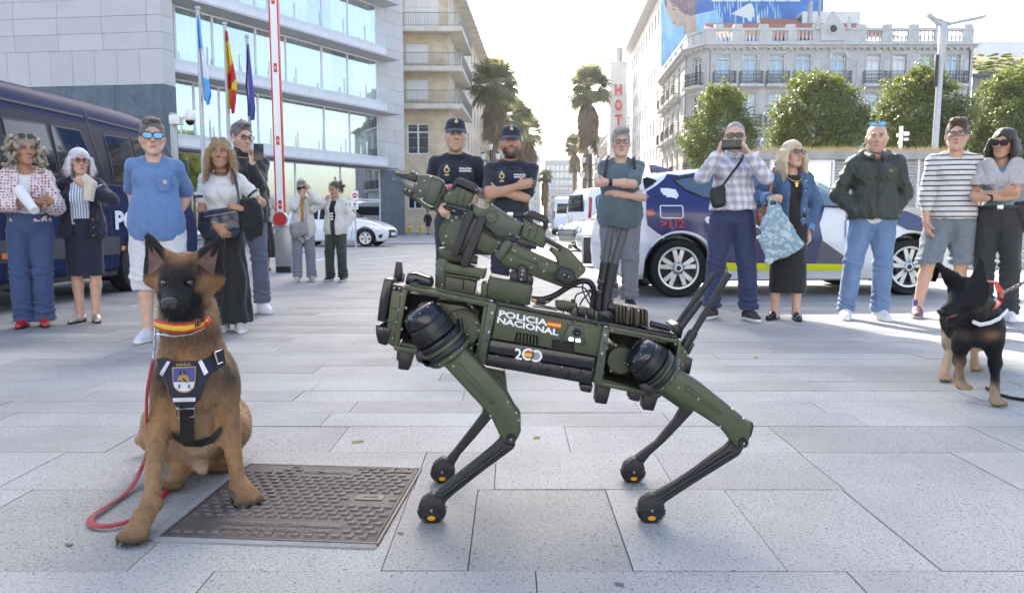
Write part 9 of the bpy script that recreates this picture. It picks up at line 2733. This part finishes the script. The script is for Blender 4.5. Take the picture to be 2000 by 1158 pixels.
slab('rear_deck',[(1190,632),(1326,660),(1326,666),(1190,638)],YN+.014,.245,M_RBLK,bevel=.002)
slab('bay_inside',[(1195,652),(1318,676),(1305,752),(1180,742)],YN+.13,.1,M_DARK,bevel=.002)
slab('rear_plate',[(1328,670),(1343,688),(1338,724),(1322,742)],YN-.002,.27,M_OLIVE,bevel=.004)
slab('rear_block',[(1341,697),(1354,700),(1347.6,732),(1335,727)],YN+.0,.27,M_RBLK,bevel=.004)
bolts([(1328,664),(1332,712),(1337,686),(1196,645),(1319,672)],YN-.014)
for pl in([(778,684),(809,686),(798,724),(777,721)],[(775,684),(780,684),(778,705),(774,704)],[(1133,750),(1159,752),(1154,768),(1134,764)],[(1166,751),(1194,758),(1185,790),(1162,787)],[(1229,764),(1253,769),(1249,785),(1229,781)],[(1258,769),(1287,773),(1277,803),(1255,800)]):
 slab('belly_foot',pl,YN+.02,.06,M_RBLK,bevel=.004)
for pl in([(1166,751),(1194,758),(1185,780),(1164,777)],[(1258,769),(1287,773),(1279,793),(1257,790)]):slab('belly_foot',pl,YN+.22,.05,M_RBLK,bevel=.004)
def para(name,st,bl,br_,h,y,mat,bold=.03,skew=.0,par=None):
 m=MB();a,b=P(*bl,y),P(*br_,y);up=P(bl[0]+skew,bl[1]-h,y)-a
 text_fit(m,st,lambda u,v_:a.lerp(b,u)+up*v_,1,1,bold);return m.build(name,mat,par or rb,smooth=0)
sp_=[o for o in bpy.data.objects if o.name.startswith('side_panel')][0]
para('lettering','POLICIA',(974,617.5),(1069,637),12.5,YN-.0052,M_DECW,.035,1.5)
para('lettering','NACIONAL',(970.5,630.5),(1090,656),12.5,YN-.0052,M_DECW,.035,1.5)
slab('flag_emblem',[(1069,626.5),(1096,630),(1095,643),(1068,637.5)],YN-.0055,.001,M_REDP,bevel=0)
slab('flag_emblem',[(1068.8,630),(1095.8,633.5),(1095.2,639.5),(1068.3,634.5)],YN-.0062,.001,pm('flag_yellow',(.70,.45,.03),.5),bevel=0)
bt=YN-.0115
para('lettering','2',(1006,700),(1019,703),21,bt,M_DECW,.02)
def ringlet(a,b,r0,r1,y,mat,nm,par=None):
 p=P(a,b,y);k=y/F_PX;m=MB();m.lathe([(r0*k,0),(r0*k,.0006),(r1*k,.0006),(r1*k,0)],p,(0,-1,0),32,caps=False);return m.build(nm,mat,par or rb)
ringlet(1031.5,692,8.2,12.2,bt,M_DECW,'emblem_ring');ringlet(1047,695,8.2,12.2,bt,M_DECW,'emblem_ring');ringlet(1047,695,.01,7.8,bt,pm('emblem_grey',(.38,.39,.40),.5),'emblem_disc')
for k in range(4):ringlet(1047,695,1.2+k*1.7,1.7+k*1.7,bt-.0008,pm('emblem_line',(.14,.14,.15),.5),'emblem_line')
ringlet(1031.5,692,.01,7.8,bt,M_REDP,'emblem_disc');slab('emblem_band',[(1024.3,688.6),(1038.7,690.5),(1038.7,697),(1024.3,695)],bt-.0012,.0006,MATS['flag_yellow'],bevel=0)
cm_=slab('side_camera',[(1113,633),(1141,638),(1143,673),(1097,665)],YN-.014,.02,M_GREEN2,bevel=.004)
m=MB();p=P(1127.5,649,YN-.0145);m.lathe([(.0,.002),(.006,.004),(.0085,.009),(.0115,.009),(.0130,.0)],p,(0,-1,0),22,caps=False);m.build('camera_lens',M_RGLOSS,cm_)
M_LED=pm('lit_lamp',(.75,.88,1.0),.3,emit=2.0)
for a,b in((1115.5,662.5),(1129,665)):
 slab('lamp',[(a-4,b-3.4),(a+4,b-2.6),(a+4,b+3.6),(a-4,b+2.8)],YN-.0165,.004,M_LED,cm_,bevel=.001)
bolts([(1112,632.5),(1140.5,637),(1142,674),(1097,666),(1121,638),(1136,641),(1117,656),(1132,659)],YN-.0155,1.9)
YA=2.335
slab('turntable_block',[(851,509),(860,504),(874,507),(874,569),(849,566)],YA-.01,.12,M_GREEN2,bevel=.003)
slab('turntable_box',[(872,510),(882,515),(949,526),(946,546),(936,544),(867,532)],YA-.03,.15,M_OLIVE,bevel=.006)
slab('turntable_lip',[(866,533),(937,545),(936,549),(866,538)],YA-.034,.155,M_OLIVED,bevel=.002)
slab('turntable_base',[(870,538),(929,549),(926,579),(868,570)],YA-.026,.14,M_OLIVED,bevel=.004)
slab('base_window',[(904,545),(907,545.5),(906,566),(903,565.5)],YA-.028,.006,M_DARK,bevel=0)
slab('base_edge',[(867,569),(926,580),(925,584),(867,574)],YA-.034,.155,M_OLIVE,bevel=.002)
for a,b in((863,559),(932,572)):
 slab('base_lug',[(a-5,b),(a+5,b+2),(a+5,b+14),(a-5,b+12)],YA-.036,.02,M_OLIVE,bevel=.002);bolts([(a,b-2)],YA-.036,3)
bolts([(862,526),(940,541),(874,566),(914,575),(955,583),(991,590),(1027,596)],YA-.036,2.6)
dr=slab('gear_drum',[(953,545),(960,541),(1036,556),(1041,562),(1035,595),(1028,598),(957,586),(951,575)],YA-.03,.14,M_OLIVED,bevel=.012,seg=4)
gm=MB()
for k in range(30):
 a,b=956+k*2.7,540.6+k*.53;gm.frame_box(P(a,b,YA-.02),P(a+1.4,b+.27,YA-.02)-P(a,b,YA-.02),Vector((0,.12,0)),Vector((0,0,.004)))
o=gm.build('gear_teeth',M_OLIVED,dr,smooth=0);o['kind']='stuff'
slab('drum_bracket',[(940,553),(953,552),(952,586),(938,583)],YA-.02,.1,M_OLIVE,bevel=.003)
slab('shoulder_neck',[(855,484),(870,486),(905,491),(932,502),(929,516),(905,514),(872,510),(858,503)],YA+.0,.10,M_OLIVED,bevel=.005)
def adisc(name,a,b,r,y,th,mat,par=None,n=36):
 p=P(a,b,y);k=y/F_PX*r;m=MB();m.lathe([(0,.0),(k*.88,0),(k*.92,-.003),(k*.98,-.003),(k,-.006),(k,-th)],p,(0,-1,0),n,caps=False);return m.build(name,mat,par or rb)
adisc('shoulder_disc',893,457,36,YA-.012,.11,M_OLIVED);adisc('shoulder_cover',897,456,29.5,YA-.022,.03,M_GREEN2)
bolts([(875,426),(883,431),(871,461),(865,475),(891,425)],YA-.024,3.4)
slab('forearm',[(915,436),(944,441),(973,462),(979,477),(962,499),(925,497),(905,485)],YA-.014,.085,M_OLIVE,bevel=.005)
fn=MB()
for k in range(11):
 a,b=943+k*2.9,443+k*1.75;fn.prism([P(*q,YA-.019)for q in((a,b),(a+1.3,b+.7),(a-1.6,b+9.5),(a-2.9,b+8.8))],(0,.02,0))
 a,b=929+k*3.0,485.5+k*1.15;fn.prism([P(*q,YA-.019)for q in((a,b),(a+1.4,b+.6),(a-1.0,b+9.5),(a-2.4,b+9))],(0,.02,0))
o=fn.build('cooling_fins',M_DARK,rb,smooth=0);o['kind']='stuff'
slab('elbow_plate',[(989,468),(1001,477),(977,511),(964,496),(975,490),(979,478)],YA-.022,.1,M_GREEN2,bevel=.003)
for c0,c1,w in(((917,419),(888,494),8.0),((941,429),(908,514),8.5)):
 d=Vector((c1[0]-c0[0],c1[1]-c0[1])).normalized();n_=Vector((-d.y,d.x))
 q=[]
 for t in np.linspace(PI,2*PI,7):q.append((c0[0]+(n_.x*math.cos(t)+d.x*math.sin(t))*w,c0[1]+(n_.y*math.cos(t)+d.y*math.sin(t))*w))
 for t in np.linspace(0,PI,7):q.append((c1[0]+(n_.x*math.cos(t)+d.x*math.sin(t))*w,c1[1]+(n_.y*math.cos(t)+d.y*math.sin(t))*w))
 slab('shoulder_pad',q,YA-.055,.17,M_RUB,bevel=.008,seg=3)
slab('pad_web',[(922,426),(938,432),(912,505),(893,490)],YA-.045,.15,M_RBLK,bevel=.004)
slab('motor_cover',[(925,401),(950,408),(961,399),(1007,428),(1022,436),(1012,461),(1000,462),(970,463),(946,440),(920,420)],YA-.026,.085,M_GREEN2,bevel=.005)
slab('motor_cover_step',[(926,403),(948,410),(945,418),(943,432),(922,420)],YA-.029,.02,M_OLIVE,bevel=.002)
adisc('cover_boss',960,424,12.5,YA-.029,.02,M_OLIVE);bolts([(960,424),(961,400),(1007,429),(1020,438),(996,457),(928,401),(1009,462),(1001,488),(974,474),(968,490)],YA-.030,2.8)
slab('cover_edge',[(966,462),(1000,466),(1014,462),(1016,466),(1001,470),(966,466)],YA-.018,.07,M_RBLK,bevel=.002)
def servo(body,cap,under,lines,y):
 o=slab('servo_motor',body,y,.085,M_OLIVE,bevel=.006,seg=3)
 slab('servo_cap',cap,y-.012,.11,M_RUB,o,bevel=.009,seg=3);slab('servo_base',under,y-.006,.095,M_RBLK,o,bevel=.006)
 for a,b in lines:slab('servo_groove',[a,(a[0]+1.3,a[1]+.5),(b[0]+1.3,b[1]+.5),b],y-.0012,.004,M_DARK,o,bevel=0)
servo([(869,378),(889,360),(927,377),(913,408),(874,398),(863,391)],[(881,366),(889,351),(897.8,346),(930,360),(936,372),(930,380),(924,375),(893,361),(884,373)],[(873,396),(914,407),(913,414),(907,420),(872,405),(869,400)],[((899,362),(890,398)),((911,367),(902,402)),((887,377),(917,393)),((887,381),(916,397))],YA-.02)
bolts([(870,397),(880,362),(931,371),(878,378),(921,397),(908,417),(917,400),(928,401)],YA-.03,2.8)
servo([(1025,427),(1068,446),(1064,461),(1071,467),(1062,486),(1047,481),(1016,463)],[(1023,417),(1033,412),(1041,411),(1067,422),(1073,430),(1067,450),(1062,448),(1064,436),(1036,425),(1025,428)],[(1015,462),(1050,477),(1047,489),(1008,476)],[((1040,428),(1030,464)),((1054,433),(1042,470)),((1025,443),(1058,457)),((1026,447),(1057,461))],YA-.02)
bolts([(1025,418),(1030,416),(1048,481),(1014,464),(1036,444),(1062,484),(1073,465),(1009,461)],YA-.03,2.6)
slab('arm_beam',[(1003,475),(1030,488),(1095,516),(1125,548),(1115,558),(1098,561),(980,517),(976,508),(990,492)],YA-.012,.08,M_OLIVE,bevel=.005)
slab('beam_groove',[(996,489),(1052,512),(1050,518),(992,495)],YA-.0145,.01,M_OLIVED,bevel=.002)
slab('beam_plate',[(1056,507),(1092,519),(1084,541),(1049,529)],YA-.017,.02,M_OLIVE,bevel=.003)
slab('end_cover',[(1067,463),(1089,474),(1114,488),(1136,513),(1145,525),(1143,532),(1125,548),(1115,558),(1104,559),(1081,545),(1092,516),(1087,503),(1074,491),(1080,483),(1094,492),(1096,485),(1068,469)],YA-.03,.11,M_OLIVE,bevel=.007,seg=3)
slab('joint_pad',[(1094,519),(1122,528),(1126,548),(1114,558),(1104,558),(1082,544)],YA-.04,.12,M_RUB,bevel=.008,seg=3)
slab('pad_slot',[(1099,535),(1114,538),(1116,543),(1112,545),(1098,541)],YA-.042,.008,M_DARK,bevel=.002)
bolts([(1102,537),(1111,541),(1133,525),(1068,516),(1062,530),(1044,505),(1038,522),(998,507),(1006,490)],YA-.043,3.0)
rods('link_rod',[(1066,469),(1095,487)],.006,M_RBLK,YA-.02);rods('link_rod',[(1066,475),(1090,488)],.004,M_RIM,YA-.02)
slab('rest_post',[(1012,519),(1018,516),(1026,518),(1030,524),(1031,552),(1009,549)],YA-.03,.05,M_RBLK,bevel=.006,seg=3);slab('rest_foot',[(996,532),(1012,528),(1036,534),(1043,545),(1040,560),(996,552)],YA-.005,.07,M_RBLK,bevel=.005)
bolts([(1021,529),(1020,536),(1018,546)],YA-.032,3.4)
slab('gripper_palm',[(816,342),(832,340.5),(853,345),(864,351),(867,357),(851,398),(842,403),(826,393),(806.6,379),(806.6,365),(814,350)],YA-.028,.05,M_GREEN2,bevel=.004)
slab('gripper_frame',[(808,381),(826,396),(845,406),(862,372),(868,360),(872,366),(852,408),(844,412),(832,409),(806,388)],YA-.02,.08,M_OLIVED,bevel=.004)
slab('palm_step',[(841,349),(856,351),(864,358),(850,394),(842,399),(831,394)],YA-.031,.02,M_GREEN2,bevel=.003)
slab('upper_jaw',[(770,335),(779,336),(798,339),(802.5,334.5),(808,334),(816,341),(816,347),(811,356),(781,345),(772,343)],YA-.02,.05,M_OLIVED,bevel=.004)
slab('jaw_pad',[(781,340),(814,349),(810,356),(780,346)],YA-.024,.058,M_RBLK,bevel=.003)
slab('lower_jaw',[(765,349.5),(783,354),(795,360),(807,366),(807,379),(800,381),(787,373),(788,363),(779,356),(768,353)],YA-.022,.05,M_GREEN2,bevel=.004)
slab('jaw_hinge',[(786,374),(806,381),(820,392),(816,397),(788,379)],YA-.014,.06,M_RBLK,bevel=.003)
bolts([(807,336),(814,340),(841,346),(829,354),(814,359),(821,373),(824,388),(792,370),(800,373)],YA-.032,3.4)
slab('wrist_block',[(862,360),(872,366),(876,376),(866,392),(858,386)],YA-.012,.06,M_RBLK,bevel=.004)
rods('thick_cable',[(1038,583),(1060,584),(1085,576),(1110,560),(1135,549),(1152,552),(1160,568),(1158,592),(1155,606)],.0095,M_RBLK,YA+.02)
for q in([(1040,589),(1065,592),(1085,580),(1105,566)],[(1115,561),(1140,562),(1152,580),(1156,600)],[(1140,548),(1138,566),(1148,588),(1158,602)],[(1121,588),(1126,576),(1137,571),(1155,566)],[(1132,596),(1138,585),(1148,575),(1160,560)],[(1040,598),(1068,602),(1088,606)],[(1044,594),(1075,600),(1090,602)]):
 rods('cable',q,.0026,M_RBLK,YA-.01,6)
rods('cable_plug',[(1048,588),(1066,591)],.008,M_RBLK,YA-.01);rods('cable_plug',[(1119,594),(1120,584)],.007,M_RBLK,YA-.01);rods('brass_plug',[(1039,586),(1047,588)],.006,M_GOLD,YA-.01)
slab('electronics_box',[(1086,590),(1098,586),(1128,592),(1129,601),(1122,612),(1088,606)],YA-.02,.08,M_OLIVED,bevel=.004)
em=MB()
for k in range(8):em.box(P(1092+k*4.2,603+k*.8+(k%3),YA-.03),(.004,.012,.006+.004*(k%3)))
o=em.build('circuit_parts',M_RBLK,rb,smooth=0);o['kind']='stuff'
slab('switch_box',[(1128,598),(1144,600),(1144,622),(1128,619)],YA-.05,.06,M_RBLK,bevel=.003);slab('switch_box',[(1147,601),(1161,603),(1161,625),(1147,622)],YA-.05,.06,M_RBLK,bevel=.003)
slab('box_bracket',[(1118,602),(1126,600),(1128,620),(1116,616)],YA-.052,.05,M_OLIVE,bevel=.002);slab('box_bracket',[(1162,606),(1168,608),(1167,627),(1161,625)],YA-.052,.05,M_OLIVE,bevel=.002)
slab('rear_tray',[(1166,626),(1322,656),(1322,662),(1166,634)],YN+.0,.26,M_RBLK,bevel=.002)
for k in range(9):slab('heatsink_fin',[(1203+k*7.2,594+k*1.3),(1207+k*7.2,594.5+k*1.3),(1207+k*7.2,628+k*1.6),(1203+k*7.2,627+k*1.6)],YA-.06,.10,M_BRONZE,bevel=.001)
slab('heatsink',[(1202,597),(1266,609),(1266,641),(1202,629)],YA-.05,.08,M_DARK,bevel=.002)
for a,b in((1224,598),(1243,602)):slab('heatsink_clip',[(a,b),(a+7,b+1.5),(a+5,b+37),(a-2,b+36)],YA-.066,.11,M_BRONZE,bevel=.002)
bolts([(1228,603),(1247,607)],YA-.068,3)
slab('cable_mass',[(1165,608),(1190,604),(1204,612),(1202,632),(1166,628)],YA-.03,.08,M_RBLK,bevel=.005)
for q in([(1166,622),(1180,618),(1196,628)],[(1170,612),(1186,622),(1200,618)],[(1168,630),(1184,626),(1200,634)]):rods('cable',q,.003,M_RBLK,YA-.045,6)
rods('connector',[(1188,598),(1203,602)],.010,M_RIMD,YA-.04);rods('deck_tube',[(1270,632),(1308,642)],.011,M_RBLK,YA-.05,12)
for k in range(12):slab('tread_plate',[(1252+k*5.6,636+k*1.35),(1255+k*5.6,635.6+k*1.35),(1257+k*5.6,638.4+k*1.35),(1254+k*5.6,639+k*1.35)],YN-.0015,.05,M_RIMD,bevel=0)
for(top,bot,r)in(((1194,442),(1180,528),.0125),((1220,448),(1194,538),.0135)):
 rods('radio_aerial',[top,((top[0]+bot[0])/2-.5,(top[1]+bot[1])/2),bot],r,M_GREYTUBE,YA+.01,16)
 rods('aerial_cap',[(top[0]+.3,top[1]-1.5),(top[0]-.6,top[1]+3)],r*1.04,M_RBLK,YA+.01,16)
rods('aerial_sleeve',[(1183,512),(1177,552)],.0165,M_RUB,YA+.01,14);rods('aerial_sleeve',[(1199,515),(1190,556)],.0165,M_RUB,YA-.005,14)
rods('aerial_base',[(1178,550),(1172,578)],.014,M_RBLK,YA+.01,12);rods('aerial_base',[(1190,554),(1184,586)],.015,M_RUB,YA-.01,12);rods('aerial_base',[(1173,575),(1170,604)],.017,M_RUB,YA+.01,12);rods('aerial_base',[(1186,583),(1184,606)],.017,M_RBLK,YA-.01,12)
for a,b in((1170,546),(1196,552),(1166,566)):slab('aerial_clamp',[(a,b),(a+12,b+1),(a+10,b+12),(a-1,b+10)],YA-.025,.05,M_RBLK,bevel=.003)
rods('whip_aerial',[(1318,640),(1396,533)],.0095,M_RBLK,YA+.05,12);rods('whip_aerial',[(1354,650),(1424,534)],.0105,M_RUB,YA-.07,12);rods('short_aerial',[(1330,640),(1370,587)],.009,M_RBLK,YA-.02,12)
rods('aerial_sleeve',[(1335,680),(1355,647)],.015,M_RBLK,YA-.07,12)
for k in range(7):rods('sleeve_ring',[(1336.5+k*2.3,677-k*3.8),(1337.6+k*2.3,675.2-k*3.8)],.0165,M_RUB,YA-.07,14)
slab('aerial_bracket',[(1312,636),(1326,630),(1336,640),(1330,664),(1316,660)],YA-.02,.1,M_RBLK,bevel=.004);slab('aerial_bracket',[(1340,690),(1352,668),(1358,672),(1346,694)],YA-.08,.05,M_RBLK,bevel=.003)
bolts([(1329,664),(1336,688)],YA-.085,3)
o=BO.build('bolts',M_BOLT,rb,smooth=50);o['kind']='stuff'
hz=MB();hz.box((0,170,33.5),(330,470,69.4));hm_=bpy.data.materials.new('haze_air');hm_.use_nodes=True
nt=hm_.node_tree
for n in list(nt.nodes):
 if n.type!='OUTPUT_MATERIAL':nt.nodes.remove(n)
pv=nd(nt,'ShaderNodeVolumePrincipled');pv.inputs['Density'].default_value=.00030;pv.inputs['Color'].default_value=(.95,.97,1,1);pv.inputs['Anisotropy'].default_value=.55
nt.links.new(pv.outputs[0],[n for n in nt.nodes if n.type=='OUTPUT_MATERIAL'][0].inputs['Volume'])
hzo=hz.build('haze',hm_,smooth=0);hzo['kind']='stuff'
